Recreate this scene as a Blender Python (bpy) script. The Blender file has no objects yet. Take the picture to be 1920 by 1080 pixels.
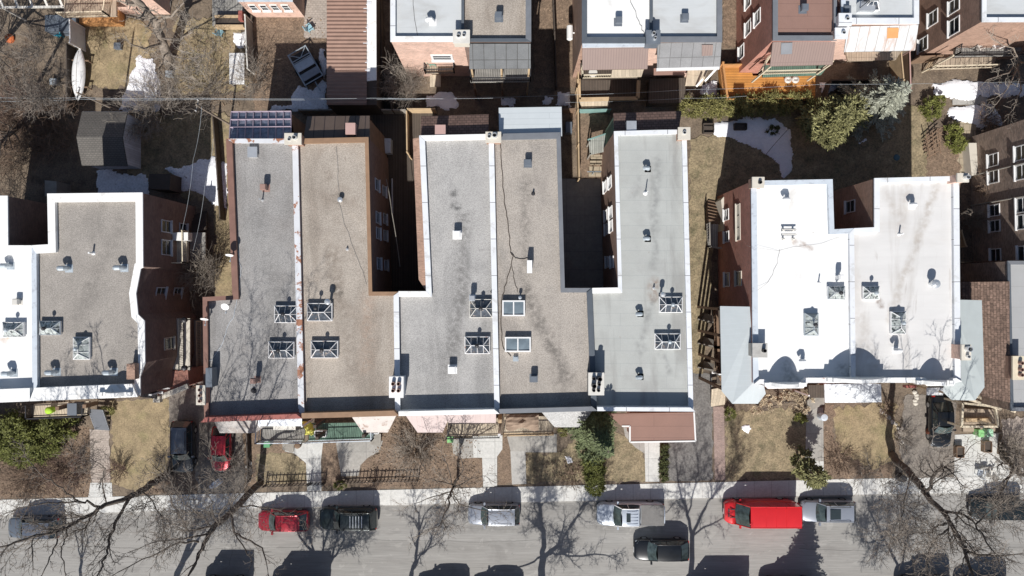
import bpy, math, random
from math import sin, cos, pi, radians, sqrt, atan2, hypot
R = random.Random(7)
SC = bpy.context.scene
COL = SC.collection
HC = 61.0            # height of the camera above the street, metres
S = 1920/90.0        # photo pixels per metre on the ground

# ---------------------------------------------------------------- camera
cam = bpy.data.cameras.new('camera'); cam.sensor_width = 36; cam.lens = 36*HC/90.0
cam.clip_start = 0.5; cam.clip_end = 2000
camo = bpy.data.objects.new('camera', cam); camo.location = (0, 0, HC)
COL.objects.link(camo); SC.camera = camo

# ---------------------------------------------------------------- sky, sun, exposure
SUN_EL, SUN_AZ = 41.5, 188.0
w = bpy.data.worlds.new('World'); SC.world = w; w.use_nodes = True
wn = w.node_tree
for n in list(wn.nodes): wn.nodes.remove(n)
sk = wn.nodes.new('ShaderNodeTexSky'); sk.sky_type = 'NISHITA'; sk.sun_disc = False
sk.sun_elevation = radians(SUN_EL); sk.sun_rotation = radians(SUN_AZ)
bg = wn.nodes.new('ShaderNodeBackground'); bg.inputs[1].default_value = 0.056
wo = wn.nodes.new('ShaderNodeOutputWorld')
wn.links.new(sk.outputs[0], bg.inputs[0]); wn.links.new(bg.outputs[0], wo.inputs[0])
sl = bpy.data.lights.new('sun', 'SUN'); sl.energy = 4.2; sl.angle = radians(0.53); sl.color = (1, .965, .91)
so = bpy.data.objects.new('sun', sl); COL.objects.link(so); so.location = (0, -40, 60)
so.rotation_euler = (radians(90-SUN_EL), 0, radians(180-SUN_AZ))
SC.view_settings.view_transform = 'Standard'; SC.view_settings.look = 'None'
SC.view_settings.exposure = 0.44; SC.view_settings.gamma = 1
SC.view_settings.use_curve_mapping = False

# ---------------------------------------------------------------- helpers
def P(px, py, z=0.0):
    k = (HC-z)/HC/S
    return ((px-960)*k, (540-py)*k, z)
def PX(pts, z=0.0): return [P(a, b, z) for a, b in pts]

MATS = {}
def rgb(c):
    if isinstance(c, (int, float)): return (c, c, c, 1)
    return (c[0], c[1], c[2], 1)
def sc(c, k): return tuple(min(1, max(0, x*k)) for x in c)

def mat(name, col, rough=.85, var=.12, scale=1.5, fine=0.0, fscale=14, col2=None, c2at=.55, c2w=.1, c2scale=.6,
        pattern=None, metal=0.0, spec=.5, bump=0.0, trans=0, alpha=1, island=0.0, stretch=None, stains=(), streaks=()):
    """procedural surface: base colour, slow variation, fine grain, second colour in patches, optional brick pattern on UV"""
    if name in MATS: return MATS[name]
    m = bpy.data.materials.new(name); m.use_nodes = True; nt = m.node_tree; N = nt.nodes; L = nt.links
    b = N['Principled BSDF']
    geo = N.new('ShaderNodeNewGeometry')
    mp = N.new('ShaderNodeMapping'); L.new(geo.outputs['Position'], mp.inputs[0])
    if stretch: mp.inputs['Scale'].default_value = stretch
    def mixc(fac, a, c, mode='MIX'):
        x = N.new('ShaderNodeMix'); x.data_type = 'RGBA'; x.blend_type = mode
        if isinstance(fac, float): x.inputs[0].default_value = fac
        else: L.new(fac, x.inputs[0])
        for i, v in ((6, a), (7, c)):
            if isinstance(v, tuple): x.inputs[i].default_value = v
            else: L.new(v, x.inputs[i])
        return x.outputs[2]
    def noise(s, det=4, rgh=.6):
        n = N.new('ShaderNodeTexNoise'); n.inputs['Scale'].default_value = s; n.inputs['Detail'].default_value = det
        n.inputs['Roughness'].default_value = rgh; L.new(mp.outputs[0], n.inputs[0]); return n.outputs[0]
    def ramp(src, a, bb, ca=(0, 0, 0, 1), cb=(1, 1, 1, 1)):
        r = N.new('ShaderNodeValToRGB'); r.color_ramp.elements[0].position = a; r.color_ramp.elements[1].position = bb
        r.color_ramp.elements[0].color = ca; r.color_ramp.elements[1].color = cb; L.new(src, r.inputs[0]); return r.outputs[0]
    c = rgb(col)
    if pattern:
        k = pattern
        br = N.new('ShaderNodeTexBrick'); uv = N.new('ShaderNodeUVMap'); L.new(uv.outputs[0], br.inputs[0])
        br.inputs['Scale'].default_value = 1; br.inputs['Brick Width'].default_value = k['w']
        br.inputs['Row Height'].default_value = k['h']; br.inputs['Mortar Size'].default_value = k.get('m', .012)
        br.inputs['Mortar Smooth'].default_value = k.get('sm', .1)
        br.offset = k.get('off', .5); br.inputs['Bias'].default_value = 0
        br.inputs['Color1'].default_value = rgb(sc(col, 1-k.get('v', .15))); br.inputs['Color2'].default_value = rgb(sc(col, 1+k.get('v', .15)))
        br.inputs['Mortar'].default_value = rgb(k.get('mc', sc(col, .5)))
        c = br.outputs[0]
    if col2:
        f = ramp(noise(c2scale, 6, .65), c2at, c2at+c2w)
        c = mixc(f, c, rgb(col2))
    if streaks:
        def vm(op, x, y=None):
            n = N.new('ShaderNodeVectorMath'); n.operation = op
            L.new(x, n.inputs[0])
            if y is not None:
                if isinstance(y, tuple): n.inputs[1].default_value = y
                else: L.new(y, n.inputs[1])
            return n
        fl = vm('MULTIPLY', geo.outputs['Position'], (1, 1, 0)).outputs[0]
        nw = N.new('ShaderNodeTexNoise'); nw.inputs['Scale'].default_value = .9; nw.inputs['Detail'].default_value = 4; L.new(fl, nw.inputs[0])
        nv = vm('SUBTRACT', nw.outputs[1], (.5, .5, .5)).outputs[0]; nv = vm('MULTIPLY', nv, (1, 1, 0)).outputs[0]
        wob = vm('ADD', fl, nv).outputs[0]
        ng = N.new('ShaderNodeTexNoise'); ng.inputs['Scale'].default_value = 2.6; ng.inputs['Detail'].default_value = 5; L.new(fl, ng.inputs[0])
        for (x0, y0, x1, y1, wid, scol, amt, zz) in streaks:
            k = (HC-zz)/HC/S; A = ((x0-960)*k, (540-y0)*k, 0); B = ((x1-960)*k, (540-y1)*k, 0); BA = (B[0]-A[0], B[1]-A[1], 0); q = BA[0]**2+BA[1]**2+1e-6
            pa = vm('SUBTRACT', wob if wid > .12 else vm('ADD', fl, vm('MULTIPLY', nv, (.35, .35, 0)).outputs[0]).outputs[0], A).outputs[0]
            dt = vm('DOT_PRODUCT', pa, (BA[0]/q, BA[1]/q, 0)).outputs['Value']
            cl = N.new('ShaderNodeClamp'); L.new(dt, cl.inputs[0])
            sc_ = N.new('ShaderNodeVectorMath'); sc_.operation = 'SCALE'; sc_.inputs[0].default_value = BA; L.new(cl.outputs[0], sc_.inputs['Scale'])
            ds = vm('DISTANCE', pa, sc_.outputs[0]).outputs['Value']
            mr = N.new('ShaderNodeMapRange'); mr.interpolation_type = 'SMOOTHSTEP'; mr.inputs[1].default_value = 0; mr.inputs[2].default_value = wid; mr.inputs[3].default_value = amt; mr.inputs[4].default_value = 0; L.new(ds, mr.inputs[0])
            ml = N.new('ShaderNodeMath'); ml.operation = 'MULTIPLY'; L.new(mr.outputs[0], ml.inputs[0]); L.new(ramp(ng.outputs[0], .3, .62) if wid > .12 else ramp(ng.outputs[0], .1, .2), ml.inputs[1])
            c = mixc(ml.outputs[0], c, rgb(scol))
    for (scol, at, wd_, ssc, sst, amt) in stains:
        m2 = N.new('ShaderNodeMapping'); L.new(geo.outputs['Position'], m2.inputs[0]); m2.inputs['Scale'].default_value = sst; m2.inputs['Location'].default_value = (ssc*7.3+at*31, at*17, 0)
        n2 = N.new('ShaderNodeTexNoise'); n2.inputs['Scale'].default_value = ssc; n2.inputs['Detail'].default_value = 5; n2.inputs['Roughness'].default_value = .6; n2.inputs['Distortion'].default_value = .6; L.new(m2.outputs[0], n2.inputs[0])
        c = mixc(ramp(n2.outputs[0], at, at+wd_, (0, 0, 0, 1), (amt, amt, amt, 1)), c, rgb(scol))
    if var:
        f = ramp(noise(scale, 5), .3, .7, rgb(1-var), rgb(1+var))
        c = mixc(1.0, c, f, 'MULTIPLY')
    if fine:
        f = ramp(noise(fscale, 2, .8), .3, .7, rgb(1-fine), rgb(1+fine))
        c = mixc(1.0, c, f, 'MULTIPLY')
    if island:
        rr = ramp(geo.outputs['Random Per Island'], 0, 1, rgb(1-island), rgb(1+island))
        c = mixc(1.0, c, rr, 'MULTIPLY')
    if isinstance(c, tuple): b.inputs['Base Color'].default_value = c
    else: L.new(c, b.inputs['Base Color'])
    b.inputs['Roughness'].default_value = rough; b.inputs['Metallic'].default_value = metal
    b.inputs['Specular IOR Level'].default_value = spec
    if trans: b.inputs['Transmission Weight'].default_value = trans
    if alpha < 1: b.inputs['Alpha'].default_value = alpha
    if bump:
        bm = N.new('ShaderNodeBump'); bm.inputs['Strength'].default_value = 1; bm.inputs['Distance'].default_value = bump
        L.new(noise(fscale, 3, .7), bm.inputs['Height']); L.new(bm.outputs[0], b.inputs['Normal'])
    MATS[name] = m
    return m

class MB:
    """collects faces; build() links them as ONE mesh object"""
    def __init__(s): s.v = []; s.f = []; s.mi = []; s.cur = 0
    def face(s, pts):
        i = len(s.v); s.v += [tuple(p) for p in pts]; s.f.append(tuple(range(i, i+len(pts)))); s.mi.append(s.cur); return s
    def box(s, cx, cy, cz, sx, sy, sz, rot=0.0):
        """box centred in plan at cx,cy, standing from cz up by sz"""
        c, q = cos(rot), sin(rot); i = len(s.v)
        for z in (cz, cz+sz):
            for dx, dy in ((-1, -1), (1, -1), (1, 1), (-1, 1)):
                x, y = dx*sx/2, dy*sy/2
                s.v.append((cx+x*c-y*q, cy+x*q+y*c, z))
        for f in ((3, 2, 1, 0), (4, 5, 6, 7), (0, 1, 5, 4), (1, 2, 6, 5), (2, 3, 7, 6), (3, 0, 4, 7)):
            s.f.append(tuple(i+k for k in f)); s.mi.append(s.cur)
        return s
    def beam(s, a, b, wd, ht):
        """bar from a to b (3d points), wd wide in plan, ht thick downwards from the line"""
        dx, dy = b[0]-a[0], b[1]-a[1]; l = hypot(dx, dy) or 1e-6
        if l < 1e-4: nx, ny = 1, 0
        else: nx, ny = -dy/l, dx/l
        i = len(s.v)
        for p in (a, b):
            for sd, dz in ((-1, -ht), (1, -ht), (1, 0), (-1, 0)):
                s.v.append((p[0]+nx*sd*wd/2, p[1]+ny*sd*wd/2, p[2]+dz))
        for f in ((0, 1, 2, 3), (7, 6, 5, 4), (1, 0, 4, 5), (2, 1, 5, 6), (3, 2, 6, 7), (0, 3, 7, 4)):
            s.f.append(tuple(i+k for k in f)); s.mi.append(s.cur)
        return s
    def prism(s, poly, z0, z1, top=True, bottom=False, sides=True):
        if area(poly) < 0: poly = list(reversed(poly))
        n = len(poly); i = len(s.v)
        s.v += [(p[0], p[1], z0 if not callable(z0) else z0(p)) for p in poly]
        s.v += [(p[0], p[1], z1 if not callable(z1) else z1(p)) for p in poly]
        if sides:
            for k in range(n):
                j = (k+1) % n; s.f.append((i+k, i+j, i+n+j, i+n+k)); s.mi.append(s.cur)
        if top: s.f.append(tuple(i+n+k for k in range(n))); s.mi.append(s.cur)
        if bottom: s.f.append(tuple(i+n-1-k for k in range(n))); s.mi.append(s.cur)
        return s
    def tube(s, pts, rad, n=6, cap=False):
        i0 = len(s.v); m = len(pts)
        if not isinstance(rad, (list, tuple)): rad = [rad]*m
        for k in range(m):
            a = pts[max(0, k-1)]; b = pts[min(m-1, k+1)]
            dx, dy, dz = b[0]-a[0], b[1]-a[1], b[2]-a[2]; l = sqrt(dx*dx+dy*dy+dz*dz) or 1e-9
            dx /= l; dy /= l; dz /= l
            if abs(dz) < .9: ux, uy, uz = -dy, dx, 0
            else: ux, uy, uz = 0, -dz, dy
            q = sqrt(ux*ux+uy*uy+uz*uz) or 1; ux /= q; uy /= q; uz /= q
            vx, vy, vz = dy*uz-dz*uy, dz*ux-dx*uz, dx*uy-dy*ux
            for j in range(n):
                t = 2*pi*j/n; cc, ss = cos(t)*rad[k], sin(t)*rad[k]
                s.v.append((pts[k][0]+ux*cc+vx*ss, pts[k][1]+uy*cc+vy*ss, pts[k][2]+uz*cc+vz*ss))
        for k in range(m-1):
            for j in range(n):
                a = i0+k*n+j; b = i0+k*n+(j+1) % n
                s.f.append((a, b, b+n, a+n)); s.mi.append(s.cur)
        if cap:
            s.f.append(tuple(i0+n-1-j for j in range(n))); s.mi.append(s.cur)
            s.f.append(tuple(i0+(m-1)*n+j for j in range(n))); s.mi.append(s.cur)
        return s
    def cyl(s, x, y, z0, z1, r0, r1=None, n=14):
        return s.tube([(x, y, z0), (x, y, z1)], [r0, r0 if r1 is None else r1], n, True)
    def lathe(s, x, y, prof, n=14):
        return s.tube([(x, y, z) for r, z in prof], [max(r, .002) for r, z in prof], n, True)
    def grid(s, rows):
        """rows of equal-length point lists joined to a skin"""
        i = len(s.v); n = len(rows[0])
        for r in rows: s.v += [tuple(p) for p in r]
        for a in range(len(rows)-1):
            for b in range(n-1):
                q = i+a*n+b; s.f.append((q, q+1, q+n+1, q+n)); s.mi.append(s.cur)
        return s
    def build(s, name, mats, parent=None, smooth=False, origin=None):
        me = bpy.data.meshes.new(name)
        ox, oy, oz = origin or (0, 0, 0)
        me.from_pydata([(a-ox, b-oy, c-oz) for a, b, c in s.v] if origin else s.v, [], s.f)
        if not isinstance(mats, (list, tuple)): mats = [mats]
        for m in mats: me.materials.append(m)
        if len(mats) > 1: me.polygons.foreach_set('material_index', s.mi)
        uvl = me.uv_layers.new(name='UVMap'); co = me.vertices; data = []
        if len(s.f) < 30000:
            for p in me.polygons:
                n = p.normal
                if abs(n.z) > .995: t = (1, 0, 0); b = (0, 1, 0)
                else:
                    l = hypot(n.x, n.y) or 1; t = (-n.y/l, n.x/l, 0)
                    b = (n.y*t[2]-n.z*t[1], n.z*t[0]-n.x*t[2], n.x*t[1]-n.y*t[0])
                for vi in p.vertices:
                    c = co[vi].co; data += [c.x*t[0]+c.y*t[1]+c.z*t[2], c.x*b[0]+c.y*b[1]+c.z*b[2]]
            uvl.data.foreach_set('uv', data)
        if smooth: me.polygons.foreach_set('use_smooth', [True]*len(me.polygons))
        o = bpy.data.objects.new(name, me); COL.objects.link(o)
        if parent is not None: o.parent = parent
        elif origin: o.location = origin
        return o

def area(p):
    return sum(p[i][0]*p[(i+1) % len(p)][1]-p[(i+1) % len(p)][0]*p[i][1] for i in range(len(p)))/2

def thing(name, label, cat, loc=(0, 0, 0), rz=0.0, group=None):
    o = bpy.data.objects.new(name, None); COL.objects.link(o); o.location = loc; o.rotation_euler = (0, 0, rz)
    o.empty_display_size = .3
    o['label'] = label; o['category'] = cat
    if group: o['group'] = group
    return o
def tag(o, label, cat, group=None):
    o['label'] = label; o['category'] = cat
    if group: o['group'] = group
    return o
def part(mb, name, m, t, smooth=False, sub=None):
    """world-coordinate mesh as a part of thing t (or a sub-part of sub)"""
    o = mb.build(name, m, None, smooth, tuple(t.location)); o.location = (0, 0, 0); o.parent = sub or t
    return o
def struct(o, kind='structure'): o['kind'] = kind; return o
def kids(o): return [c for c in bpy.data.objects if c.parent == o]
def dup(o, loc=None, rz=None, label=None, parent=None):
    c = o.copy(); COL.objects.link(c); c.parent = parent
    if loc is not None: c.location = loc
    if rz is not None: c.rotation_euler = (0, 0, rz)
    if label: c['label'] = label
    for ch in kids(o): dup(ch, parent=c)
    return c

# ---------------------------------------------------------------- materials
GR = dict(fine=.34, fscale=13)
M_gravel_grey = mat('gravel_grey', (.285, .275, .268), streaks=((480, 400, 520, 560, 1.2, (0.18, 0.175, 0.17), 0.55, 8.4), (520, 560, 500, 700, 1.2, (0.18, 0.175, 0.17), 0.55, 8.4)), var=.10, scale=.5, stains=(((.17,.162,.158), .50, .16, .33, (1.3, .22, 1), .55), ((.35,.335,.32), .56, .2, .22, (1, .5, 1), .5), ((.17,.162,.158), .68, .03, 1.7, (1, 1, 1), .5)), col2=(.24, .225, .215), c2at=.5, c2w=.25, c2scale=.35, bump=.01, **GR)
M_gravel_tan = mat('gravel_tan', (.36, .318, .275), streaks=((622, 470, 632, 560, 1.0, (0.2, 0.165, 0.135), 0.8, 8.4), (630, 543, 640, 548, 0.55, (0.1, 0.085, 0.07), 0.95, 8.4), (643, 580, 660, 700, 1.4, (0.2, 0.165, 0.135), 0.5, 8.4), (612, 320, 614, 330, 0.7, (0.2, 0.165, 0.135), 0.7, 8.4), (637, 372, 640, 378, 0.7, (0.12, 0.1, 0.08), 0.75, 8.4), (690, 560, 688, 690, 0.9, (0.33, 0.2, 0.13), 0.35, 8.4)), var=.08, scale=.5, stains=(((.20,.165,.135), .50, .16, .33, (1.3, .22, 1), .55), ((.46,.40,.34), .56, .2, .22, (1, .5, 1), .5), ((.20,.165,.135), .68, .03, 1.7, (1, 1, 1), .5)), col2=(.29, .245, .205), c2at=.52, c2w=.2, c2scale=.4, bump=.01, **GR)
M_gravel_light = mat('gravel_light', (.375, .365, .355), streaks=((868, 410, 866, 560, 1.0, (0.17, 0.165, 0.16), 0.85, 8.4), (866, 560, 848, 640, 1.0, (0.17, 0.165, 0.16), 0.85, 8.4), (848, 640, 836, 700, 1.0, (0.17, 0.165, 0.16), 0.85, 8.4), (853, 362, 853, 366, 0.5, (0.08, 0.08, 0.08), 0.95, 8.4), (848, 388, 858, 388, 0.45, (0.08, 0.08, 0.08), 0.95, 8.4)), var=.08, scale=.5, stains=(((.21,.205,.20), .50, .16, .33, (1.3, .22, 1), .55), ((.45,.44,.43), .56, .2, .22, (1, .5, 1), .5), ((.21,.205,.20), .68, .03, 1.7, (1, 1, 1), .5)), col2=(.29, .285, .28), c2at=.52, c2w=.22, c2scale=.38, bump=.01, **GR)
M_gravel_taupe = mat('gravel_taupe', (.365, .33, .295), streaks=((985, 340, 984, 540, 0.8, (0.16, 0.145, 0.13), 0.6, 8.4), (988, 545, 1012, 605, 0.8, (0.16, 0.145, 0.13), 0.9, 8.4), (1012, 605, 1034, 650, 0.8, (0.16, 0.145, 0.13), 0.9, 8.4), (1034, 650, 1066, 710, 0.8, (0.16, 0.145, 0.13), 0.9, 8.4), (1052, 700, 1056, 745, 1.2, (0.16, 0.145, 0.13), 0.45, 8.4)), var=.08, scale=.5, stains=(((.20,.18,.165), .50, .16, .33, (1.3, .22, 1), .55), ((.43,.39,.35), .56, .2, .22, (1, .5, 1), .5), ((.20,.18,.165), .68, .03, 1.7, (1, 1, 1), .5)), col2=(.27, .25, .23), c2at=.53, c2w=.2, c2scale=.42, bump=.01, **GR)
M_gravel_west = mat('gravel_west', (.30, .275, .25), streaks=((225, 420, 170, 540, 0.9, (0.18, 0.165, 0.15), 0.55, 8.4), (170, 540, 150, 600, 0.9, (0.18, 0.165, 0.15), 0.55, 8.4)), var=.10, scale=.5, stains=(((.19,.175,.16), .50, .16, .33, (1.3, .22, 1), .55), ((.36,.335,.31), .56, .2, .22, (1, .5, 1), .5), ((.19,.175,.16), .68, .03, 1.7, (1, 1, 1), .5)), col2=(.25, .23, .21), c2at=.5, c2w=.25, c2scale=.35, bump=.01, **GR)
seam = dict(w=9.5, h=.95, m=.012, v=.02, off=.37, sm=.5)
M_memb_pale = mat('membrane_pale', (.40, .41, .395), rough=.6, streaks=((1235, 300, 1228, 380, 0.55, (0.24, 0.245, 0.24), 0.7, 8.4), (1228, 380, 1226, 500, 0.55, (0.24, 0.245, 0.24), 0.7, 8.4), (1226, 532, 1224, 560, 0.75, (0.27, 0.215, 0.18), 1.0, 8.4), (1226, 560, 1215, 590, 0.55, (0.24, 0.245, 0.24), 0.6, 8.4), (1215, 590, 1200, 660, 0.55, (0.24, 0.245, 0.24), 0.6, 8.4), (1235, 655, 1258, 700, 0.35, (0.24, 0.245, 0.24), 0.7, 8.4), (1200, 330, 1185, 370, 0.4, (0.24, 0.245, 0.24), 0.4, 8.4)), var=.06, scale=.6, fine=.06, stains=(((.24,.235,.225), .54, .12, .35, (1.5, .2, 1), .6), ((.5,.52,.51), .55, .2, .3, (1, .5, 1), .5), ((.25,.2,.17), .70, .03, .8, (1, 1, 1), .6)), col2=(.34, .34, .33), c2at=.56, c2w=.2, c2scale=.35, pattern=dict(seam, mc=(.29, .31, .31)))
M_memb_white = mat('membrane_white', (.80, .80, .79), rough=.5, streaks=((1488, 452, 1520, 461, 0.4, (0.45, 0.38, 0.34), 0.9, 8.4), (1478, 690, 1482, 715, 0.9, (0.3, 0.31, 0.3), 0.8, 8.4), (1580, 690, 1592, 700, 0.9, (0.3, 0.31, 0.3), 0.7, 8.4), (30, 612, 10, 640, 0.5, (0.5, 0.35, 0.25), 0.8, 8.4)), var=.02, scale=.4, pattern=dict(seam, w=30, h=1.0, m=.012, v=.004, mc=(.70, .70, .70)), stains=(((.55,.52,.48), .60, .12, .4, (1.2, .4, 1), .55), ((.42,.38,.33), .72, .03, 1.2, (1, 1, 1), .6)))
M_memb_offwhite = mat('membrane_offwhite', (.64, .63, .62), rough=.6, stains=(((.42,.39,.36), .52, .16, .42, (1.4, .3, 1), .45), ((.36,.32,.29), .64, .05, .5, (2.2, .25, 1), .35)), streaks=((1755, 350, 1742, 390, 0.55, (0.4, 0.355, 0.31), 0.6, 8.4), (1742, 390, 1722, 450, 0.55, (0.4, 0.355, 0.31), 0.6, 8.4), (1722, 450, 1695, 520, 0.55, (0.4, 0.355, 0.31), 0.6, 8.4), (1695, 520, 1668, 600, 0.55, (0.4, 0.355, 0.31), 0.6, 8.4), (1700, 345, 1690, 420, 0.6, (0.4, 0.355, 0.31), 0.5, 8.4), (1660, 360, 1680, 400, 0.6, (0.4, 0.355, 0.31), 0.5, 8.4), (1648, 566, 1652, 572, 0.5, (0.2, 0.14, 0.11), 0.95, 8.4), (1615, 600, 1640, 690, 1.0, (0.4, 0.355, 0.31), 0.4, 8.4)), var=.05, scale=.5, col2=(.60, .58, .56), c2at=.55, c2w=.2, c2scale=.3, stretch=(.6, 2, 1), pattern=dict(seam, m=.012, mc=(.6, .59, .58)))
M_memb_bluish = mat('membrane_bluish', (.54, .56, .57), rough=.6, stains=(((.40,.40,.39), .52, .14, .4, (.5, 1.2, 1), .5),), var=.03, scale=.5, pattern=dict(w=20, h=.55, m=.012, v=.01, mc=(.5, .53, .54)))
M_memb_grey = mat('membrane_grey', (.36, .365, .37), rough=.7, var=.05, scale=.6, pattern=dict(seam, h=1.6, mc=(.25, .25, .25)), col2=(.16, .13, .12), c2at=.72, c2w=.06, c2scale=.5)
M_memb_brown = mat('membrane_brown', (.26, .155, .125), rough=.75, var=.06, scale=.6, pattern=dict(seam, w=9, mc=(.12, .07, .06)), fine=.06)
def brick(name, c, mc, v=.2):
    return mat(name, c, rough=.9, var=.15, scale=.9, fine=.1, pattern=dict(w=.24, h=.085, m=.012, v=v, mc=mc), col2=sc(c, .75), c2at=.6, c2w=.1, c2scale=1.1)
M_brick_red = brick('brick_red', (.46, .19, .14), (.38, .26, .22))
M_brick_orange = brick('brick_orange', (.58, .36, .28), (.6, .5, .44))
M_brick_brown = brick('brick_brown', (.35, .255, .20), (.28, .24, .21), .35)
M_brick_tan = brick('brick_tan', (.36, .22, .165), (.36, .26, .2))
M_brick_dark = brick('brick_dark', (.20, .125, .105), (.19, .16, .14))
M_stucco = mat('stucco_grey', (.45, .42, .38), var=.1)
M_cope_white = mat('coping_white', (.70, .72, .75), rough=.45, var=.06, scale=1.2, pattern=dict(w=3.2, h=2.75, m=.028, v=.02, off=0, mc=(.25, .25, .27)), stains=(((.45, .44, .42), .56, .1, 1.3, (1, 1, 1), .5),))
M_cope_bright = mat('coping_bright', (.82, .82, .81), rough=.5, var=.04, stains=(((.55, .52, .48), .58, .08, 1.3, (1, 1, 1), .5), ((.42, .26, .18), .70, .02, 2.2, (1, 1, 1), .5)))
M_cope_blue = mat('coping_bluegrey', (.55, .60, .66), rough=.4, var=.06, col2=(.42, .45, .5), c2scale=2)
M_cope_rust = mat('coping_rusty', (.62, .63, .66), rough=.6, var=.06, col2=(.33, .15, .09), c2at=.545, c2w=.03, c2scale=1.0)
M_cope_brown = mat('coping_brown', (.21, .115, .09), rough=.6, var=.15, col2=(.36, .30, .27), c2at=.68, c2w=.04, c2scale=1.6)
M_cope_ochre = mat('coping_ochre', (.27, .165, .10), rough=.7, var=.15, col2=(.5, .45, .4), c2at=.72, c2w=.03, c2scale=1.8)
M_cope_red = mat('coping_red', (.34, .115, .095), rough=.5, var=.15, col2=(.55, .4, .38), c2at=.64, c2w=.05, c2scale=1.5)
M_cope_dark = mat('coping_dark', (.10, .115, .135), rough=.35, var=.08)
M_cope_slate = mat('coping_slate', (.17, .18, .20), rough=.5, var=.1)
M_pink = mat('pink_metal_roof', (.43, .35, .34), rough=.5, var=.05, pattern=dict(w=.4, h=30, m=.02, v=.03, off=0, mc=(.40, .31, .30)))
M_peel = mat('peeling_roof', (.52, .48, .455), rough=.8, var=.08, col2=(.33, .25, .215), c2at=.56, c2w=.08, c2scale=2.4)
M_slate_roof = mat('grey_shingles', (.38, .38, .38), rough=.9, var=.08, fine=.25, fscale=7)
M_shingle_brown = mat('shingles_brown', (.165, .105, .085), rough=.9, var=.12, fine=.12, pattern=dict(w=.35, h=.22, m=.022, v=.18, mc=(.07, .045, .04)))
M_shingle_tanbrown = mat('shingles_tanbrown', (.20, .135, .105), rough=.9, var=.15, fine=.35, fscale=6, pattern=dict(w=.35, h=.2, m=.02, v=.3, mc=(.10, .065, .05)))
M_shingle_dark = mat('shingles_dark', (.13, .12, .11), rough=.9, var=.1, fine=.1, pattern=dict(w=.3, h=.16, m=.03, v=.08, mc=(.085, .08, .075)))
M_shingle_grey = mat('shingles_grey', (.22, .22, .225), rough=.8, var=.1, fine=.1, pattern=dict(w=.85, h=30, m=.025, v=.06, off=0, mc=(.12, .12, .12)))
M_shingle_dkgrey = mat('shingles_darkgrey', (.13, .135, .14), rough=.8, var=.12, fine=.12, pattern=dict(w=.85, h=30, m=.03, v=.06, off=0, mc=(.06, .06, .06)))
M_ribbed_brown = mat('ribbed_brown_metal', (.27, .165, .125), rough=.5, var=.1)
M_brown_metal = mat('brown_metal', (.115, .085, .07), rough=.5, var=.08, pattern=dict(w=.78, h=30, m=.035, v=.05, off=0, mc=(.04, .03, .03)))
M_awning_brown = mat('awning_brown', (.22, .155, .135), rough=.6, var=.03, pattern=dict(w=.2, h=30, m=.03, v=.02, off=0, mc=(.18, .125, .11)))
M_metal_pale = mat('metal_pale', (.60, .64, .66), rough=.45, var=.03, pattern=dict(w=20, h=.45, m=.02, v=.01, mc=(.5, .54, .56)))
M_metal_porch = mat('metal_porch_grey', (.43, .47, .49), rough=.5, var=.03, pattern=dict(w=.4, h=30, m=.012, v=.01, off=0, mc=(.46, .5, .53)))
M_metal_green = mat('metal_porch_greengrey', (.44, .48, .48), rough=.5, var=.04, pattern=dict(w=9, h=1.4, m=.012, v=.01, off=0, mc=(.42, .45, .45)))
M_metal_white = mat('metal_white_ribbed', (.70, .73, .76), rough=.5, var=.04, pattern=dict(w=.42, h=30, m=.02, v=.02, off=0, mc=(.55, .58, .62)), col2=(.55, .22, .12), c2at=.73, c2w=.02, c2scale=1.1)
M_metal_rusty = mat('metal_white_rusty', (.56, .57, .58), rough=.6, var=.1, stains=(((.40,.25,.18), .5, .14, .9, (1.6, .35, 1), .5),), pattern=dict(w=.75, h=30, m=.03, v=.06, off=0, mc=(.33, .3, .28)), col2=(.42, .28, .21), c2at=.56, c2w=.12, c2scale=.8, stretch=(1.4, .35, 1))
M_white = mat('white_paint', (.78, .78, .78), rough=.4, var=.04)
M_white_rust = mat('white_paint_rusty', (.78, .77, .77), rough=.4, var=.04, col2=(.4, .18, .12), c2at=.62, c2w=.04, c2scale=2.4)
M_offwhite = mat('offwhite_paint', (.62, .6, .56), rough=.6, var=.1)
M_cream = mat('cream_paint', (.66, .58, .44), rough=.6, var=.1)
M_grey_metal = mat('galvanised_metal', (.45, .50, .54), rough=.35, var=.1, metal=.3)
M_steel = mat('bright_steel', (.72, .74, .76), rough=.25, metal=.6, var=.1)
M_dark_metal = mat('dark_metal', (.03, .03, .035), rough=.5, var=.1)
M_black = mat('black_rubber', (.015, .015, .015), rough=.8, var=.1)
M_brown_cap = mat('brown_paint', (.30, .19, .16), rough=.6, var=.06)
M_pinkcap = mat('pink_brown_paint', (.46, .30, .27), rough=.6, var=.06)
M_slatecap = mat('slate_paint', (.13, .15, .18), rough=.5, var=.06)
M_glass_dark = mat('window_glass', (.02, .028, .035), rough=.08, var=.2, spec=.8)
M_glass_sky = mat('skylight_glass', (.055, .065, .08), rough=.1, var=.6, scale=4, spec=.8, col2=(.2, .17, .15), c2at=.56, c2w=.06, c2scale=3.2)  # strong variation and brown patches imitate interior reflections in the panes
M_glass_clear = mat('skylight_glass_pale', (.38, .41, .40), rough=.2, var=.5, scale=4, spec=.6, col2=(.08, .09, .09), c2at=.54, c2w=.05, c2scale=3)  # reflections painted in here too, as dark patches on pale glass
M_concrete = mat('concrete', (.42, .41, .39), var=.08, fine=.1, fscale=5, col2=(.36, .35, .33), c2at=.55, c2w=.2, c2scale=.7)
M_concrete_lt = mat('concrete_light', (.56, .56, .54), var=.07, fine=.1, fscale=5, pattern=dict(w=1.5, h=1.5, m=.02, v=.03, off=0, mc=(.35, .35, .34)))
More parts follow.
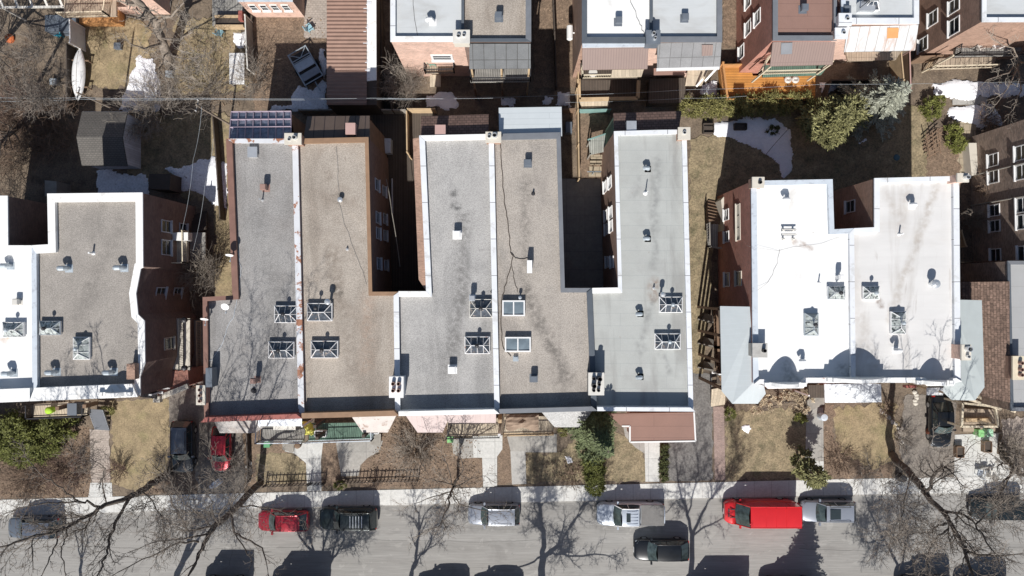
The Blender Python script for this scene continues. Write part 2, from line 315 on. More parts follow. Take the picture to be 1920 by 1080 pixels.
M_concrete_gr = mat('concrete_grey', (.35, .335, .31), var=.1, fine=.12, fscale=5, pattern=dict(w=1.6, h=1.6, m=.02, v=.04, off=0, mc=(.24, .23, .22)))
M_sidewalk = mat('sidewalk_concrete', (.60, .595, .57), var=.07, scale=.8, fine=.10, fscale=5, pattern=dict(w=1.52, h=30, m=.022, v=.04, off=0, mc=(.42, .41, .39)), col2=(.54, .53, .51), c2at=.58, c2w=.2, c2scale=.5)
M_paver = mat('pavers', (.40, .345, .30), var=.1, fine=.15, fscale=8, pattern=dict(w=.3, h=.2, m=.02, v=.1, mc=(.3, .25, .22)))
M_brickpath = mat('brick_paving', (.32, .235, .205), var=.1, fine=.15, fscale=8, pattern=dict(w=.22, h=.11, m=.014, v=.15, mc=(.25, .19, .17)))
M_flag = mat('flagstones', (.36, .30, .22), var=.1, fine=.1, pattern=dict(w=.6, h=.6, m=.03, v=.12, mc=(.2, .17, .12)))
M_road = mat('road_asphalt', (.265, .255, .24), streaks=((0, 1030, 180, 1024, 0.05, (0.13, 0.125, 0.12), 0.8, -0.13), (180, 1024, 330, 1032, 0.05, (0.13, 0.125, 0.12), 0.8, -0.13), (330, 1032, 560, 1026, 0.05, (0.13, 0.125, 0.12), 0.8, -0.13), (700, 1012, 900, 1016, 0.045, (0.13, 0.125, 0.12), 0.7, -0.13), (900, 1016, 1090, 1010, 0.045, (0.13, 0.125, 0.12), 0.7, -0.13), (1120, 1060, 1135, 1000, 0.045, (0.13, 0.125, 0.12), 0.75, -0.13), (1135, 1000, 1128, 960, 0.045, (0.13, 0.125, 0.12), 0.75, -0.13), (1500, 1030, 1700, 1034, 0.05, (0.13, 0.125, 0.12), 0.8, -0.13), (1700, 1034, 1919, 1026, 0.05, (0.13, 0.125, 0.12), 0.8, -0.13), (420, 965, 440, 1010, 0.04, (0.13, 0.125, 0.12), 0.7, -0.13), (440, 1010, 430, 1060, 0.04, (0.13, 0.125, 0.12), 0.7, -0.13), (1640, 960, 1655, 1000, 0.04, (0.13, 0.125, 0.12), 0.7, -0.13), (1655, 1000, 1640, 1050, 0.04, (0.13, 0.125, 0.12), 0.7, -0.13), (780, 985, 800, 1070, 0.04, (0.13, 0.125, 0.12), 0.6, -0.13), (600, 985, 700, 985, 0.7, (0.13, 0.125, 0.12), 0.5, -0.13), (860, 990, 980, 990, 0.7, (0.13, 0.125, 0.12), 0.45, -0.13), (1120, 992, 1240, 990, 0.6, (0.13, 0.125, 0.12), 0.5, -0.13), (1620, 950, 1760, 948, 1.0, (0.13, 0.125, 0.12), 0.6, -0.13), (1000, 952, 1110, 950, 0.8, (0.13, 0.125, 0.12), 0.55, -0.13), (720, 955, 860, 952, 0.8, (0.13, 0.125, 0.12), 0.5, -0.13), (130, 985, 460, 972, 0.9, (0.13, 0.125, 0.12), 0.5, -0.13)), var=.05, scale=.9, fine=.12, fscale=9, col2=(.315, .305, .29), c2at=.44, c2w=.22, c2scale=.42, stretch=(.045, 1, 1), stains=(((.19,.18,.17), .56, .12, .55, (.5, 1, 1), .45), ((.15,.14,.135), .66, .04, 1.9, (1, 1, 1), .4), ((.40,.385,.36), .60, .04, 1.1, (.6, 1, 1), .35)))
M_asphalt = mat('driveway_asphalt', (.16, .152, .145), var=.12, fine=.3, fscale=6, col2=(.21, .20, .19), c2at=.5, c2w=.2, c2scale=.7)
M_asphalt_tan = mat('driveway_worn', (.21, .185, .16), var=.12, fine=.25, fscale=6, col2=(.15, .13, .115), c2at=.5, c2w=.2, c2scale=.8)
M_yard = mat('yard_soil', (.175, .135, .098), var=.25, scale=1.2, fine=.35, fscale=7, col2=(.115, .088, .066), c2at=.5, c2w=.12, c2scale=.5, bump=.03)
M_lawn = mat('dry_lawn', (.29, .225, .135), var=.28, scale=1.1, fine=.3, fscale=8, col2=(.235, .195, .105), c2at=.5, c2w=.16, c2scale=.6, bump=.02)
M_lawn_green = mat('dry_lawn_greenish', (.25, .20, .125), var=.3, scale=1.1, fine=.4, fscale=7, col2=(.15, .13, .075), c2at=.5, c2w=.18, c2scale=.9, bump=.02)
M_mulch = mat('leaf_litter', (.19, .135, .095), var=.25, scale=1.5, fine=.45, fscale=8, col2=(.245, .175, .12), c2at=.55, c2w=.12, c2scale=1.6, bump=.03)
M_snow = mat('snow', (.92, .93, .97), rough=.6, var=.05, fine=.06, fscale=4, bump=.02)
M_snow_dirty = mat('snow_dirty', (.86, .87, .91), rough=.7, var=.12, fine=.15, fscale=6, col2=(.10, .08, .06), c2at=.66, c2w=.03, c2scale=2.2, bump=.02)
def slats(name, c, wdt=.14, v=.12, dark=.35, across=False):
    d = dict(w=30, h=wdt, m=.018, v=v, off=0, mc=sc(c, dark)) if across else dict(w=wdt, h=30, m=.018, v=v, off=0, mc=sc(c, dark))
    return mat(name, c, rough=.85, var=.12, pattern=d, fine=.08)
M_deck_tan = slats('deck_boards_tan', (.42, .34, .26))
M_deck_tan_x = slats('deck_boards_tan_across', (.42, .34, .26), across=True)
M_deck_grey = slats('deck_boards_grey', (.30, .29, .27))
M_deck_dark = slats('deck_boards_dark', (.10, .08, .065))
M_deck_green = slats('deck_boards_green', (.12, .20, .155), .16)
M_deck_beige = slats('deck_boards_beige', (.55, .47, .36), .3, dark=.7)
M_deck_orange = slats('deck_boards_orange', (.52, .24, .06), .14, across=True)
M_deck_weathered = slats('deck_boards_weathered', (.36, .37, .34), .16)
M_wood_light = mat('light_timber', (.50, .37, .23), rough=.8, var=.15)
M_wood_orange = mat('orange_timber', (.52, .26, .10), rough=.8, var=.12)
M_wood_brown = mat('brown_timber', (.20, .13, .085), rough=.8, var=.2)
M_wood_dark = mat('dark_timber', (.07, .055, .045), rough=.8, var=.2)
M_wood_grey = mat('grey_timber', (.29, .27, .24), rough=.8, var=.2)
M_wood_blue = mat('bluegreen_paint', (.20, .34, .32), rough=.7, var=.2)
M_green_slat = slats('green_slats', (.20, .33, .24), .14)
M_ledge = mat('limestone', (.58, .54, .47), var=.06)
M_fieldstone = mat('fieldstone', (.15, .145, .14), var=.5, scale=3, fine=.4, fscale=3)
M_bark = mat('bark', (.105, .088, .075), rough=.95, var=.3, scale=3, fine=.2)
M_bark_lt = mat('bark_light', (.24, .20, .165), rough=.95, var=.25, scale=3, fine=.2)
M_twig = mat('twigs', (.175, .148, .125), rough=.9, var=.2, island=.25)
M_twig_lt = mat('twigs_pale', (.26, .225, .19), rough=.9, var=.2, island=.3)
M_twig_brown = mat('twigs_brown', (.18, .125, .09), rough=.9, var=.2, island=.3)
M_twig_red = mat('twigs_reddish', (.155, .10, .08), rough=.9, var=.2, island=.3)
def leafm(name, c, island=.45): return mat(name, c, rough=.7, var=.25, scale=.8, island=island, spec=.3)
M_leaf_cedar = leafm('cedar_foliage', (.115, .125, .032))
M_leaf_juniper = leafm('juniper_foliage', (.12, .145, .07))
M_leaf_dark = leafm('dark_foliage', (.075, .085, .03))
M_leaf_pine = leafm('pine_foliage', (.185, .18, .08))
M_leaf_spruce = leafm('blue_spruce_foliage', (.30, .31, .25))
M_leaf_hedge = leafm('hedge_foliage', (.18, .17, .06))
M_leaf_lime = leafm('lime_foliage', (.15, .16, .04))
M_leaf_dry = leafm('dried_flowerheads', (.44, .36, .25))
M_leaf_fallen = leafm('fallen_leaves', (.23, .165, .115), .45)

# ---------------------------------------------------------------- ground, road, paths, snow
def densify(pts, step, jit, rnd):
    out = []
    for i in range(len(pts)):
        a, b = pts[i], pts[(i+1) % len(pts)]; l = hypot(b[0]-a[0], b[1]-a[1]); n = max(1, int(l/step))
        for k in range(n):
            t = k/n; g = max(-2*jit, min(2*jit, rnd.gauss(0, jit))) if jit else 0; out.append((a[0]+(b[0]-a[0])*t-(b[1]-a[1])/(l+1e-9)*g, a[1]+(b[1]-a[1])*t+(b[0]-a[0])/(l+1e-9)*g))
    return out
LAY = [0.004]
def sheet(name, px, m, jit=0.0, step=.5, z=None, kind='structure'):
    rnd = random.Random(len(px)*31+int(px[0][0]))
    pts = [P(a, b)[:2] for a, b in px]
    if jit: pts = densify(pts, .3, jit*1.9, rnd)
    if z is None: LAY[0] += .0015; z = LAY[0]
    mb = MB(); mb.prism(pts, z, z, sides=False)
    return struct(mb.build(name, m), kind)
def inside(x, y, poly):
    c = False; j = len(poly)-1
    for i in range(len(poly)):
        if (poly[i][1] > y) != (poly[j][1] > y) and x < (poly[j][0]-poly[i][0])*(y-poly[i][1])/(poly[j][1]-poly[i][1])+poly[i][0]: c = not c
        j = i
    return c
def edist(x, y, poly):
    d = 1e9
    for i in range(len(poly)):
        ax, ay = poly[i]; bx, by = poly[(i+1) % len(poly)]
        dx, dy = bx-ax, by-ay; t = max(0, min(1, ((x-ax)*dx+(y-ay)*dy)/(dx*dx+dy*dy+1e-9)))
        d = min(d, hypot(x-ax-dx*t, y-ay-dy*t))
    return d
def snow(px, m=None, h=.22, jit=.10, cell=.16):
    rnd = random.Random(int(px[0][0]))
    poly = densify([P(a, b)[:2] for a, b in px], .5, jit, rnd)
    x0, x1 = min(p[0] for p in poly), max(p[0] for p in poly); y0, y1 = min(p[1] for p in poly), max(p[1] for p in poly)
    nx, ny = int((x1-x0)/cell)+2, int((y1-y0)/cell)+2; idx = {}; mb = MB()
    def vert(i, j):
        if (i, j) not in idx:
            x, y = x0+i*cell+rnd.uniform(-.06, .06), y0+j*cell+rnd.uniform(-.06, .06)
            d = edist(x, y, poly) if inside(x, y, poly) else 0
            z = .075+h*min(1, d/.9)**.6*(.75+.25*sin(x*2.1+1)*cos(y*1.7))+(rnd.uniform(0, .03) if d else 0)
            if d == 0: z = -.03
            idx[(i, j)] = len(mb.v); mb.v.append((x, y, z))
        return idx[(i, j)]
    for i in range(nx):
        for j in range(ny):
            if inside(x0+(i+.5)*cell, y0+(j+.5)*cell, poly):
                mb.f.append((vert(i, j), vert(i+1, j), vert(i+1, j+1), vert(i, j+1))); mb.mi.append(0)
    return struct(mb.build('snow', m or M_snow, smooth=True), 'stuff')

def kerb_y(px): return 970-px*(970-957)/400 if px < 400 else 957-(px-400)*(957-929)/1240 if px < 1640 else 929-(px-1640)*.0115
def walk_y(px): return 937-px*(937-926)/400 if px < 400 else 926-(px-400)*(926-897)/1240 if px < 1640 else 897-(px-1640)*.0145
mb = MB(); mb.prism([(-400, -400), (400, -400), (400, 400), (-400, 400)], -.16, -.16, sides=False)
struct(mb.build('ground', M_yard))
mb = MB(); xs = list(range(-900, 2901, 100)); kl = [P(x, kerb_y(x))[:2] for x in xs]
mb.prism([(-90, P(0, 1225)[1])]+[(-90, kl[0][1])]+kl+[(95, kl[-1][1]), (95, P(0, 1225)[1])], -.13, -.13, sides=False)
struct(mb.build('road', M_road))
mb = MB(); mb.prism([(-90, kl[0][1]+.1)]+[(a, b+.1) for a, b in kl]+[(95, kl[-1][1]+.1), (95, 90), (-90, 90)], -.3, .002)
struct(mb.build('yards', M_yard))
mb = MB(); wl = [P(x, walk_y(x))[:2] for x in xs]
mb.prism([(-90, kl[0][1]+.12)]+[(a, b+.12) for a, b in kl]+[(95, kl[-1][1]+.12), (95, wl[-1][1])]+wl[::-1]+[(-90, wl[0][1])], -.12, .03)
struct(mb.build('sidewalk', M_sidewalk))
mb = MB(); mb.prism([(-90, kl[0][1])]+kl+[(95, kl[-1][1]), (95, kl[-1][1]+.12)]+[(a, b+.12) for a, b in kl[::-1]]+[(-90, kl[0][1]+.12)], -.14, .022)
struct(mb.build('kerb', M_concrete_gr))
mb = MB(); mb.prism([(-90, P(0, 1225)[1]), (95, P(0, 1225)[1]), (95, -75), (-90, -75)], -.15, .01)
struct(mb.build('far_sidewalk', M_concrete_gr))

# front yards
sheet('lawn', [(206, 752), (322, 748), (320, 800), (312, 870), (318, 900), (262, 925), (205, 905), (210, 830)], M_lawn, .05)
sheet('leafy_ground', [(-60, 790), (168, 800), (172, 930), (-60, 936)], M_mulch, .05)
sheet('leafy_ground', [(318, 890), (395, 880), (398, 923), (262, 928)], M_mulch, .05)
sheet('driveway', [(318, 690), (462, 795), (458, 922), (372, 926), (362, 860), (318, 800)], M_asphalt_tan, .04)
sheet('lawn', [(480, 850), (530, 842), (575, 868), (575, 902), (478, 910)], M_lawn_green, .06)
sheet('leafy_ground', [(458, 790), (545, 790), (545, 850), (480, 852), (478, 912), (460, 914)], M_mulch, .06)
sheet('leafy_ground', [(605, 830), (640, 830), (640, 912), (605, 912)], M_mulch, .06)
sheet('leafy_ground', [(700, 770), (850, 770), (852, 850), (905, 860), (905, 914), (676, 916), (676, 866), (712, 850)], M_mulch, .06)
sheet('leafy_ground', [(935, 820), (960, 820), (960, 906), (932, 908)], M_mulch, .05)
sheet('lawn', [(986, 848), (1045, 850), (1100, 800), (1120, 900), (986, 905)], M_lawn_green, .08)
sheet('lawn', [(1130, 800), (1175, 820), (1208, 850), (1210, 903), (1120, 903)], M_lawn_green, .06)
sheet('driveway', [(1236, 700), (1336, 700), (1336, 900), (1252, 903), (1246, 826)], M_asphalt, .03)
sheet('lawn', [(1359, 770), (1512, 765), (1512, 898), (1359, 899)], M_lawn_green, .08)
sheet('lawn', [(1560, 762), (1680, 757), (1682, 800), (1672, 860), (1640, 880), (1575, 850), (1562, 800)], M_lawn, .1)
sheet('leafy_ground', [(1544, 755), (1562, 758), (1564, 815), (1580, 852), (1640, 885), (1665, 870), (1680, 896), (1544, 897)], M_mulch, .08)
sheet('driveway', [(1696, 740), (1792, 740), (1790, 895), (1700, 896), (1685, 845), (1690, 800)], M_asphalt_tan, .03)
sheet('concrete_pad', [(1790, 815), (1872, 812), (1868, 850), (1925, 880), (1925, 893), (1789, 894)], M_concrete_lt)
sheet('garden_path', [(1878, 785), (1935, 780), (1940, 850), (1880, 845)], M_paver, .05)
sheet('garden_path', [(168, 805), (205, 800), (207, 905), (172, 905)], M_paver, .02)
sheet('front_walk', [(170, 905), (210, 905), (211, 931), (166, 932)], M_concrete_lt)
sheet('front_walk', [(540, 832), (606, 828), (602, 864), (603, 920), (576, 921), (574, 868), (552, 850), (534, 846)], M_concrete_lt)
sheet('concrete_pad', [(630, 830), (718, 826), (712, 846), (690, 858), (676, 872), (672, 892), (640, 893)], M_concrete_gr)
sheet('concrete_pad', [(846, 822), (888, 820), (890, 858), (868, 860), (850, 850)], M_concrete_gr)
sheet('front_walk', [(886, 818), (942, 816), (942, 842), (932, 856), (932, 912), (906, 913), (904, 858), (888, 858)], M_concrete_lt)
sheet('concrete_pad', [(950, 816), (1044, 814), (1044, 848), (984, 848), (958, 848)], M_concrete_gr)
sheet('front_walk', [(957, 846), (985, 846), (987, 907), (960, 908)], M_concrete)
sheet('front_walk', [(1208, 826), (1237, 826), (1236, 903), (1210, 903)], M_concrete_lt)
sheet('concrete_pad', [(1168, 796), (1208, 812), (1208, 850), (1190, 838), (1172, 818)], M_concrete_gr)
sheet('garden_path', [(1337, 762), (1357, 762), (1360, 900), (1340, 900)], M_brickpath)
sheet('front_walk', [(1512, 764), (1543, 764), (1544, 864), (1509, 865)], M_concrete_gr)
sheet('front_walk', [(1509, 864), (1544, 864), (1544, 898), (1512, 899)], M_concrete_lt)
# between the houses and the back yards
sheet('lawn', [(1293, 260), (1360, 250), (1490, 330), (1700, 330), (1700, 250), (1280, 240), (1296, 560), (1312, 640), (1318, 560), (1345, 400), (1345, 330)][0:2]+[(1490, 200), (1740, 200), (1740, 370), (1345, 370), (1330, 560), (1318, 700), (1292, 700)], M_lawn_green, .04)
sheet('lawn', [(145, 40), (270, 30), (290, 100), (240, 165), (145, 165)], M_lawn, .1)
sheet('lawn', [(330, 40), (460, 30), (460, 170), (330, 175)], M_lawn, .1)
sheet('leafy_ground', [(475, 25), (612, 25), (612, 205), (475, 205)], M_mulch, .05)
sheet('paving', [(570, -20), (615, -20), (615, 72), (570, 72)], M_paver)
sheet('lawn', [(240, 215), (440, 215), (440, 400), (240, 330)], M_lawn_green, .1)
sheet('garden_path', [(400, 250), (440, 250), (445, 560), (405, 560)], M_lawn, .08)
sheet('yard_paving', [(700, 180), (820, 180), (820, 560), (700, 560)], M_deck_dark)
sheet('side_path', [(1068, 205), (1140, 205), (1145, 335), (1090, 335)], M_mulch, .05)
sheet('yard_paving', [(1040, 335), (1135, 335), (1135, 560), (1040, 560)], M_concrete_gr)
sheet('side_path', [(1355, -40), (1405, -40), (1405, 90), (1355, 90)], M_mulch, .04)
sheet('garden_path', [(1778, 228), (1830, 228), (1826, 300), (1795, 340), (1780, 300)], M_flag, .02)
sheet('leafy_ground', [(1735, 240), (1790, 240), (1800, 335), (1735, 335)], M_mulch, .08)
sheet('side_path', [(1800, 330), (1850, 330), (1850, 540), (1800, 540)], M_mulch, .04)
sheet('garden_path', [(1785, 180), (1850, 180), (1850, 196), (1785, 197)], M_concrete)
sheet('leafy_ground', [(1000, -40), (1085, -40), (1085, 165), (1000, 165)], M_mulch, .04)

snow([(263, 100), (285, 112), (298, 140), (304, 175), (302, 208), (268, 214), (222, 206), (234, 172), (250, 135)])
snow([(600, 92), (612, 92), (613, 207), (505, 207), (512, 198), (545, 196), (548, 172), (562, 158), (584, 168), (604, 150), (596, 118)], M_snow_dirty, .12)
snow([(438, 62), (458, 60), (460, 90), (448, 94), (440, 78)], M_snow, .15)
snow([(182, 318), (205, 318), (240, 330), (278, 326), (280, 368), (180, 368)], M_snow_dirty, .18)
snow([(308, 318), (350, 312), (400, 292), (425, 305), (428, 395), (400, 382), (370, 362), (330, 356), (326, 326)], M_snow_dirty, .22)
snow([(800, 176), (850, 172), (860, 196), (858, 204), (798, 202)], M_snow, .15)
snow([(1044, 172), (1068, 172), (1072, 202), (1044, 200)], M_snow, .15)
snow([(940, 182), (968, 186), (962, 200), (936, 198)], M_snow_dirty, .1)
snow([(1022, 184), (1034, 182), (1032, 198), (1020, 197)], M_snow, .1)
snow([(1333, 252), (1338, 232), (1368, 230), (1400, 220), (1450, 222), (1482, 245), (1487, 290), (1484, 325), (1466, 336), (1458, 308), (1425, 280), (1395, 272), (1372, 262)])
snow([(1315, 160), (1345, 150), (1350, 184), (1310, 190)], M_snow_dirty)
snow([(1536, 155), (1580, 152), (1584, 162), (1545, 178)], M_snow)
snow([(1748, 160), (1790, 148), (1850, 155), (1925, 158), (1925, 180), (1850, 182), (1800, 188), (1752, 178)])
snow([(1780, 200), (1860, 196), (1880, 230), (1842, 238), (1800, 226), (1776, 214)])
snow([(1606, 268), (1624, 258), (1626, 264), (1610, 272)], M_snow, .1)
snow([(1388, 800), (1394, 796), (1404, 796), (1408, 804), (1402, 814), (1394, 808)], M_snow, .1, .05, .1)
snow([(1058, 855), (1070, 856), (1074, 866), (1064, 870)], M_snow_dirty, .08, .05, .1)

# scattered dead leaves (uncountable)
def litter(name, polys, n, m, size=.09):
    rnd = random.Random(5); mb = MB()
    for poly in polys:
        pw = [P(a, b)[:2] for a, b in poly]; x0, x1 = min(p[0] for p in pw), max(p[0] for p in pw); y0, y1 = min(p[1] for p in pw), max(p[1] for p in pw)
        for _ in range(int(n*(x1-x0)*(y1-y0))):
            x, y = rnd.uniform(x0, x1), rnd.uniform(y0, y1)
            if not inside(x, y, pw): continue
            a = rnd.uniform(0, pi); s_ = size*rnd.uniform(.5, 1.5); z = .03+rnd.uniform(0, .03)
            mb.face([(x+s_*cos(a+q), y+s_*sin(a+q), z+rnd.uniform(0, .05)) for q in (0, 1.5, 3.1, 4.6)])
    return struct(mb.build(name, m), 'stuff')
litter('fallen_leaves', [[(0, 800), (168, 800), (168, 930), (0, 935)], [(715, 790), (900, 790), (900, 912), (680, 912)], [(475, 30), (610, 30), (610, 200), (475, 200)],
       [(1545, 800), (1600, 860), (1680, 870), (1680, 895), (1545, 895)], [(280, 890), (395, 885), (395, 920), (280, 925)], 
       [(1000, 0), (1080, 0), (1080, 160), (1000, 160)], [(330, 60), (460, 60), (460, 200), (330, 200)], [(1000, 860), (1110, 860), (1110, 904), (1000, 904)], [(1740, 240), (1800, 240), (1800, 335), (1740, 335)]], 16, M_leaf_fallen, .055)

# ---------------------------------------------------------------- buildings
def lineint(p, d, q, e):
    den = d[0]*e[1]-d[1]*e[0]
    if abs(den) < 1e-6: return q
    t = ((q[0]-p[0])*e[1]-(q[1]-p[1])*e[0])/den
    return (p[0]+d[0]*t, p[1]+d[1]*t)
def inset(poly, ws):
    """poly counter-clockwise; ws per edge, positive = inwards"""
    n = len(poly); L = []
    for i in range(n):
        a, b = poly[i], poly[(i+1) % n]; dx, dy = b[0]-a[0], b[1]-a[1]; l = hypot(dx, dy)
        L.append(((a[0]-dy/l*ws[i], a[1]+dx/l*ws[i]), (dx/l, dy/l)))
    return [lineint(L[i-1][0], L[i-1][1], L[i][0], L[i][1]) for i in range(n)]

def building(T, px, hz, wallm, deckm, cop, drop=.3, wname='wall', z0=-.1):
    """px: roof outline in photo pixels at height hz; cop: per edge (material, width, extra height) or None for a party edge"""
    poly = [P(a, b, hz)[:2] for a, b in px]
    if area(poly) < 0:
        poly = poly[::-1]; cop = cop[::-1]; cop = cop[1:]+cop[:1]
    n = len(poly)
    mb = MB()
    for i in range(n):
        if cop[i] is None: continue
        a, b = poly[i], poly[(i+1) % n]
        top = hz+cop[i][2]-.06
        mb.face([(a[0], a[1], z0), (b[0], b[1], z0), (b[0], b[1], top), (a[0], a[1], top)])
    if mb.f: part(mb, wname, wallm, T)
    dz = hz-drop
    mb = MB(); mb.prism(inset(poly, [(.1 if c else 0) for c in cop]), dz, dz, sides=False)
    deck = part(mb, 'roof', deckm, T)
    outer = inset(poly, [(-.04 if c else 0) for c in cop]); inn = inset(poly, [(c[1] if c else 0) for c in cop])
    o2 = inset(poly, [(.02 if c else 0) for c in cop]); i2 = inset(poly, [(c[1]-.025 if c else 0) for c in cop])
    done = set()
    for i0 in range(n):
        if not cop[i0] or i0 in done: continue
        if i0 == 0 and cop[-1] and cop[-1][0] is cop[0][0] and any(c is None or c[0] is not cop[0][0] for c in cop): continue
        mb = MB(); m = cop[i0][0]; run = []; k = i0
        while k % n not in done and cop[k % n] and cop[k % n][0] is m: run.append(k % n); done.add(k % n); k += 1
        for i in run:
            j = (i+1) % n; top = hz+cop[i][2]
            mb.prism([outer[i], outer[j], inn[j], inn[i]], top-.12, top, bottom=True)
            mb.prism([o2[i], o2[j], i2[j], i2[i]], dz-.05, top-.11, top=False)
        part(mb, 'parapet_cap', m, T)
    return poly, deck

def wallpt(px, py, a, b):
    """where the ray through a photo pixel meets the vertical wall a-b: (along, height)"""
    d = P(px, py, 0); # ray: camera (0,0,HC) to d
    ex, ey = b[0]-a[0], b[1]-a[1]
    den = d[0]*ey-d[1]*ex
    t = (a[0]*ey-a[1]*ex)/den
    x, y = d[0]*t, d[1]*t
    l = hypot(ex, ey)
    return ((x-a[0])*ex+(y-a[1])*ey)/l, HC*(1-t)
def window(T, a, b, px, py, wd, ht, fm=None, gm=None, bars=0, name='window', zc=None, trim=.07, flip=False):
    """a window on wall a-b centred on a photo pixel"""
    s_, z = wallpt(px, py, a, b)
    if zc is not None: z = zc
    l = hypot(b[0]-a[0], b[1]-a[1]); tx, ty = (b[0]-a[0])/l, (b[1]-a[1])/l
    nx, ny = ty, -tx
    if (nx*-a[0]+ny*-a[1] < 0) != flip: nx, ny = -nx, -ny
    def q(u, v, o): return (a[0]+tx*(s_+u)+nx*o, a[1]+ty*(s_+u)+ny*o, z+v)
    def slab(mb, u0, u1, v0, v1, o0, o1):
        p = [q(u0, v0, o0), q(u1, v0, o0), q(u1, v1, o0), q(u0, v1, o0), q(u0, v0, o1), q(u1, v0, o1), q(u1, v1, o1), q(u0, v1, o1)]
        for f in ((0, 1, 2, 3), (4, 5, 6, 7), (0, 1, 5, 4), (1, 2, 6, 5), (2, 3, 7, 6), (3, 0, 4, 7)): mb.face([p[k] for k in f])
    mb = MB(); W, H = wd/2, ht/2
    slab(mb, -W, -W+trim, -H, H, -.05, .07); slab(mb, W-trim, W, -H, H, -.05, .07)
    slab(mb, -W+trim, W-trim, H-trim, H, -.05, .07); slab(mb, -W+trim, W-trim, -H, -H+trim, -.05, .068)
    for k in range(bars):
        u = -W+(k+1)*wd/(bars+1); slab(mb, u-.025, u+.025, -H+trim, H-trim, -.03, .045)
    slab(mb, -W+trim, W-trim, -.025, .02, -.03, .04)
    f = part(mb, name, fm or M_white, T)
    mb = MB(); slab(mb, -W+.04, W-.04, -H+.04, H-.04, -.02, .015); part(mb, 'pane', gm or M_glass_dark, T, sub=f)
    mb = MB(); slab(mb, -W-.06, W+.06, -H-.10, -H, -.02, .16); part(mb, 'sill', fm or M_ledge, T, sub=f)
    return f

def hip_skylight(T, px, py, wx, wy, z, nb=4, fm=None, gm=None, ball=True, ch=.22, rise=.42, knob=(0, 0)):
    x, y, _ = P(px, py, z+.3); fm = fm or M_white_rust; gm = gm or M_glass_sky
    mb = MB(); mb.box(x, y, z-.02, wx, wy, ch); mb.box(x, y, z+ch-.02, wx+.08, wy+.08, .05)
    sk_ = part(mb, 'skylight', fm, T)
    z1, z2 = z+ch+.03, z+ch+.03+rise; hx, hy = wx/2, wy/2
    if wx >= wy: ra, rb = (x-(hx-hy*.6)*.8, y), (x+(hx-hy*.6)*.8, y)
    else: ra, rb = (x, y-(hy-hx*.6)*.8), (x, y+(hy-hx*.6)*.8)
    c = [(x-hx, y-hy), (x+hx, y-hy), (x+hx, y+hy), (x-hx, y+hy)]
    A, B = (ra[0], ra[1], z2), (rb[0], rb[1], z2); C = [(p[0], p[1], z1) for p in c]
    g = MB()
    if wx >= wy: fs = [[C[0], C[1], B, A], [C[1], C[2], B], [C[2], C[3], A, B], [C[3], C[0], A]]
    else: fs = [[C[0], C[1], A], [C[1], C[2], B, A], [C[2], C[3], B], [C[3], C[0], A, B]]
    for f in fs: g.face(f)
    part(g, 'pane', gm, T, sub=sk_)
    b = MB(); up = lambda p: (p[0], p[1], p[2]+.035)
    def bar(p, q, wd=.055): b.tube([up(p), up(q)], wd/2*.95, 4)
    bar(A, B, .07)
    for p in C: bar(p, A if hypot(p[0]-A[0], p[1]-A[1]) < hypot(p[0]-B[0], p[1]-B[1]) else B, .07)
    for k in range(4): bar(C[k], C[(k+1) % 4], .06)
    for k in range(1, nb):
        t = k/nb
        if wx >= wy:
            xx = x-hx+wx*t; rx = min(max(xx, A[0]), B[0])
            if xx < A[0]: q = (xx-(x-hx))/(A[0]-(x-hx))
            elif xx > B[0]: q = (x+hx-xx)/(x+hx-B[0])
            else: q = 1
            for sy in (-1, 1): bar((xx, y+sy*hy, z1), (xx, y+sy*hy*(1-q), z1+(z2-z1)*q), .04)
        else:
            yy = y-hy+wy*t
            if yy < A[1]: q = (yy-(y-hy))/(A[1]-(y-hy))
            elif yy > B[1]: q = (y+hy-yy)/(y+hy-B[1])
            else: q = 1
            for sx in (-1, 1): bar((x+sx*hx, yy, z1), (x+sx*hx*(1-q), yy, z1+(z2-z1)*q), .04)
    if wx >= wy: bar((x-hx, y, z1), A, .04); bar((x+hx, y, z1), B, .04)
    part(b, 'glazing_bar', fm, T, sub=sk_)
    if ball:
        b = MB(); kx, ky = x+knob[0], y+knob[1]
        b.lathe(kx, ky, [(.05, z2-.05), (.05, z2+.22), (.14, z2+.26), (.16, z2+.36), (.10, z2+.45), (0, z2+.48)], 10)
        part(b, 'ventilator', M_dark_metal if fm is not M_white else M_grey_metal, T, sub=sk_)
    return sk_
def flat_skylight(T, px, py, wx, wy, z, h=.42):
    x, y, _ = P(px, py, z+h)
    mb = MB()
    for sx in (-1, 1): mb.box(x+sx*(wx/2-.05), y, z-.02, .1, wy, h)
    for sy in (-1, 1): mb.box(x, y+sy*(wy/2-.05), z-.02, wx-.2, .1, h-.002)
    mb.box(x, y, z+h-.1, .09, wy-.2, .09)
    sk_ = part(mb, 'skylight', M_white, T)
    g = MB(); rows = []
    for i in range(7):
        u = -1+2*i/6; rows.append([(x+u*(wx/2-.1), y+v*(wy/2-.1), z+h-.11+.07*(1-u*u)*(1-v*v)) for v in [-1+2*j/6 for j in range(7)]])
    g.grid(rows); part(g, 'pane', mat('skylight_dome', (.16, .20, .23), rough=.12, var=.2, spec=.8), T, smooth=True, sub=sk_)
    return sk_
def box_vent(T, px, py, z, m, w_=.55, h=.45, cap=True):
    x, y, _ = P(px, py, z+h); mb = MB()
    mb.box(x, y, z-.02, w_*.72, w_*.72, h*.7); mb.box(x, y, z+h*.62, w_, w_, h*.25); mb.box(x, y, z+h*.86, w_*.84, w_*.84, h*.14)
    mb.box(x, y, z-.01, w_*1.25, w_*1.25, .03)
    return part(mb, 'roof_vent', m, T)
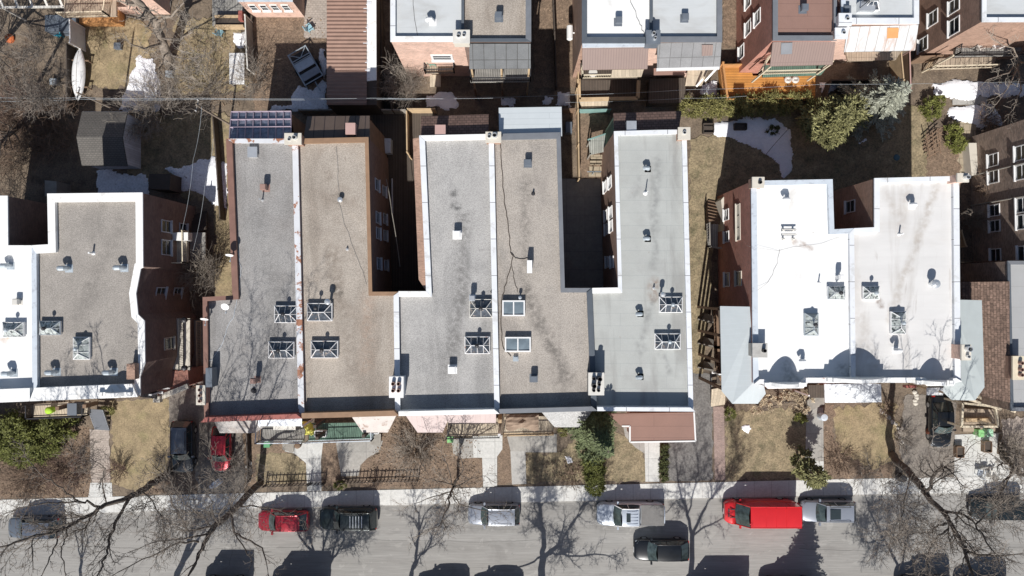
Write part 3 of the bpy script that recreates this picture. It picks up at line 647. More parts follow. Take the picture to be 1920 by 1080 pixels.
def gooseneck(T, px, py, z, m=None, r=.15, h=.5, ang=pi, two=False):
    x, y, _ = P(px, py, z+h); mb = MB()
    pts = [(x, y, z-.02), (x, y, z+h*.7), (x+cos(ang)*r*.4, y+sin(ang)*r*.4, z+h), (x+cos(ang)*r*1.6, y+sin(ang)*r*1.6, z+h*1.02), (x+cos(ang)*r*2.3, y+sin(ang)*r*2.3, z+h*.78)]
    mb.tube(pts, [r, r, r, r, r*1.08], 10, True); mb.box(x, y, z-.01, r*3.2, r*3.2, .03)
    return part(mb, 'roof_vent', m or M_grey_metal, T, smooth=False)
def pipe_vent(T, px, py, z, m=None, r=.06, h=.5):
    x, y, _ = P(px, py, z+h); mb = MB(); mb.cyl(x, y, z-.02, z+h, r, r, 8); mb.cyl(x, y, z-.01, z+.12, r*2.4, r*1.2, 10)
    return part(mb, 'vent_pipe', m or M_grey_metal, T)
def cowl_vent(T, px, py, z, m=None, r=.16, h=.75):
    x, y, _ = P(px, py, z+h); mb = MB()
    mb.lathe(x, y, [(r*.6, z-.02), (r*.6, z+h*.6), (r*1.3, z+h*.62), (r*1.3, z+h*.9), (r*.5, z+h)], 12)
    return part(mb, 'roof_vent', m or M_steel, T)
def chimney(T, px, py, wx, wy, z, top, m, capm=None, pots=(), pm=None, rnd=False):
    """px,py is the centre of the chimney's top"""
    if top > 8.2: top += HZ-7.9
    x, y, _ = P(px, py, top); mb = MB(); mb.box(x, y, z-.1, wx, wy, top-z+.1-.14)
    c = part(mb, 'chimney', m, T)
    mb = MB(); mb.box(x, y, top-.16, wx+.12, wy+.12, .16); part(mb, 'chimney_cap', capm or M_ledge, T, sub=c)
    for dx, dy, r, h in pots:
        mb = MB(); n = 12 if r > .11 or rnd else 4
        mb.tube([(x+dx, y+dy, top-.02), (x+dx, y+dy, top+h)], [r, r*.92], n, False); mb.tube([(x+dx, y+dy, top+h), (x+dx, y+dy, top+.05)], [r*.72, r*.7], n, False)
        mb.grid([[(x+dx+r*.92*cos(2*pi*k/n), y+dy+r*.92*sin(2*pi*k/n), top+h) for k in range(n+1)], [(x+dx+r*.72*cos(2*pi*k/n), y+dy+r*.72*sin(2*pi*k/n), top+h) for k in range(n+1)]])
        mb.cur = 1; mb.tube([(x+dx, y+dy, top+.04), (x+dx, y+dy, top+.06)], [r*.7, r*.7], n, True)
        part(mb, 'chimney_pot', [pm or M_brown_cap, M_black], T, sub=c)
    return c
def sloped(T, px_top, px_bot, ztop, zbot, m, name='porch_roof', th=.12):
    """a pitched sheet: px_top points lie at ztop (against the wall), px_bot at zbot"""
    pts = PX(px_top, ztop)+PX(px_bot, zbot)
    pts2 = [(a, b, c-th) for a, b, c in pts]
    mb = MB(); mb.face(pts); mb.face(pts2[::-1]); n = len(pts)
    for i in range(n):
        j = (i+1) % n; mb.face([pts[i], pts2[i], pts2[j], pts[j]])
    o = part(mb, name, m, T)
    me = o.data
    return o
def deck(T, px, z, m, name='deck', th=.2):
    mb = MB(); mb.prism([P(a, b, z)[:2] for a, b in px], z-th, z, bottom=True); return part(mb, name, m, T)
def rail(T, px, z, m, h=1.0, gap=.14, name='railing', t=.05, bal=True):
    mb = MB(); pts = PX(px, z)
    for i in range(len(pts)-1):
        a, b = pts[i], pts[i+1]; l = hypot(b[0]-a[0], b[1]-a[1])
        mb.beam((a[0], a[1], z+h), (b[0], b[1], z+h), t*1.6, t); mb.beam((a[0], a[1], z+.13), (b[0], b[1], z+.13), t, t)
        n = max(1, int(l/gap)) if bal else 0
        for k in range(1, n):
            u = k/n; mb.box(a[0]+(b[0]-a[0])*u, a[1]+(b[1]-a[1])*u, z+.13, t*.5, t*.5, h-.16)
        for p in (a, b): mb.box(p[0], p[1], z-.1, t*1.8, t*1.8, h+.14)
    return part(mb, name, m, T)
def posts(T, px, z0, z1, m, t=.12, name='post'):
    for a in px:
        mb = MB(); x, y, _ = P(a[0], a[1], z1); mb.box(x, y, z0, t, t, z1-z0); part(mb, name, m, T)
def steps(T, px0, px1, z, wd, m, n=4, name='steps', z1=0):
    a = P(px0[0], px0[1], z); b = P(px1[0], px1[1], z1); mb = MB(); rot = atan2(b[1]-a[1], b[0]-a[0]); l = hypot(b[0]-a[0], b[1]-a[1])
    for k in range(n):
        t = (k+.5)/n; zz = z-(z-z1)*(k+1)/(n+1); mb.box(a[0]+(b[0]-a[0])*t, a[1]+(b[1]-a[1])*t, zz-.05, l/n*.86, wd, .05, rot)
    for sd in (-1, 1):
        ox, oy = -sin(rot)*sd*wd/2, cos(rot)*sd*wd/2; mb.beam((a[0]+ox, a[1]+oy, z-.02), (b[0]+ox, b[1]+oy, z1+.05), .06, .2)
    return part(mb, name, m, T)
def wline(px0, px1, z): return P(px0[0], px0[1], z)[:2], P(px1[0], px1[1], z)[:2]
HZ = 8.7; DK = HZ-.3

# --- the row of five attached houses (outlines run clockwise in the photo from the north-west corner)
G5 = 'attached flat roofed row houses'
def H(name, label, px, group=None): return thing(name, label, 'house', P(px[0], px[1])[:2]+(0,), group=group)
T1 = H('row_house', 'attached house with grey gravel roof and red front edge, westmost of the central row', (475, 520), G5)
pl1, _ = building(T1, [(425, 261), (558, 261), (570, 781), (384, 788), (381, 558), (437, 555)], HZ, M_brick_red, M_gravel_grey,
    [(M_cope_rust, .28, .02), (M_cope_rust, .40, .06), (M_cope_red, .32, .62), (M_cope_brown, .30, .02), (M_cope_brown, .28, .03), (M_cope_brown, .42, .04)])
T2 = H('row_house', 'attached house with tan gravel roof and thin rusty brown edges', (655, 520), G5)
building(T2, [(558, 261), (690, 258), (697, 548), (747, 548), (750, 776), (570, 781)], HZ, M_brick_dark, M_gravel_tan,
    [(M_cope_ochre, .34, .02), (M_cope_ochre, .24, .03), (M_cope_ochre, .26, .03), (M_cope_white, .36, .08), (M_cope_ochre, .36, .60), None])
T3 = H('row_house', 'attached house with light grey gravel roof and white edges, mid row', (845, 520), G5)
building(T3, [(787, 255), (925, 252), (936, 772), (750, 776), (747, 547), (800, 547)], HZ, M_brick_tan, M_gravel_light,
    [(M_cope_bright, .36, .02), (M_cope_white, .36, .10), (M_cope_bright, .30, .66), None, (M_cope_bright, .38, .05), (M_cope_white, .38, .04)])
T4 = H('row_house', 'attached house with taupe gravel roof, dark grey edges and two flat white framed skylights', (1025, 520), G5)
building(T4, [(925, 252), (1050, 249), (1058, 541), (1109, 541), (1118, 767), (936, 772)], HZ, M_brick_dark, M_gravel_taupe,
    [(M_cope_slate, .42, .01), (M_cope_slate, .28, .03), (M_cope_slate, .30, .02), (M_cope_dark, .38, .09), (M_cope_slate, .30, .58), None])
T5 = H('row_house', 'attached house with pale grey seamed roof and brown front porch, eastmost of the row', (1210, 520), G5)
building(T5, [(1152, 247), (1286, 243), (1299, 768), (1118, 767), (1109, 541), (1160, 540)], HZ, M_brick_tan, M_memb_pale,
    [(M_cope_white, .30, .02), (M_cope_white, .32, .03), (M_cope_white, .26, .62), None, (M_cope_bright, .38, .02), (M_cope_white, .26, .02)], drop=.28)

mb = MB(); mb.prism([P(a, b, HZ-.35)[:2] for a, b in ((774, 260), (786, 258), (799, 546), (785, 524))], -.1, HZ-.35); part(mb, 'brick_ledge', M_brick_tan, T3)
# skylights
W1, W2 = 1.72, 1.22
hip_skylight(T1, 536, 589, 1.72, 1.25, DK, 4, ball=True); hip_skylight(T1, 527, 656, 1.9, 1.2, DK, 4)
hip_skylight(T2, 599, 585, 1.85, 1.3, DK, 2, gm=M_glass_sky, knob=(-.1, .3)); hip_skylight(T2, 608, 655, 2.0, 1.25, DK, 2)
cowl_vent(T2, 613, 566, DK+.2, M_steel, .17, .9)
hip_skylight(T3, 902, 578, 1.7, 1.35, DK, 2, fm=M_offwhite); hip_skylight(T3, 895, 647, 1.85, 1.25, DK, 4)
box_vent(T3, 885, 559, DK, M_steel, .42, .9)
flat_skylight(T4, 963, 578, 1.7, 1.18, DK); flat_skylight(T4, 971, 646, 1.95, 1.12, DK)
hip_skylight(T5, 1258, 571, 1.72, 1.15, DK, 4, fm=M_white); hip_skylight(T5, 1252, 640, 1.9, 1.15, DK, 4, fm=M_white)
cowl_vent(T5, 1244, 552, DK, M_steel, .14, 1.0); cowl_vent(T4, 975, 558, DK, M_steel, .1, .6)
# vents
x_ = MB(); xx, yy, _ = P(473, 285, DK+.3); x_.box(xx, yy, DK-.02, .66, .74, .3); x_.box(xx, yy, DK+.27, .72, .8, .05); part(x_, 'roof_hatch', M_steel, T1)
box_vent(T1, 492, 350, DK, M_brown_cap, .46, .8); pipe_vent(T1, 486, 373, DK, M_steel, .05, .7)
box_vent(T1, 473, 715, DK, M_brown_cap, .4, 1.1); pipe_vent(T1, 474, 733, DK, M_dark_metal, .1, .2)
cowl_vent(T2, 637, 374, DK, M_steel, .15, .45); pipe_vent(T2, 650, 467, DK, M_steel, .06, .2)
box_vent(T3, 856, 439, DK, M_white, .56, .65); box_vent(T3, 847, 694, DK, M_white, .56, .65)
box_vent(T4, 990, 304, DK, M_slatecap, .5, .6); box_vent(T4, 1001, 711, DK, M_slatecap, .5, .65); box_vent(T4, 967, 673, DK, M_grey_metal, .34, .25)
x_ = MB(); xx, yy, _ = P(993, 500, DK+.9); x_.box(xx, yy, DK-.02, .34, .5, .4); x_.box(xx, yy, DK+.35, .38, .95, .6); part(x_, 'roof_unit', M_white, T4)
pipe_vent(T4, 1000, 362, DK, M_dark_metal, .07, .3); pipe_vent(T3, 932-10, 577-30, DK, M_dark_metal, .05, .2)
gooseneck(T5, 1217, 315, DK); gooseneck(T5, 1217, 447, DK); gooseneck(T5, 1203, 589, DK); gooseneck(T5, 1203, 708, DK)
x_ = MB(); xx, yy, _ = P(1210, 362, DK); x_.cyl(xx, yy, DK-.02, DK+.15, .22, .1, 10); x_.cyl(xx, yy, DK+.1, DK+.95, .05, .04, 8); part(x_, 'vent_pipe', M_white, T5)
pipe_vent(T5, 1227, 540, DK, M_steel, .06, .3)
# chimneys
chimney(T1, 549, 260, 1.15, .72, DK, 8.7, M_brick_tan, M_ledge, [(-.25, -.05, .13, .12), (.18, .05, .17, .35)], M_steel)
chimney(T1, 376, 741, .55, 1.35, 0, 8.6, M_brick_red, M_ledge, [(0, -.42, .13, .22), (0, 0, .13, .22), (0, .42, .13, .22)], M_brown_cap)
x_ = MB(); x_.prism([P(a, b, 9.4)[:2] for a, b in ((386, 690), (398, 690), (398, 726), (386, 726))], DK-.2, 9.45); part(x_, 'parapet_block', M_slatecap, T1)
chimney(T2, 743, 726, .95, 1.45, DK, 9.0, M_cope_blue, M_white, [(-.2, .28, .15, .32), (.2, .28, .15, .32), (-.2, -.22, .15, .32), (.2, -.22, .15, .32)], M_brown_cap, rnd=True)
chimney(T3, 925, 257, 1.05, .68, DK, 8.6, M_brick_tan, M_ledge, [(-.3, .05, .15, .15), (.1, .08, .2, .4)], M_steel)
chimney(T4, 1118, 720, 1.05, 1.55, DK, 9.0, M_cope_dark, M_offwhite, [(-.2, .42, .13, .3), (.2, .42, .19, .6), (-.2, -.1, .18, .55), (.2, 0, .13, .3), (-.2, -.45, .13, .25), (.15, -.45, .13, .25)], M_dark_metal, rnd=True)
chimney(T5, 1283, 250, .8, .8, DK, 8.5, M_brick_tan, M_ledge, [(0, .05, .14, .15)], M_steel)

# windows on the side walls
e2 = wline((690, 258), (697, 548), HZ)
for px, py in ((704, 345), (707, 408), (707, 437), (708, 494)): window(T2, *e2, px, py, .95, 1.5, M_cope_blue, zc=5.7)
for px, py in ((718, 357), (720, 410), (720, 441), (721, 497)): window(T2, *e2, px, py, .9, 1.4, M_cope_blue, zc=2.6)
w5 = wline((1152, 247), (1160, 540), HZ)
for py in (340, 398, 424, 492): window(T5, *w5, 1146, py, .95, 1.5, M_white, zc=5.9)
for py in (348, 404, 430, 492): window(T5, *w5, 1137, py, .95, 1.4, M_white, zc=3.0)
w3 = wline((787, 255), (800, 547), HZ)
for py in (330, 420, 500): window(T3, *w3, 780, py, .9, 1.4, M_white, zc=5.0)
w1 = wline((381, 558), (384, 788), HZ)
for py in (610, 660): window(T1, *w1, 376, py, .9, 1.5, M_white, zc=5.0)

# rear additions
def rearroof(T, tl, tr, br, bl, z0, z1, m, walls=None, name='rear_roof'):
    """tl,tr outer (north) edge at z0; bl,br at the house at z1"""
    k_ = (HC-HZ)/(HC-z1); w_ = lambda p: (960+(p[0]-960)*k_, 540+(p[1]+6-540)*k_)
    bl2, br2 = w_(bl), w_(br); bl2 = (bl[0], bl2[1]); br2 = (br[0], br2[1])
    sloped(T, [bl2, br2], [tr, tl], z1, z0, m, name, .15)
    a, b, c, d = [P(p[0], p[1], z)[:2] for p, z in ((tl, z0), (tr, z0), (br2, z1), (bl2, z1))]
    mb = MB(); mb.prism(inset([a, d, c, b] if area([a, d, c, b]) > 0 else [b, c, d, a], [.12]*4), -.1, z0-.16); part(mb, 'rear_addition', walls or M_wood_brown, T)
t = MB()
rearroof(T2, (576, 218), (693, 217), (693, 257), (568, 257), 7.7, 8.3, M_brown_metal)
x_ = MB(); xx, yy, _ = P(656, 240, 8.8); x_.box(xx, yy, 7.9, .75, .85, .75); part(x_, 'roof_vent', M_pinkcap, T2)
rearroof(T3, (790, 218), (916, 214), (916, 252), (788, 252), 7.6, 8.3, M_shingle_brown, M_brick_tan)
x_ = MB(); xx, yy, _ = P(825, 243, 8.8); x_.box(xx, yy, 7.9, .8, .8, .75); part(x_, 'roof_vent', M_pinkcap, T3)
rearroof(T4, (935, 202), (1053, 200), (1054, 247), (936, 249), 8.1, 8.4, M_metal_pale, M_wood_grey)
rearroof(T5, (1150, 212), (1278, 208), (1272, 243), (1152, 247), 7.6, 8.3, M_shingle_brown, M_green_slat)
x_ = MB(); xx, yy, _ = P(1185, 236, 8.8); x_.box(xx, yy, 7.9, .75, .85, .72); part(x_, 'roof_vent', M_steel, T5)
# sun room on house 1
a, b, c, d = P(434, 210, 6.9), P(546, 209, 6.9), P(546, 262, 8.3), P(430, 264, 8.3)
g = MB(); g.face([a, b, c, d]); part(g, 'sunroom_glass', mat('sunroom_glazing', (.17, .19, .26), rough=.25, var=.5, scale=2.5, spec=.5, stains=(((.33, .33, .38), .45, .2, .9, (1, 1, 1), .7),)), T1)
mb = MB(); mb.prism([(a[0]+.1, a[1]-.1), (b[0]-.1, b[1]-.1), (c[0]-.1, c[1]), (d[0]+.1, d[1])][::-1], -.1, 6.8, top=False); part(mb, 'rear_addition', M_wood_brown, T1)
mb = MB(); lp = lambda p, q, t: tuple(p[k]+(q[k]-p[k])*t for k in range(3))
for k in range(9): mb.beam(lp(a, b, k/8)[:2]+(6.97,), lp(d, c, k/8)[:2]+(8.37,), .075, .07)
for k in (0, .28, .55, 1):
    p, q = lp(a, d, k), lp(b, c, k); mb.beam((p[0], p[1], p[2]+.08), (q[0], q[1], q[2]+.08), .08, .07)
part(mb, 'sunroom_bar', mat('mauve_frame', (.42, .34, .40), var=.1), T1)

# front porches of the row
sloped(T1, [(392, 772), (500, 770), (502, 796)], [(478, 812), (412, 812)], 4.3, 3.4, mat('weathered_canopy', (.38, .36, .345), rough=.8, var=.15, stains=(((.22, .18, .16), .5, .1, 1.2, (1, 1, 1), .6),)))
deck(T1, [(490, 796), (572, 796), (570, 826), (488, 828)], 1.3, M_deck_grey); rail(T1, [(488, 796), (486, 827), (570, 826)], 1.3, M_cope_blue)
sloped(T1, [(483, 770), (566, 770)], [(566, 799), (484, 799)], 4.5, 4.2, M_cope_blue)
posts(T1, [(487, 800), (566, 800)], 1.2, 4.1, M_white)
steps(T1, (540, 826), (540, 845), 1.3, .95, M_wood_grey, 4, 'steps')
deck(T2, [(580, 794), (700, 792), (700, 822), (578, 826)], 1.3, M_deck_green); rail(T2, [(578, 826), (700, 822), (699, 800)], 1.3, M_cope_blue)
sloped(T2, [(648, 765), (750, 765)], [(727, 811), (680, 811)], 4.6, 3.6, M_peel)
posts(T2, [(590, 800), (594, 822), (681, 818)], 1.2, 4.0, M_wood_dark, .25)
steps(T2, (704, 812), (704, 834), 1.3, .85, M_wood_grey, 4)
sloped(T3, [(750, 764), (850, 764)], [(830, 811), (783, 811)], 4.8, 3.5, M_pink)
sloped(T3, [(836, 764), (930, 764)], [(930, 793), (840, 793)], 4.78, 3.9, M_pink)
deck(T3, [(838, 786), (936, 784), (936, 816), (838, 818)], 1.2, M_deck_beige); rail(T3, [(838, 818), (936, 816)], 1.2, M_dark_metal)
rail(T3, [(838, 818), (846, 800)], 1.2, M_dark_metal)
posts(T3, [(936, 816)], 0, 4.2, M_white, .22); posts(T3, [(937, 790)], 0, 4.2, M_wood_light, .3)
deck(T4, [(946, 782), (1040, 780), (1036, 812), (944, 814)], 1.2, M_deck_beige); rail(T4, [(944, 813), (1036, 811)], 1.2, M_wood_light)
sloped(T4, [(1006, 762), (1116, 762)], [(1090, 801), (1040, 801)], 4.8, 3.6, M_slate_roof)
# brown porch of house 5
pz = 3.7
mb = MB(); mb.prism([P(a, b, pz)[:2] for a, b in ((1140, 776), (1301, 773), (1304, 827), (1182, 829), (1181, 803), (1166, 800))], pz-.25, pz); part(mb, 'porch_roof', M_memb_brown, T5)
mb = MB(); o_ = [P(a, b, pz) for a, b in ((1166, 799), (1181, 799), (1181, 829), (1304, 827), (1301, 773))]
for i in range(4): mb.beam((o_[i][0], o_[i][1], pz+.05), (o_[i+1][0], o_[i+1][1], pz+.05), .12, .3)
part(mb, 'gutter', M_white, T5)
mb = MB(); mb.prism([P(a, b, 3.4)[:2] for a, b in ((1188, 780), (1298, 778), (1300, 822), (1188, 823))], -.1, 3.42); part(mb, 'porch_wall', M_brick_red, T5)

# --- the west pair
G2 = 'flat roofed houses left of the driveway'
T7 = H('corner_house', 'brick house with grey gravel roof framed by broad white edges', (165, 560), G2)
pl7, _ = building(T7, [(90, 364), (267, 362), (268, 500), (263, 503), (254, 550), (258, 590), (270, 602), (271, 680), (262, 706), (262, 742), (62, 750), (60, 461), (92, 459)], HZ, M_brick_dark, M_gravel_west,
    [(M_cope_bright, .62, .05), (M_cope_bright, .50, .05), (M_cope_bright, .5, .0), (M_cope_bright, .48, .0), (M_cope_bright, .48, .0), (M_cope_bright, .46, .0), (M_cope_bright, .48, .0), (M_cope_bright, .4, 0), (M_cope_bright, .4, 0), (M_cope_bright, .95, .35), (M_cope_blue, .34, .02), (M_cope_bright, .6, .04), (M_cope_bright, .52, .04)])
T6 = H('corner_house', 'house with blown out white membrane roof cut off by the west edge of the photo', (0, 600), G2)
building(T6, [(-110, 368), (14, 368), (15, 461), (60, 461), (62, 750), (-110, 757)], HZ, M_brick_dark, M_memb_white,
    [(M_cope_bright, .6, .04), (M_cope_bright, .5, .04), (M_cope_bright, .6, .04), None, (M_cope_bright, .95, .35), (M_cope_bright, .4, .04)])
hip_skylight(T7, 93, 615, 1.55, 1.0, DK, 3, fm=M_steel, gm=M_glass_clear); hip_skylight(T7, 152, 653, 1.2, 1.65, DK, 3, fm=M_white, gm=M_glass_clear)
hip_skylight(T6, 24, 618, 1.55, 1.1, DK, 4, fm=M_white, gm=M_glass_clear)
gooseneck(T7, 120, 503, DK, r=.19, h=.6); gooseneck(T7, 225, 502, DK, r=.19, h=.6); gooseneck(T7, 97, 699, DK, r=.19, h=.6); gooseneck(T7, 205, 699, DK, r=.19, h=.6)
pipe_vent(T7, 166, 474, DK, M_white, .07, .6); gooseneck(T6, 11, 498, DK, r=.18); gooseneck(T6, 15, 701, DK, r=.19, h=.6); box_vent(T6, 27, 566, DK, M_offwhite, .45, .5)
mb = MB(); x, y, _ = P(245, 697, 9.3); mb.box(x, y, DK-.1, .62, 1.15, 9.3-DK+.1); part(mb, 'chimney', M_brick_tan, T7)
# curved gables on its front edge
def gable(T, px0, px1, py, z, rise, m=M_cope_bright, th=.28, stepw=.35):
    z += HZ-7.9; a = P(px0, py, z); b = P(px1, py, z); w_ = b[0]-a[0]; mb = MB(); pts = [(a[0], a[1], z-.3)]
    pts += [(a[0], a[1], z+.25), (a[0]+stepw, a[1], z+.25), (a[0]+stepw, a[1], z+.12)]
    n = 12
    for k in range(n+1):
        u = k/n; x = a[0]+stepw+.15+(w_-2*stepw-.3)*u; pts.append((x, a[1], z+.12+rise*sin(pi*u)**.75))
    pts += [(b[0]-stepw, a[1], z+.12), (b[0]-stepw, a[1], z+.25), (b[0], a[1], z+.25), (b[0], a[1], z-.3)]
    n = len(pts); mb.face(pts); mb.face([(p[0], p[1]+th, p[2]) for p in pts][::-1])
    for i in range(n):
        j = (i+1) % n; p, q = pts[i], pts[j]; mb.face([p, q, (q[0], q[1]+th, q[2]), (p[0], p[1]+th, p[2])])
    part(mb, 'gable', m, T)
gable(T7, 186, 248, 742, 8.3, .55)
# its east wall
e7 = wline((267, 362), (268, 500), HZ); e7b = (pl7[0], pl7[0])
for px, py, zc in ((291, 421, 5.2), (293, 462, 5.2)): window(T7, *e7, px, py, 1.0 if py < 440 else 1.25, 1.5, M_cope_blue, zc=zc)
for px, py, zc in ((327, 427, 2.3),): window(T7, *e7, px, py, 1.0, 1.3, M_cope_blue, zc=zc)
e7c = wline((270, 602), (271, 680), HZ)
window(T7, *wline((263, 503), (254, 550), HZ), 293, 551, 1.1, 1.5, M_cope_blue, zc=5.0)
window(T7, *wline((263, 503), (254, 550), HZ), 329, 551, 1.1, 1.3, M_cope_blue, zc=2.2)
window(T7, *e7c, 298, 647, 1.0, 1.5, M_ledge, zc=5.0)
# lower wing at the south-east corner: stone faced sloping roof, crow-stepped brick wall
sloped(T7, [(262, 712), (262, 744)], [(294, 748), (290, 700)], 8.4, 6.0, M_fieldstone, 'stone_slope')
mb = MB(); mb.prism([P(a, b, 3.6)[:2] for a, b in ((292, 698), (352, 693), (354, 722), (296, 742))], -.1, 3.6); part(mb, 'porch_wall', M_brick_red, T7)
mb = MB(); a, b = P(292, 748, 3.9), P(352, 724, 3.9); mb.beam(a, b, .42, .3); mb.box(a[0]+.2, a[1], 3.7, .55, .5, .5); part(mb, 'parapet_cap', M_ledge, T7)
# side porch (flat) with two lamps
deck(T7, [(316, 597), (356, 597), (356, 694), (316, 692)], 3.6, M_ledge, 'porch_roof'); rail(T7, [(345, 598), (345, 692)], 3.6, M_dark_metal, .9)
for py in (600, 690):
    x, y, _ = P(345, py, 4.9); mb = MB(); mb.lathe(x, y, [(.05, 3.6), (.05, 4.6), (.2, 4.65), (.24, 4.85), (.2, 5.0), (.03, 5.1)], 10); part(mb, 'lamp', M_dark_metal, T7)
# balcony with unit further back
deck(T7, [(316, 448), (352, 447), (352, 494), (316, 494)], 3.4, M_concrete_gr, 'balcony'); rail(T7, [(351, 434), (352, 493), (318, 494)], 3.4, M_cream, .95, .12)
deck(T7, [(356, 436), (385, 436), (385, 490), (356, 490)], 1.6, M_concrete_gr, 'lower_landing'); steps(T7, (372, 434), (374, 400), 1.6, 1.3, M_wood_dark, 7)
deck(T7, [(359, 600), (379, 600), (380, 690), (360, 692)], .5, M_concrete_gr, 'landing', .5); rail(T7, [(377, 602), (378, 688)], .5, M_cream, .95, .14)
for k in range(4): deck(T7, [(362, 694+k*9), (380, 694+k*9), (380, 701+k*9), (362, 701+k*9)], .5-.1*k, M_ledge, 'step', .5)
# front porch
deck(T7, [(62, 758), (168, 752), (166, 778), (62, 782)], 1.3, M_deck_beige); rail(T7, [(62, 758), (62, 782), (166, 778), (167, 756)], 1.3, M_dark_metal, .95)
x, y, _ = P(148, 764, 1.4); mb = MB(); mb.box(x, y, 1.3, .72, .95, 1.0); mb.box(x, y, 2.3, .8, 1.02, .06); part(mb, 'storage_cabinet', M_slatecap, T7)
for px, py in ((107, 766), (158, 762)): posts(T7, [(px, py)], 1.3, 3.0, M_wood_brown, .3)
steps(T7, (178, 768), (192, 806), 1.3, 1.25, M_cope_slate, 8)

# --- the east duplex
G3 = 'white roofed duplex houses'
T8 = H('duplex_house', 'duplex half with bright white roof and large grey side porch', (1500, 530), G3)
pl8, _ = building(T8, [(1409, 340), (1560, 337), (1563, 431), (1600, 429), (1603, 716), (1512, 716), (1503, 726), (1438, 727), (1430, 718), (1413, 718)], HZ, M_brick_red, M_memb_white,
    [(M_cope_blue, .33, .03), (M_cope_blue, .33, .03), (M_cope_blue, .33, .03), (M_cope_white, .32, .05), (M_white_rust, .34, .25), (M_white_rust, .3, .25), (M_white_rust, .3, .25), (M_white_rust, .3, .25), (M_white_rust, .3, .25), (M_cope_blue, .38, .03)])
T9 = H('duplex_house', 'duplex half with off white streaked roof, right half of the white roofed pair', (1700, 530), G3)
pl9, _ = building(T9, [(1640, 335), (1797, 331), (1800, 714), (1788, 716), (1784, 722), (1736, 722), (1730, 716), (1603, 716), (1600, 429), (1640, 427)], HZ, M_brick_tan, M_memb_offwhite,
    [(M_cope_white, .32, .03), (M_cope_white, .40, .03), (M_cope_bright, .3, .2), (M_cope_bright, .3, .2), (M_cope_bright, .3, .2), (M_cope_bright, .3, .2), (M_cope_bright, .34, .2), None, (M_cope_white, .33, .03), (M_cope_white, .36, .03)])
gable(T8, 1432, 1510, 724, 8.15, 1.05); gable(T8, 1556, 1601, 715, 8.15, .1)
def qgable(T, px0, px1, py, z, rise, left):
    """half of the curved gable shared by the two duplex houses"""
    z += HZ-7.9; a = P(px0, py, z); b = P(px1, py, z); mb = MB(); w_ = b[0]-a[0]; th = .28
    prof = [(0, -.3), (0, .45), (.3, .45), (.3, .75)]+[(.45+(1)*w_*0, .75)][0:0]
    n = 9; xs0 = .55
    for k in range(n+1):
        u = k/n; prof.append((xs0+(w_-xs0)*u, .75+rise*sin(pi/2*u)**.8))
    prof.append((w_, -.3))
    if not left: prof = [(w_-u, v) for u, v in prof][::-1]
    pts = [(a[0]+u, a[1], z+v) for u, v in prof]; mb.face(pts); mb.face([(p[0], p[1]+th, p[2]) for p in pts][::-1]); n = len(pts)
    for i in range(n):
        p, q = pts[i], pts[(i+1) % n]; mb.face([p, q, (q[0], q[1]+th, q[2]), (p[0], p[1]+th, p[2])])
    part(mb, 'gable', M_cope_bright, T)
qgable(T8, 1547, 1602, 714, 8.0, .8, True); qgable(T9, 1603, 1658, 714, 8.0, .8, False)
gable(T9, 1716, 1786, 720, 8.1, .85)
hip_skylight(T8, 1569, 549, 1.25, .95, DK, 3, fm=M_steel, gm=M_glass_clear); hip_skylight(T8, 1522, 608, 1.0, 1.65, DK, 3, fm=M_grey_metal, gm=M_glass_clear)
hip_skylight(T9, 1634, 549, 1.2, .95, DK, 3, fm=M_white, gm=M_glass_clear); hip_skylight(T9, 1685, 605, 1.1, 1.65, DK, 3, fm=M_white, gm=M_glass_clear)
gooseneck(T8, 1480, 374, DK, M_white, .17, .6); box_vent(T8, 1580, 520, DK, M_white, .4, .9); gooseneck(T8, 1510, 678, DK, M_white, .16, .6); pipe_vent(T8, 1541, 530, DK, M_white, .05, .6)
gooseneck(T9, 1718, 384, DK, M_white, .17, .6); gooseneck(T9, 1690, 658, DK, M_white, .17, .8); pipe_vent(T9, 1694, 438, DK, M_white, .06, .6); cowl_vent(T9, 1757, 532, DK, M_steel, .25, .85)
chimney(T8, 1422, 342, .8, .7, DK, 8.5, M_brick_tan, M_ledge, [(.1, 0, .14, .2)], M_dark_metal)
chimney(T8, 1425, 657, 1.0, .95, DK-2, 8.5, M_stucco, M_concrete, [(.25, 0, .15, .35)], M_dark_metal)
chimney(T9, 1812, 661, .6, 1.05, 0, 8.9, M_brick_orange, M_ledge, [(.05, .28, .22, .4), (.05, -.28, .13, .25)], M_steel)
chimney(T9, 1806, 333, .75, .55, 0, 8.9, M_brick_orange, M_ledge, [(.15, 0, .18, .4)], M_steel)
# exhaust frame on the white roof
mb = MB(); x, y, _ = P(1478, 440, DK)
for dx in (-.45, .3):
    for dy in (-.35, .35): mb.box(x+dx, y+dy, DK, .12, .2, .3)
mb.box(x-.05, y+.0, DK+.28, 1.1, .1, .1); mb.box(x-.05, y+.35, DK+.28, 1.1, .06, .1); mb.box(x-.05, y-.35, DK+.28, 1.1, .06, .1); part(mb, 'unit_frame', M_offwhite, T8)
w8 = wline((1409, 340), (1413, 718), HZ)
window(T8, *w8, 1390, 415, 2.9, .8, M_ledge, zc=5.7, bars=2)
window(T8, *w8, 1390, 522, 1.2, 1.4, M_ledge, zc=5.6); window(T8, *w8, 1367, 401, .95, 1.25, M_white, zc=2.6); window(T8, *w8, 1367, 443, .95, 1.25, M_white, zc=2.6); window(T8, *w8, 1368, 524, 1.2, 1.3, M_white, zc=2.6)
e9 = wline((1640, 335), (1640, 427), HZ)
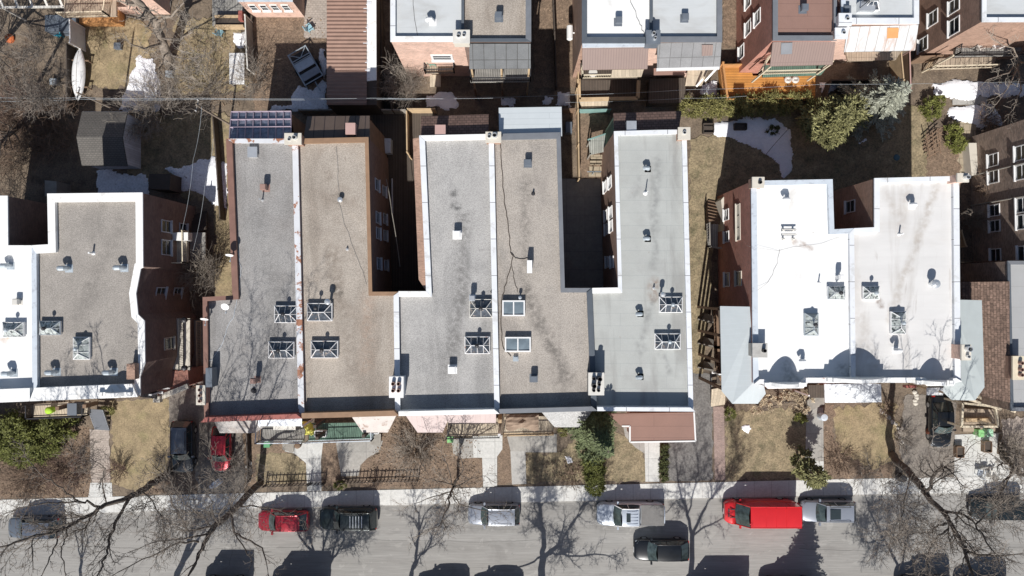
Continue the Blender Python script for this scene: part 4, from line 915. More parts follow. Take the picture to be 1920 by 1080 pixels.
# large grey porch roof, hipped, wraps the south-west corner
za, zb = 4.4, 3.5
def poly3(T, name, m, faces):
    mb = MB()
    for f in faces: mb.face([P(a, b, z) for a, b, z in f])
    for f in faces: mb.face([P(a, b, z-.12) for a, b, z in f][::-1])
    return part(mb, name, m, T)
poly3(T8, 'porch_roof', M_metal_porch, [[(1406, 575, 8.3), (1408, 608, 8.3), (1350, 574, 7.75)], [(1350, 574, 7.75), (1408, 608, 8.3), (1412, 718, 8.3), (1373, 757, 7.75), (1353, 733, 7.75)],
    [(1412, 718, 8.3), (1432, 722, 8.3), (1436, 738, 8.0), (1421, 757, 7.75), (1373, 757, 7.75)]])
deck(T8, [(1338, 576), (1400, 576), (1402, 715), (1345, 720)], 1.3, M_deck_dark, 'deck')
rail(T8, [(1338, 578), (1341, 650), (1345, 700), (1362, 735)], 1.3, M_wood_brown, .95, .3, t=.12); posts(T8, [(1354, 580), (1355, 630), (1356, 680), (1357, 730)], -.1, 7.0, M_wood_brown, .2)
for py in (600, 645, 690):
    mb = MB(); a = P(1318, py-6, .05); b = P(1338, py, 1.2); mb.beam(a, b, .7, .15); mb.beam((a[0]-.5, a[1]-.2, .2), (b[0], b[1]-.2, 1.3), .1, .9); part(mb, 'side_steps', M_wood_grey, T8)
steps(T8, (1348, 728), (1346, 760), 1.3, 1.15, M_deck_beige, 5)
mb = MB(); mb.prism([P(a, b, 1.9)[:2] for a, b in ((1352, 375), (1358, 368), (1364, 430), (1358, 432))], -.1, 1.9); part(mb, 'ledge', M_ledge, T8)
# stair and small deck beside the west wall
deck(T8, [(1325, 420), (1347, 420), (1345, 464), (1327, 462)], 1.6, M_deck_grey, 'landing'); rail(T8, [(1325, 420), (1326, 463), (1346, 466)], 1.6, M_wood_grey, .9, .2)
steps(T8, (1338, 418), (1338, 378), 1.6, 1.1, M_wood_brown, 7)
# white ribbed front porch
sloped(T8, [(1546, 720), (1603, 720)], [(1603, 755), (1547, 755)], 4.2, 3.6, M_metal_white); sloped(T9, [(1603.4, 720), (1652, 720)], [(1653, 754), (1603.4, 755)], 4.2, 3.6, M_metal_white)
deck(T8, [(1516, 722), (1546, 722), (1546, 746), (1516, 746)], 1.2, M_deck_dark); steps(T8, (1530, 744), (1530, 764), 1.2, 1.5, M_wood_grey, 4); posts(T8, [(1517, 742)], 0, 3.8, M_white)
mb = MB(); mb.prism([P(a, b, 2.5)[:2] for a, b in ((1560, 722), (1648, 722), (1646, 746), (1562, 748))], -.1, 2.8); part(mb, 'porch_wall', M_brick_red, T8)
# right side porch
poly3(T9, 'porch_roof', M_metal_green, [[(1800, 562, 8.2), (1800, 610, 8.2), (1841, 563, 7.8)], [(1841, 563, 7.8), (1800, 610, 8.2), (1802, 714, 8.2), (1828, 751, 7.8), (1846, 726, 7.8)], [(1802, 714, 8.2), (1770, 718, 8.2), (1768, 735, 8.0), (1784, 750, 7.8), (1828, 751, 7.8)]])
sloped(T9, [(1738, 727), (1772, 727)], [(1768, 741), (1738, 741)], 4.5, 4.2, M_white)
posts(T9, [(1802, 744), (1838, 720), (1834, 572)], -.1, 7.1, M_wood_light)
window(T9, *e9, 1625, 380, 1.0, 1.5, M_white, zc=5.0)
# red gable inserts seen under the cornice
mb = MB()
for px in (1706,): x, y, _ = P(px, 722, 6.5); mb.box(x, y-.1, 6.2, .8, .2, .5)
part(mb, 'frieze', M_cope_red, T9)

# --- east edge: brown brick block of three storeys, and shingle roofed house
T10 = thing('apartment_block', 'three storey brown brick block with white framed windows at the east edge', 'apartment block', P(1900, 400)[:2]+(0,))
bl = [P(a, b, 8.6)[:2] for a, b in ((1935, 222), (2200, 150), (2200, 495), (1935, 495))]
pb = [P(1817, 258, 0)[:2], P(1824, 520, 0)[:2], P(2150, 520, 0)[:2], P(2150, 160, 0)[:2]]
mb = MB(); mb.prism(pb, -.1, 10.2); part(mb, 'wall', M_brick_brown, T10)
mb = MB(); mb.prism(inset(pb[::1], [-.1]*4) if area(pb) > 0 else inset(pb[::-1], [-.1]*4), 10.2, 10.5); part(mb, 'parapet_cap', M_cope_dark, T10)
wa, wb = pb[0], pb[1]
for px, py, ww in ((1852, 303, 1.1), (1852, 334, 1.1), (1855, 396, 1.0), (1856, 425, 1.0), (1857, 480, 1.2)): window(T10, wa, wb, px, py, ww, 1.25, M_white, zc=3.0)
for px, py, ww in ((1901, 290, 1.2), (1901, 326, 1.2), (1902, 387, 1.2), (1902, 418, 1.2), (1904, 477, 1.3)): window(T10, wa, wb, px, py, ww, 1.35, M_white, zc=6.2)
mb = MB()
for py in (268, 320): a = wallpt(1880, py, wa, wb)
l_ = hypot(wb[0]-wa[0], wb[1]-wa[1])
for s_ in (3.4, 6.0):
    x, y = wa[0]+(wb[0]-wa[0])*s_/l_-.07, wa[1]+(wb[1]-wa[1])*s_/l_; mb.cyl(x, y, 0, 10, .06, .06, 6)
part(mb, 'downpipe', M_wood_grey, T10)
mb = MB(); mb.prism([P(a, b, 1.0)[:2] for a, b in ((1816, 268), (1831, 268), (1834, 325), (1822, 330))], -.1, 1.0); part(mb, 'ledge', M_ledge, T10)
T11 = H('shingled_house', 'house with long brown shingle roof and flat grey roof at the east edge', (1900, 640))
sloped(T11, [(1893, 528), (1894, 755)], [(1812, 735), (1802, 529)], 7.4, 5.6, M_shingle_tanbrown, 'roof', .25)
building(T11, [(1890, 490), (2080, 490), (2080, 770), (1896, 770)], 7.3, M_brick_brown, M_memb_grey, [(M_cope_slate, .25, 0), (M_cope_slate, .25, 0), (M_cope_slate, .25, 0), (M_cope_dark, .2, 0)])
mb = MB(); mb.prism([P(a, b, 5.0)[:2] for a, b in ((1808, 536), (1888, 536), (1890, 735), (1818, 728))], -.1, 5.1); part(mb, 'side_wall', M_brick_brown, T11)
chimney(T11, 1912, 690, .95, 1.7, 6.9, 8.1, M_brick_tan, M_cream, [(0, .4, .16, .3), (0, -.1, .16, .3), (0, -.5, .16, .3)], M_brown_cap)
sloped(T11, [(1896, 705), (1940, 705)], [(1940, 730), (1896, 728)], 7.0, 6.4, M_memb_grey, 'porch_roof')
T12 = H('shed_roofed_house', 'tan brown shingled dormer wing with grey flat top, above the long shingle roof', (1905, 500))
mb = MB(); mb.prism([P(a, b, 6.4)[:2] for a, b in ((1880, 488), (1990, 486), (1990, 515), (1888, 517))], -.1, 6.4); part(mb, 'roof', M_shingle_tanbrown, T12)
mb = MB(); mb.prism([P(a, b, 6.9)[:2] for a, b in ((1884, 516), (1990, 514), (1990, 526), (1886, 528))], -.1, 6.9); part(mb, 'wall', M_memb_bluish, T12)

# --- the houses along the top edge (their rear, south fronts are seen)
GT = 'houses across the back gardens'
def top_house(label, px, wm, dm, cop, south=(M_cope_dark, .3, .05), group=GT, name='back_house', hz=HZ, drop=.3):
    T = H(name, label, ((px[0]+px[1])/2, 60), group)
    x0, x1, y1 = px
    building(T, [(x0, -190), (x1, -190), (x1, y1), (x0, y1)], hz, wm, dm, [cop[0], cop[1], south, cop[2]], drop)
    return T, wline((x0, y1), (x1, y1), hz)
TA, sA = top_house('small brick house with pale roof and row of four white windows facing the garden', (446, 548, 2), M_brick_orange, M_memb_bluish, [(M_cope_white, .3, .02)]*3, (M_cope_blue, .3, .03), hz=3.5)
for px in (476, 496, 516, 537): window(TA, *sA, px, 14, .62, 1.2, M_white, zc=2.2)
TB, sB = top_house('house with light grey roof above creeper covered orange brick wall and small balcony', (733, 869, 77), M_brick_orange, M_memb_bluish, [(M_cope_white, .3, .02), (M_cope_dark, .16, .04), (M_cope_white, .34, .03)], (M_cope_bright, .36, .03))
window(TB, *sB, 828, 104, 1.75, 1.35, M_white, zc=5.0, trim=.17)
chimney(TB, 865, 68, 1.15, .85, DK, 8.6, M_ledge, M_offwhite, [(-.2, 0, .16, .2), (.2, .05, .14, .2)], M_steel)
gooseneck(TB, 810, 36, DK, M_white, .17, .6)
deck(TB, [(798, 112), (852, 112), (852, 136), (798, 138)], 2.8, M_deck_tan, 'balcony'); rail(TB, [(798, 112), (798, 137), (852, 136), (852, 112)], 2.8, M_dark_metal)
deck(TB, [(806, 140), (826, 140), (826, 162), (806, 162)], 1.2, M_deck_beige, 'landing')
TC, sC = top_house('house with plain tan gravel roof above grey panelled porch roof', (869, 995, 77), M_brick_dark, M_gravel_tan, [(M_cope_dark, .3, .03), (M_cope_slate, .38, .04), None], (M_cope_dark, .2, .03))
box_vent(TC, 935, 27, DK, M_slatecap, .52, .7)
sloped(TC, [(880, 82), (995, 82)], [(995, 128), (880, 129)], 8.5, 7.5, M_shingle_dkgrey, 'porch_roof')
deck(TC, [(882, 110), (994, 110), (994, 153), (882, 154)], 5.0, M_deck_grey, 'balcony'); rail(TC, [(883, 130), (884, 153), (994, 152), (994, 130)], 5.0, M_dark_metal)
posts(TC, [(884, 128), (940, 128), (992, 127)], 0, 7.4, M_wood_light, .14); posts(TC, [(890, 165), (942, 165)], 0, 3.3, M_wood_brown, .14)
TD, sD = top_house('house with white membrane roof in dark edging above ribbed brown awning', (1092, 1223, 80), M_brick_tan, M_memb_white, [(M_cope_dark, .3, .03), (M_cope_dark, .2, .05), (M_cope_dark, .34, .04)], (M_cope_dark, .42, .05))
box_vent(TD, 1161, 36, DK, M_slatecap, .5, .6)
sloped(TD, [(1092, 87), (1216, 84)], [(1214, 129), (1092, 131)], 8.4, 7.6, M_awning_brown, 'porch_roof')
mb = MB(); mb.beam(P(1092, 84.5, 8.6), P(1216, 83, 8.6), .3, .2); part(mb, 'gutter', M_cope_blue, TD)
deck(TD, [(1088, 118), (1206, 118), (1196, 146), (1090, 148)], 5.0, M_deck_dark, 'balcony'); rail(TD, [(1090, 130), (1091, 147), (1196, 145), (1206, 130)], 5.0, M_cream, .9)
x, y, _ = P(1112, 136, 5.8); mb = MB(); mb.cyl(x, y, 5.0, 5.75, .08, .08, 8); mb.cyl(x, y, 5.7, 5.8, .35, .35, 14); part(mb, 'round_table', M_offwhite, TD)
deck(TD, [(1148, 131), (1207, 130), (1203, 143), (1146, 144)], 6.2, M_deck_beige, 'awning')
mb = MB()
for q in ([(1085, 148), (1086, 186), (1196, 184), (1198, 150)],):
    for i in range(3): a, b = P(*q[i], 1.3), P(*q[i+1], 1.3); mb.beam(a, b, .3, .25)
part(mb, 'deck_rim', M_wood_light, TD); deck(TD, [(1086, 150), (1196, 150), (1194, 184), (1087, 185)], .6, M_deck_dark, 'lower_deck')
deck(TD, [(1086, 186), (1146, 185), (1140, 200), (1090, 204)], .9, M_deck_beige, 'ramp')
TE, sE = top_house('house with pale membrane roof in grey edging above light grey panelled porch roof', (1223, 1353, 78), M_brick_orange, M_memb_bluish, [(M_cope_slate, .3, .03), (M_cope_slate, .34, .03), None], (M_cope_slate, .38, .03))
box_vent(TE, 1286, 30, DK, M_slatecap, .5, .5); chimney(TE, 1225, 69, .95, .9, DK, 8.7, M_slatecap, M_slatecap, [(0, .2, .16, .3), (.1, -.15, .14, .3)], M_steel)
sloped(TE, [(1233, 81), (1353, 79)], [(1350, 127), (1232, 130)], 8.5, 7.5, M_shingle_grey, 'porch_roof')
sloped(TE, [(1316, 84), (1337, 84)], [(1336, 104), (1316, 105)], 8.5, 8.06, M_awning_brown, 'roof_patch', .02)
mb = MB(); mb.beam(P(1231, 130, 7.55), P(1349, 127, 7.55), .18, .2); part(mb, 'gutter', M_white, TE)
deck(TE, [(1226, 128), (1290, 128), (1282, 140), (1226, 141)], 4.2, M_brown_cap, 'awning'); deck(TE, [(1290, 128), (1330, 126), (1316, 160), (1285, 160)], 2.6, M_deck_beige, 'deck')
mb = MB(); mb.beam(P(1346, 126, 4.2), P(1322, 152, 3.2), .16, .1); mb.beam(P(1318, 148, 3.4), P(1306, 162, 2.8), .16, .1); part(mb, 'stair_rail', M_white, TE)
mb = MB(); mb.prism([P(a, b, 1.2)[:2] for a, b in ((1218, 148), (1286, 146), (1284, 192), (1216, 194))], -.1, 1.2); part(mb, 'lower_deck', M_deck_dark, TE)
TF, sF = top_house('house with brown membrane roof and red brick side wall, above orange deck', (1450, 1568, 75), M_brick_red, M_memb_brown, [(M_cope_slate, .3, .03), (M_cope_slate, .2, .03), (M_cope_slate, .34, .03)], (M_cope_slate, .34, .03))
box_vent(TF, 1511, 12, DK, M_slatecap, .5, .6)
sloped(TF, [(1449, 79), (1567, 76)], [(1561, 121), (1444, 124)], 8.4, 7.4, M_awning_brown, 'porch_roof')
sloped(TF, [(1465, 81), (1486, 80)], [(1485, 101), (1464, 102)], 8.42, 7.97, M_cope_slate, 'roof_patch', .02)
deck(TF, [(1435, 122), (1556, 120), (1540, 140), (1430, 144)], 4.8, M_deck_green, 'balcony'); rail(TF, [(1420, 140), (1530, 137), (1552, 122)], 4.8, M_cream, .95); rail(TF, [(1446, 96), (1420, 140)], 4.8, M_cream, .95)
posts(TF, [(1446, 123), (1558, 120)], 3, 7.3, M_cream)
wF = wline((1450, -190), (1450, 75), HZ)
for px, py, zc in ((1427, 26, 5.4), (1405, 50, 3.2), (1400, 5, 3.2), (1392, 96, 1.5)): window(TF, *wF, px, py, 1.15, 1.3, M_white, zc=zc)
TG, sG = top_house('house with cluttered pale blue roof and rusty white porch roof', (1578, 1722, 44), M_brick_orange, M_memb_bluish, [(M_cope_white, .3, .02), (M_cope_white, .34, .03), (M_cope_blue, .3, .03)], (M_cope_white, .42, .03))
sloped(TG, [(1590, 50), (1722, 47)], [(1716, 94), (1583, 97)], 8.4, 7.5, M_metal_rusty, 'porch_roof')
sloped(TG, [(1664, 52), (1685, 52)], [(1684, 71), (1663, 72)], 8.37, 7.98, M_wood_orange, 'roof_patch', .02)
chimney(TG, 1585, 36, .85, .8, DK, 8.6, M_cope_white, M_cope_white, [(.1, .0, .15, .2)], M_steel); chimney(TG, 1578, 62, .85, .7, 5, 8.4, M_brick_orange, M_cope_white, [(.1, .0, .15, .2)], M_steel)
hip_skylight(TG, 1634, 6, 1.2, 1.0, DK, 2, fm=M_white, ball=False); box_vent(TG, 1590, 16, DK, M_slatecap, .55, .5)
x_ = MB(); xx, yy, _ = P(1620, 16, DK); x_.box(xx, yy, DK, 1.2, .7, .5); part(x_, 'roof_unit', M_steel, TG)
deck(TG, [(1586, 98), (1690, 96), (1680, 112), (1590, 114)], 2.6, M_deck_tan, 'deck')
TH, sH = top_house('house with brown brick side wall and pink brick rear above weathered deck', (1842, 2050, 40), M_brick_tan, M_memb_bluish, [(M_cope_white, .3, .02), (M_cope_white, .34, .03), (M_cope_white, .3, .03)], (M_cope_white, .3, .03))
wH = wline((1842, -190), (1842, 40), HZ)
for px, py, zc, ww in ((1812, 36, 5.4, 1.3), (1765, 24, 2.6, 1.2), (1800, 4, 5.4, 1.1), (1750, 72, 1.2, 1.2)): window(TH, *wH, px, py, ww, 1.35, M_white, zc=zc)
deck(TH, [(1790, 72), (1916, 66), (1916, 104), (1790, 106)], 3.0, M_deck_grey, 'deck'); rail(TH, [(1790, 90), (1788, 105), (1930, 103)], 3.0, M_dark_metal, .95)
deck(TH, [(1762, 108), (1872, 104), (1860, 126), (1745, 130)], 1.6, M_deck_tan, 'lower_deck'); rail(TH, [(1745, 130), (1860, 127)], 1.6, M_cream, .9, .4); steps(TH, (1762, 116), (1736, 124), 1.6, 1.2, M_wood_light, 5)
posts(TH, [(1788, 104), (1788, 76)], 0, 4.4, M_cream)
# balcony house at the top left and glazed lean-to
TI = H('porch_house', 'house end with timber balcony and lattice at the top edge, beside the bare tree', (170, 5), GT)
deck(TI, [(120, -40), (218, -40), (218, 30), (120, 32)], 3.0, M_deck_tan, 'balcony'); rail(TI, [(120, 32), (205, 30), (212, -10)], 3.0, M_cream, 1.0, .12)
mb = MB(); mb.prism([P(a, b, 7.5)[:2] for a, b in ((60, -190), (230, -190), (230, -45), (60, -45))], -.1, 7.5); part(mb, 'wall', M_brick_orange, TI)
mb = MB(); mb.prism([P(a, b, 1.5)[:2] for a, b in ((140, 10), (216, 8), (216, 38), (140, 38))], -.1, .9); part(mb, 'planter', M_wood_orange, TI)
TJ = H('lean_to', 'white framed glazed lean-to at the top left corner', (60, 0), GT); TJ['category'] = 'lean-to'
mb = MB()
for k in range(5): x = 5+k*28; mb.beam(P(x-30, -60, 4.0), P(x, 12, 3.0), .18, .12)
mb.beam(P(-40, 14, 3.0), P(120, 12, 3.0), .16, .14); mb.beam(P(-60, -60, 4.0), P(100, -60, 4.0), .16, .14)
part(mb, 'rafter', M_offwhite, TJ)
mb = MB(); mb.prism([P(a, b, 2.8)[:2] for a, b in ((60, 14), (120, 14), (120, 45), (60, 45))], -.1, 1.2); part(mb, 'platform', mat('blue_grey_decking', (.10, .12, .15), var=.3), TJ)
posts(TJ, [(2, 13), (118, 12)], 0, 3.0, M_offwhite)
# long garage with ribbed brown roof
TK = thing('garage', 'long garage with ribbed brown metal roof and peeling white strip', 'garage', P(655, 60)[:2]+(0,))
gz = 3.4
for nm, px, m_ in (('wall', [(614, -190), (704, -190), (706, 196), (614, 197)], M_wood_dark),):
    mb = MB(); mb.prism([P(a, b, gz)[:2] for a, b in px], -.1, gz-.1); part(mb, nm, m_, TK)
mb = MB(); y0, y1 = P(0, 197, gz)[1], P(0, -190, gz)[1]; xa, xb = P(613, 0, gz)[0], P(688, 0, gz)[0]; n = int((y1-y0)/.16); rows = []
for k in range(n+1):
    z = gz+.05+(.055 if k % 2 else 0); rows.append([(xa, y0+k*.16, z), (xb, y0+k*.16, z)])
mb.grid(rows); part(mb, 'roof', M_ribbed_brown, TK)
mb = MB(); mb.prism([P(a, b, gz)[:2] for a, b in ((688, -190), (705, -190), (706, 150), (688, 152))], gz-.1, gz+.03); part(mb, 'roof_edge', M_cope_bright, TK)
mb = MB()
for k in range(8): x, y, _ = P(R.uniform(684, 692), R.uniform(0, 140), gz); mb.box(x, y, gz+.031, R.uniform(.2, .5), R.uniform(.15, .6), .03)
part(mb, 'roof_patch', M_cope_white, TK)

# street fronts (seen only from lower viewpoints)
for T_, p0, p1, py in ((T1, 384, 570, 784), (T2, 570, 750, 778), (T3, 750, 936, 774), (T4, 936, 1118, 769), (T5, 1118, 1299, 767), (T8, 1430, 1600, 724), (T9, 1603, 1790, 718), (T6, -60, 60, 752), (T7, 64, 260, 746)):
    fa, fb = wline((p0, py), (p1, py), HZ)
    if T_ in (T8,): fa, fb = wline((p0, 717), (p1, 716), HZ)
    for u in (.2, .5, .8):
        qx = 960+((p0+(p1-p0)*u)-960)*(HC-HZ)/(HC-6.4); window(T_, fa, fb, qx, py, 1.05, 1.6, M_white, zc=6.4, flip=True)
    for u in (.22, .5):
        qx = 960+((p0+(p1-p0)*u)-960)*(HC-HZ)/(HC-2.8); window(T_, fa, fb, qx, py, 1.2, 1.7, M_white, zc=2.9, flip=True)
    qx = 960+((p0+(p1-p0)*.8)-960)*(HC-HZ)/(HC-2.2); window(T_, fa, fb, qx, py, 1.0, 2.1, M_wood_brown, zc=2.3, flip=True, name='door')

# ---------------------------------------------------------------- vehicles
def paint(name, c, metal=.35, rough=.28): 
    m = mat(name, c, rough=rough, var=.04, metal=metal, spec=.6)
    m.node_tree.nodes['Principled BSDF'].inputs['Coat Weight'].default_value = .6
    return m
M_glass_car = mat('car_glass', (.03, .04, .042), rough=.06, var=.1, spec=.9)
M_glass_green = mat('windscreen_glass', (.055, .075, .075), rough=.08, var=.5, scale=3, spec=.9)
M_tail = mat('tail_lamp_red', (.35, .02, .015), rough=.25, var=.05)
M_head = mat('head_lamp', (.30, .32, .35), rough=.15, var=.05, spec=.9)
M_tyre = mat('tyre', (.02, .02, .02), rough=.85, var=.1)
M_rim = mat('wheel_rim', (.4, .41, .42), rough=.3, metal=.7, var=.05)
M_plastic = mat('black_plastic', (.025, .025, .028), rough=.6, var=.1)
CG = 'cars parked along the street'
def car(name, label, cat, px, py, heading, L, W, Hh, pm, kind='suv', group=None, roofm=None, hoodm=None, extra=()):
    """heading: direction of the front, radians from +x. x forward. Roof centre pixel given."""
    x, y, _ = P(px, py, Hh*.6)
    T = thing(name, label, cat, (x, y, (-.128 if py > 925 else .06)), heading, group)
    h = W/2; F = L/2
    belt = Hh*(.60 if kind != 'van' else .52); hood = belt*.97
    # fractions along the car from the front: hood end, roof start, roof end, tail
    if kind == 'suv': ws0, ws1, rr, rb = .27, .40, .90, .985
    elif kind == 'sedan': ws0, ws1, rr, rb = .29, .43, .70, .86
    elif kind == 'hatch': ws0, ws1, rr, rb = .25, .40, .82, .97
    elif kind == 'van': ws0, ws1, rr, rb = .145, .285, .985, .995
    elif kind == 'pickup': ws0, ws1, rr, rb = .25, .35, .60, .635
    X = lambda f: F-f*L
    # lower body: stations with plan taper and height profile
    st = [0, .012, .04, .09, .16, ws0, .4, .5, .6, .7, .8, .9, .95, .985, 1]
    rows = []
    for f in st:
        e = min(f, 1-f); wv = h*(1-.30*max(0, 1-e/.10)**2.2*(1 if f < .5 else .7)-.02*max(0, 1-e/.25))
        zt = belt
        if f < ws0: zt = hood*(.70+.30*min(1, (f/ws0))**.55) if kind != 'van' else belt*(.72+.28*min(1, f/ws0))
        if kind == 'sedan' and f > .86: zt = belt*(.97-.05*(f-.86)/.14)
        if kind in ('suv', 'hatch', 'van') and f > .985: zt = belt*.9
        zt_c = zt+.04
        lo = .22 if e > .02 else .35
        prof = [(-.90, lo), (-1.0, lo+.15), (-1.0, zt*.62), (-.985, zt*.86), (-.93, zt*.965), (-.80, zt), (-.4, zt_c), (0, zt_c+.012), (.4, zt_c), (.80, zt), (.93, zt*.965), (.985, zt*.86), (1.0, zt*.62), (1.0, lo+.15), (.90, lo)]
        rows.append([(X(f), u*wv, z) for u, z in prof])
    mb = MB(); mb.grid(rows)
    mb.face([rows[0][k] for k in range(len(rows[0]))]); mb.face([rows[-1][k] for k in range(len(rows[-1])-1, -1, -1)])
    body = mb.build('body', pm, T, True)
    if hoodm: body.data.materials.append(hoodm)
    # greenhouse
    rw = h*(.74 if kind != 'van' else .86); bw = h*.93; top = Hh
    def gp(f, u, z): return (X(f), u, z)
    e0 = belt+.02
    rows = []
    for i in range(6):
        f = ws1+(rr-ws1)*i/5; crown = -.05*abs(2*i/5-1)**2*(1 if kind != 'van' else .3)
        rows.append([(X(f), rw*v, top+crown-.045*abs(v)**3-(.0)) for v in (-1, -.8, -.4, 0, .4, .8, 1)])
    mb = MB(); mb.grid(rows); roof = mb.build('roof', roofm or pm, T, True)
    fr, bk = rows[0], rows[-1]
    def glass(nm, a, b, c, d, m, bulge=0, n=5):
        r_ = []
        for i in range(n+1):
            t = i/n; p = [a[k]+(d[k]-a[k])*t for k in range(3)]; q = [b[k]+(c[k]-b[k])*t for k in range(3)]; row = []
            for j in range(n+1):
                s_ = j/n; w_ = 4*s_*(1-s_)*bulge; row.append((p[0]+(q[0]-p[0])*s_+w_, p[1]+(q[1]-p[1])*s_, p[2]+(q[2]-p[2])*s_))
            r_.append(row)
        g = MB(); g.grid(r_); return g.build(nm, m, T, True)
    A0, B0 = (X(ws0)-.02, -bw*.93, e0), (X(ws0)-.02, bw*.93, e0)
    glass('windscreen', A0, B0, (X(ws1)+.01, rw*.97, fr[-1][2]), (X(ws1)+.01, -rw*.97, fr[0][2]), M_glass_green, .14)
    C0, D0 = (X(rb), -bw*.93, e0), (X(rb), bw*.93, e0)
    glass('rear_window', D0, C0, (X(rr)-.01, -rw*.97, bk[0][2]), (X(rr)-.01, rw*.97, bk[-1][2]), M_glass_car if kind != 'van' else pm, -.05)
    for sd in (-1, 1):
        k = 0 if sd < 0 else -1
        g = MB(); g.grid([[(X(ws0)-.02, sd*bw*.93, e0)]+[(X(ws0+(rb-ws0)*t), sd*bw, e0) for t in (.25, .5, .75)]+[(X(rb), sd*bw*.93, e0)], [rows[i][k] for i in (0, 1, 2, 4, 5)]])
        side = g.build('side_window' if kind != 'van' else 'side_panel', M_glass_car if kind != 'van' else pm, T)
        # pillars
        g = MB(); g.tube([(X(ws0)-.02, sd*bw*.95, e0), (X(ws1), sd*rw*1.0, fr[0][2])], .045, 5)
        for i, t in ((2, .45), (4, .80)) if kind != 'pickup' else ((2, .5),):
            q = rows[i][k]; g.tube([(X(ws0+(rb-ws0)*t), sd*bw*1.005, e0), (q[0], q[1], q[2]-.01)], .035, 4)
        g.tube([(X(rb), sd*bw*.95, e0), (X(rr), sd*rw, bk[0][2])], .06, 5)
        g.tube([rows[i][k] for i in range(6)], .035, 5)
        g.build('pillar', pm if kind != 'pickup' else M_white, T)
        # mirror, lamps
        g = MB(); g.box(X(ws0+.05), sd*(h+.10), belt-.02, .16, .24, .17); g.build('wing_mirror', roofm or pm, T)
        g = MB(); hx = X(.035); g.grid([[(X(.075), sd*h*.93, belt*.72), (X(.03), sd*h*.72, belt*.72)], [(X(.085), sd*h*.90, belt*.86), (X(.05), sd*h*.62, belt*.83)]]); g.grid([[(X(.012), sd*h*.72, belt*.5), (X(.004), sd*h*.5, belt*.5)], [(X(.05), sd*h*.93, belt*.72), (X(.02), sd*h*.6, belt*.75)]]); g.box(X(.045), sd*h*.76, belt*.6, .18, .22, .12, sd*-.5); g.build('headlight', M_head, T)
        g = MB(); g.box(X(.982), sd*h*.78, belt*.72, .12, .22, .2); g.build('tail_light', M_tail, T)
        for fx in (.19, .80):
            g = MB(); wr = .34; g.tube([(X(fx), sd*(h-.19), wr), (X(fx), sd*(h+.008), wr)], wr, 16, True); tw = g.build('wheel', M_tyre, T)
            g = MB(); g.tube([(X(fx), sd*(h-.02), wr), (X(fx), sd*(h+.016), wr)], wr*.6, 12, True); g.build('rim', M_rim, tw)
    g = MB(); g.box(X(.003), 0, .35, .08, W*.62, .2); g.build('grille', M_plastic, T)
    g = MB(); g.box(X(.0)+.03, 0, .48, .02, .5, .12); g.build('number_plate', M_white, T)
    for ex in extra:
        if ex == 'rack':
            for sd in (-1, 1):
                g = MB(); g.tube([(X(ws1+.05), sd*rw*.88, top), (X(ws1+.08), sd*rw*.88, top+.07), (X(rr-.1), sd*rw*.88, top+.07), (X(rr-.06), sd*rw*.88, top)], .025, 5); g.build('roof_rail', M_plastic, T)
        if ex == 'bars':
            for t in (.35, .45, .55, .65, .75):
                g = MB(); xx = X(ws1+(rr-ws1)*t); g.beam((xx, -rw*.7, top+.03), (xx, rw*.7, top+.03), .05, .05); g.build('roof_bar', M_steel, T)
        if ex == 'sunroof':
            g = MB(); xa, xb_ = X(ws1+.06), X(ws1+.25) if kind != 'pickup' else X(ws1+.12); ry = rw*.62 if kind != 'pickup' else rw*.5
            g.box((xa+xb_)/2, 0, top-.01, abs(xa-xb_), ry*2, .03); g.build('sunroof', M_glass_car, T)
        if ex == 'bed':
            g = MB(); xa, xb_ = X(.645), X(.985); g.box((xa+xb_)/2, 0, belt-.05, xa-xb_, h*1.78, .13)
            for k in range(1, 3): g.box(xb_+(xa-xb_)*k/3, 0, belt+.075, .03, h*1.7, .02)
            g.build('bed_cover', M_bedcover, T)
            for k in range(5):
                g = MB(); g.box(X(.50), (k-2)*rw*.36, top-.0, L*.16, .05, .015); g.build('roof_rib', pm, T)
        if ex == 'hoodscoop':
            g = MB(); g.box(X(.14), 0, belt-.06, .5, .9, .1); g.build('bonnet_scoop', pm, T)
        if ex == 'vanribs':
            for sd in (-1, 1):
                g = MB(); g.box(X(.10), sd*.34, belt*.97, .5, .07, .05); g.box(X(.05), sd*.2, belt*.84, .12, .3, .05); g.build('bonnet_vent', M_plastic, T)
                g = MB(); g.tube([(X(.15), sd*.1, belt+.06), (X(.19), sd*.6, belt+.2)], .018, 4); g.build('wiper', M_plastic, T)
            for t in (.3, .5, .7):
                g = MB(); xx = X(ws1+(rr-ws1)*t); g.box(xx, 0, top-.02, .05, rw*1.8, .035); g.build('roof_rib', pm, T)
        if ex == 'spoiler':
            g = MB(); g.box(X(rr+.02), 0, top-.1, .22, rw*1.7, .06); g.build('spoiler', pm, T)
    return T
M_bedcover = mat('bed_cover_grey', (.17, .165, .16), rough=.8, var=.12, fine=.1)
p_silver = paint('silver_paint', (.31, .335, .385)); p_grey = paint('grey_paint', (.15, .17, .20)); p_dkred = paint('dark_red_paint', (.36, .02, .035))
p_red = paint('bright_red_paint', (.62, .018, .022), .1); p_black = paint('black_paint', (.012, .014, .017), .3); p_dkgreen = paint('black_green_paint', (.014, .022, .024))
p_white = paint('white_silver_paint', (.52, .57, .64), .3); p_bluegrey = paint('blue_grey_paint', (.13, .15, .19)); p_black2 = paint('charcoal_paint', (.03, .034, .04))
car('parked_car', 'grey estate car at the west end of the street, half hidden by twigs', 'car', 58, 992, pi, 4.5, 1.82, 1.6, p_grey, 'suv', CG, roofm=p_bluegrey, extra=('rack',))
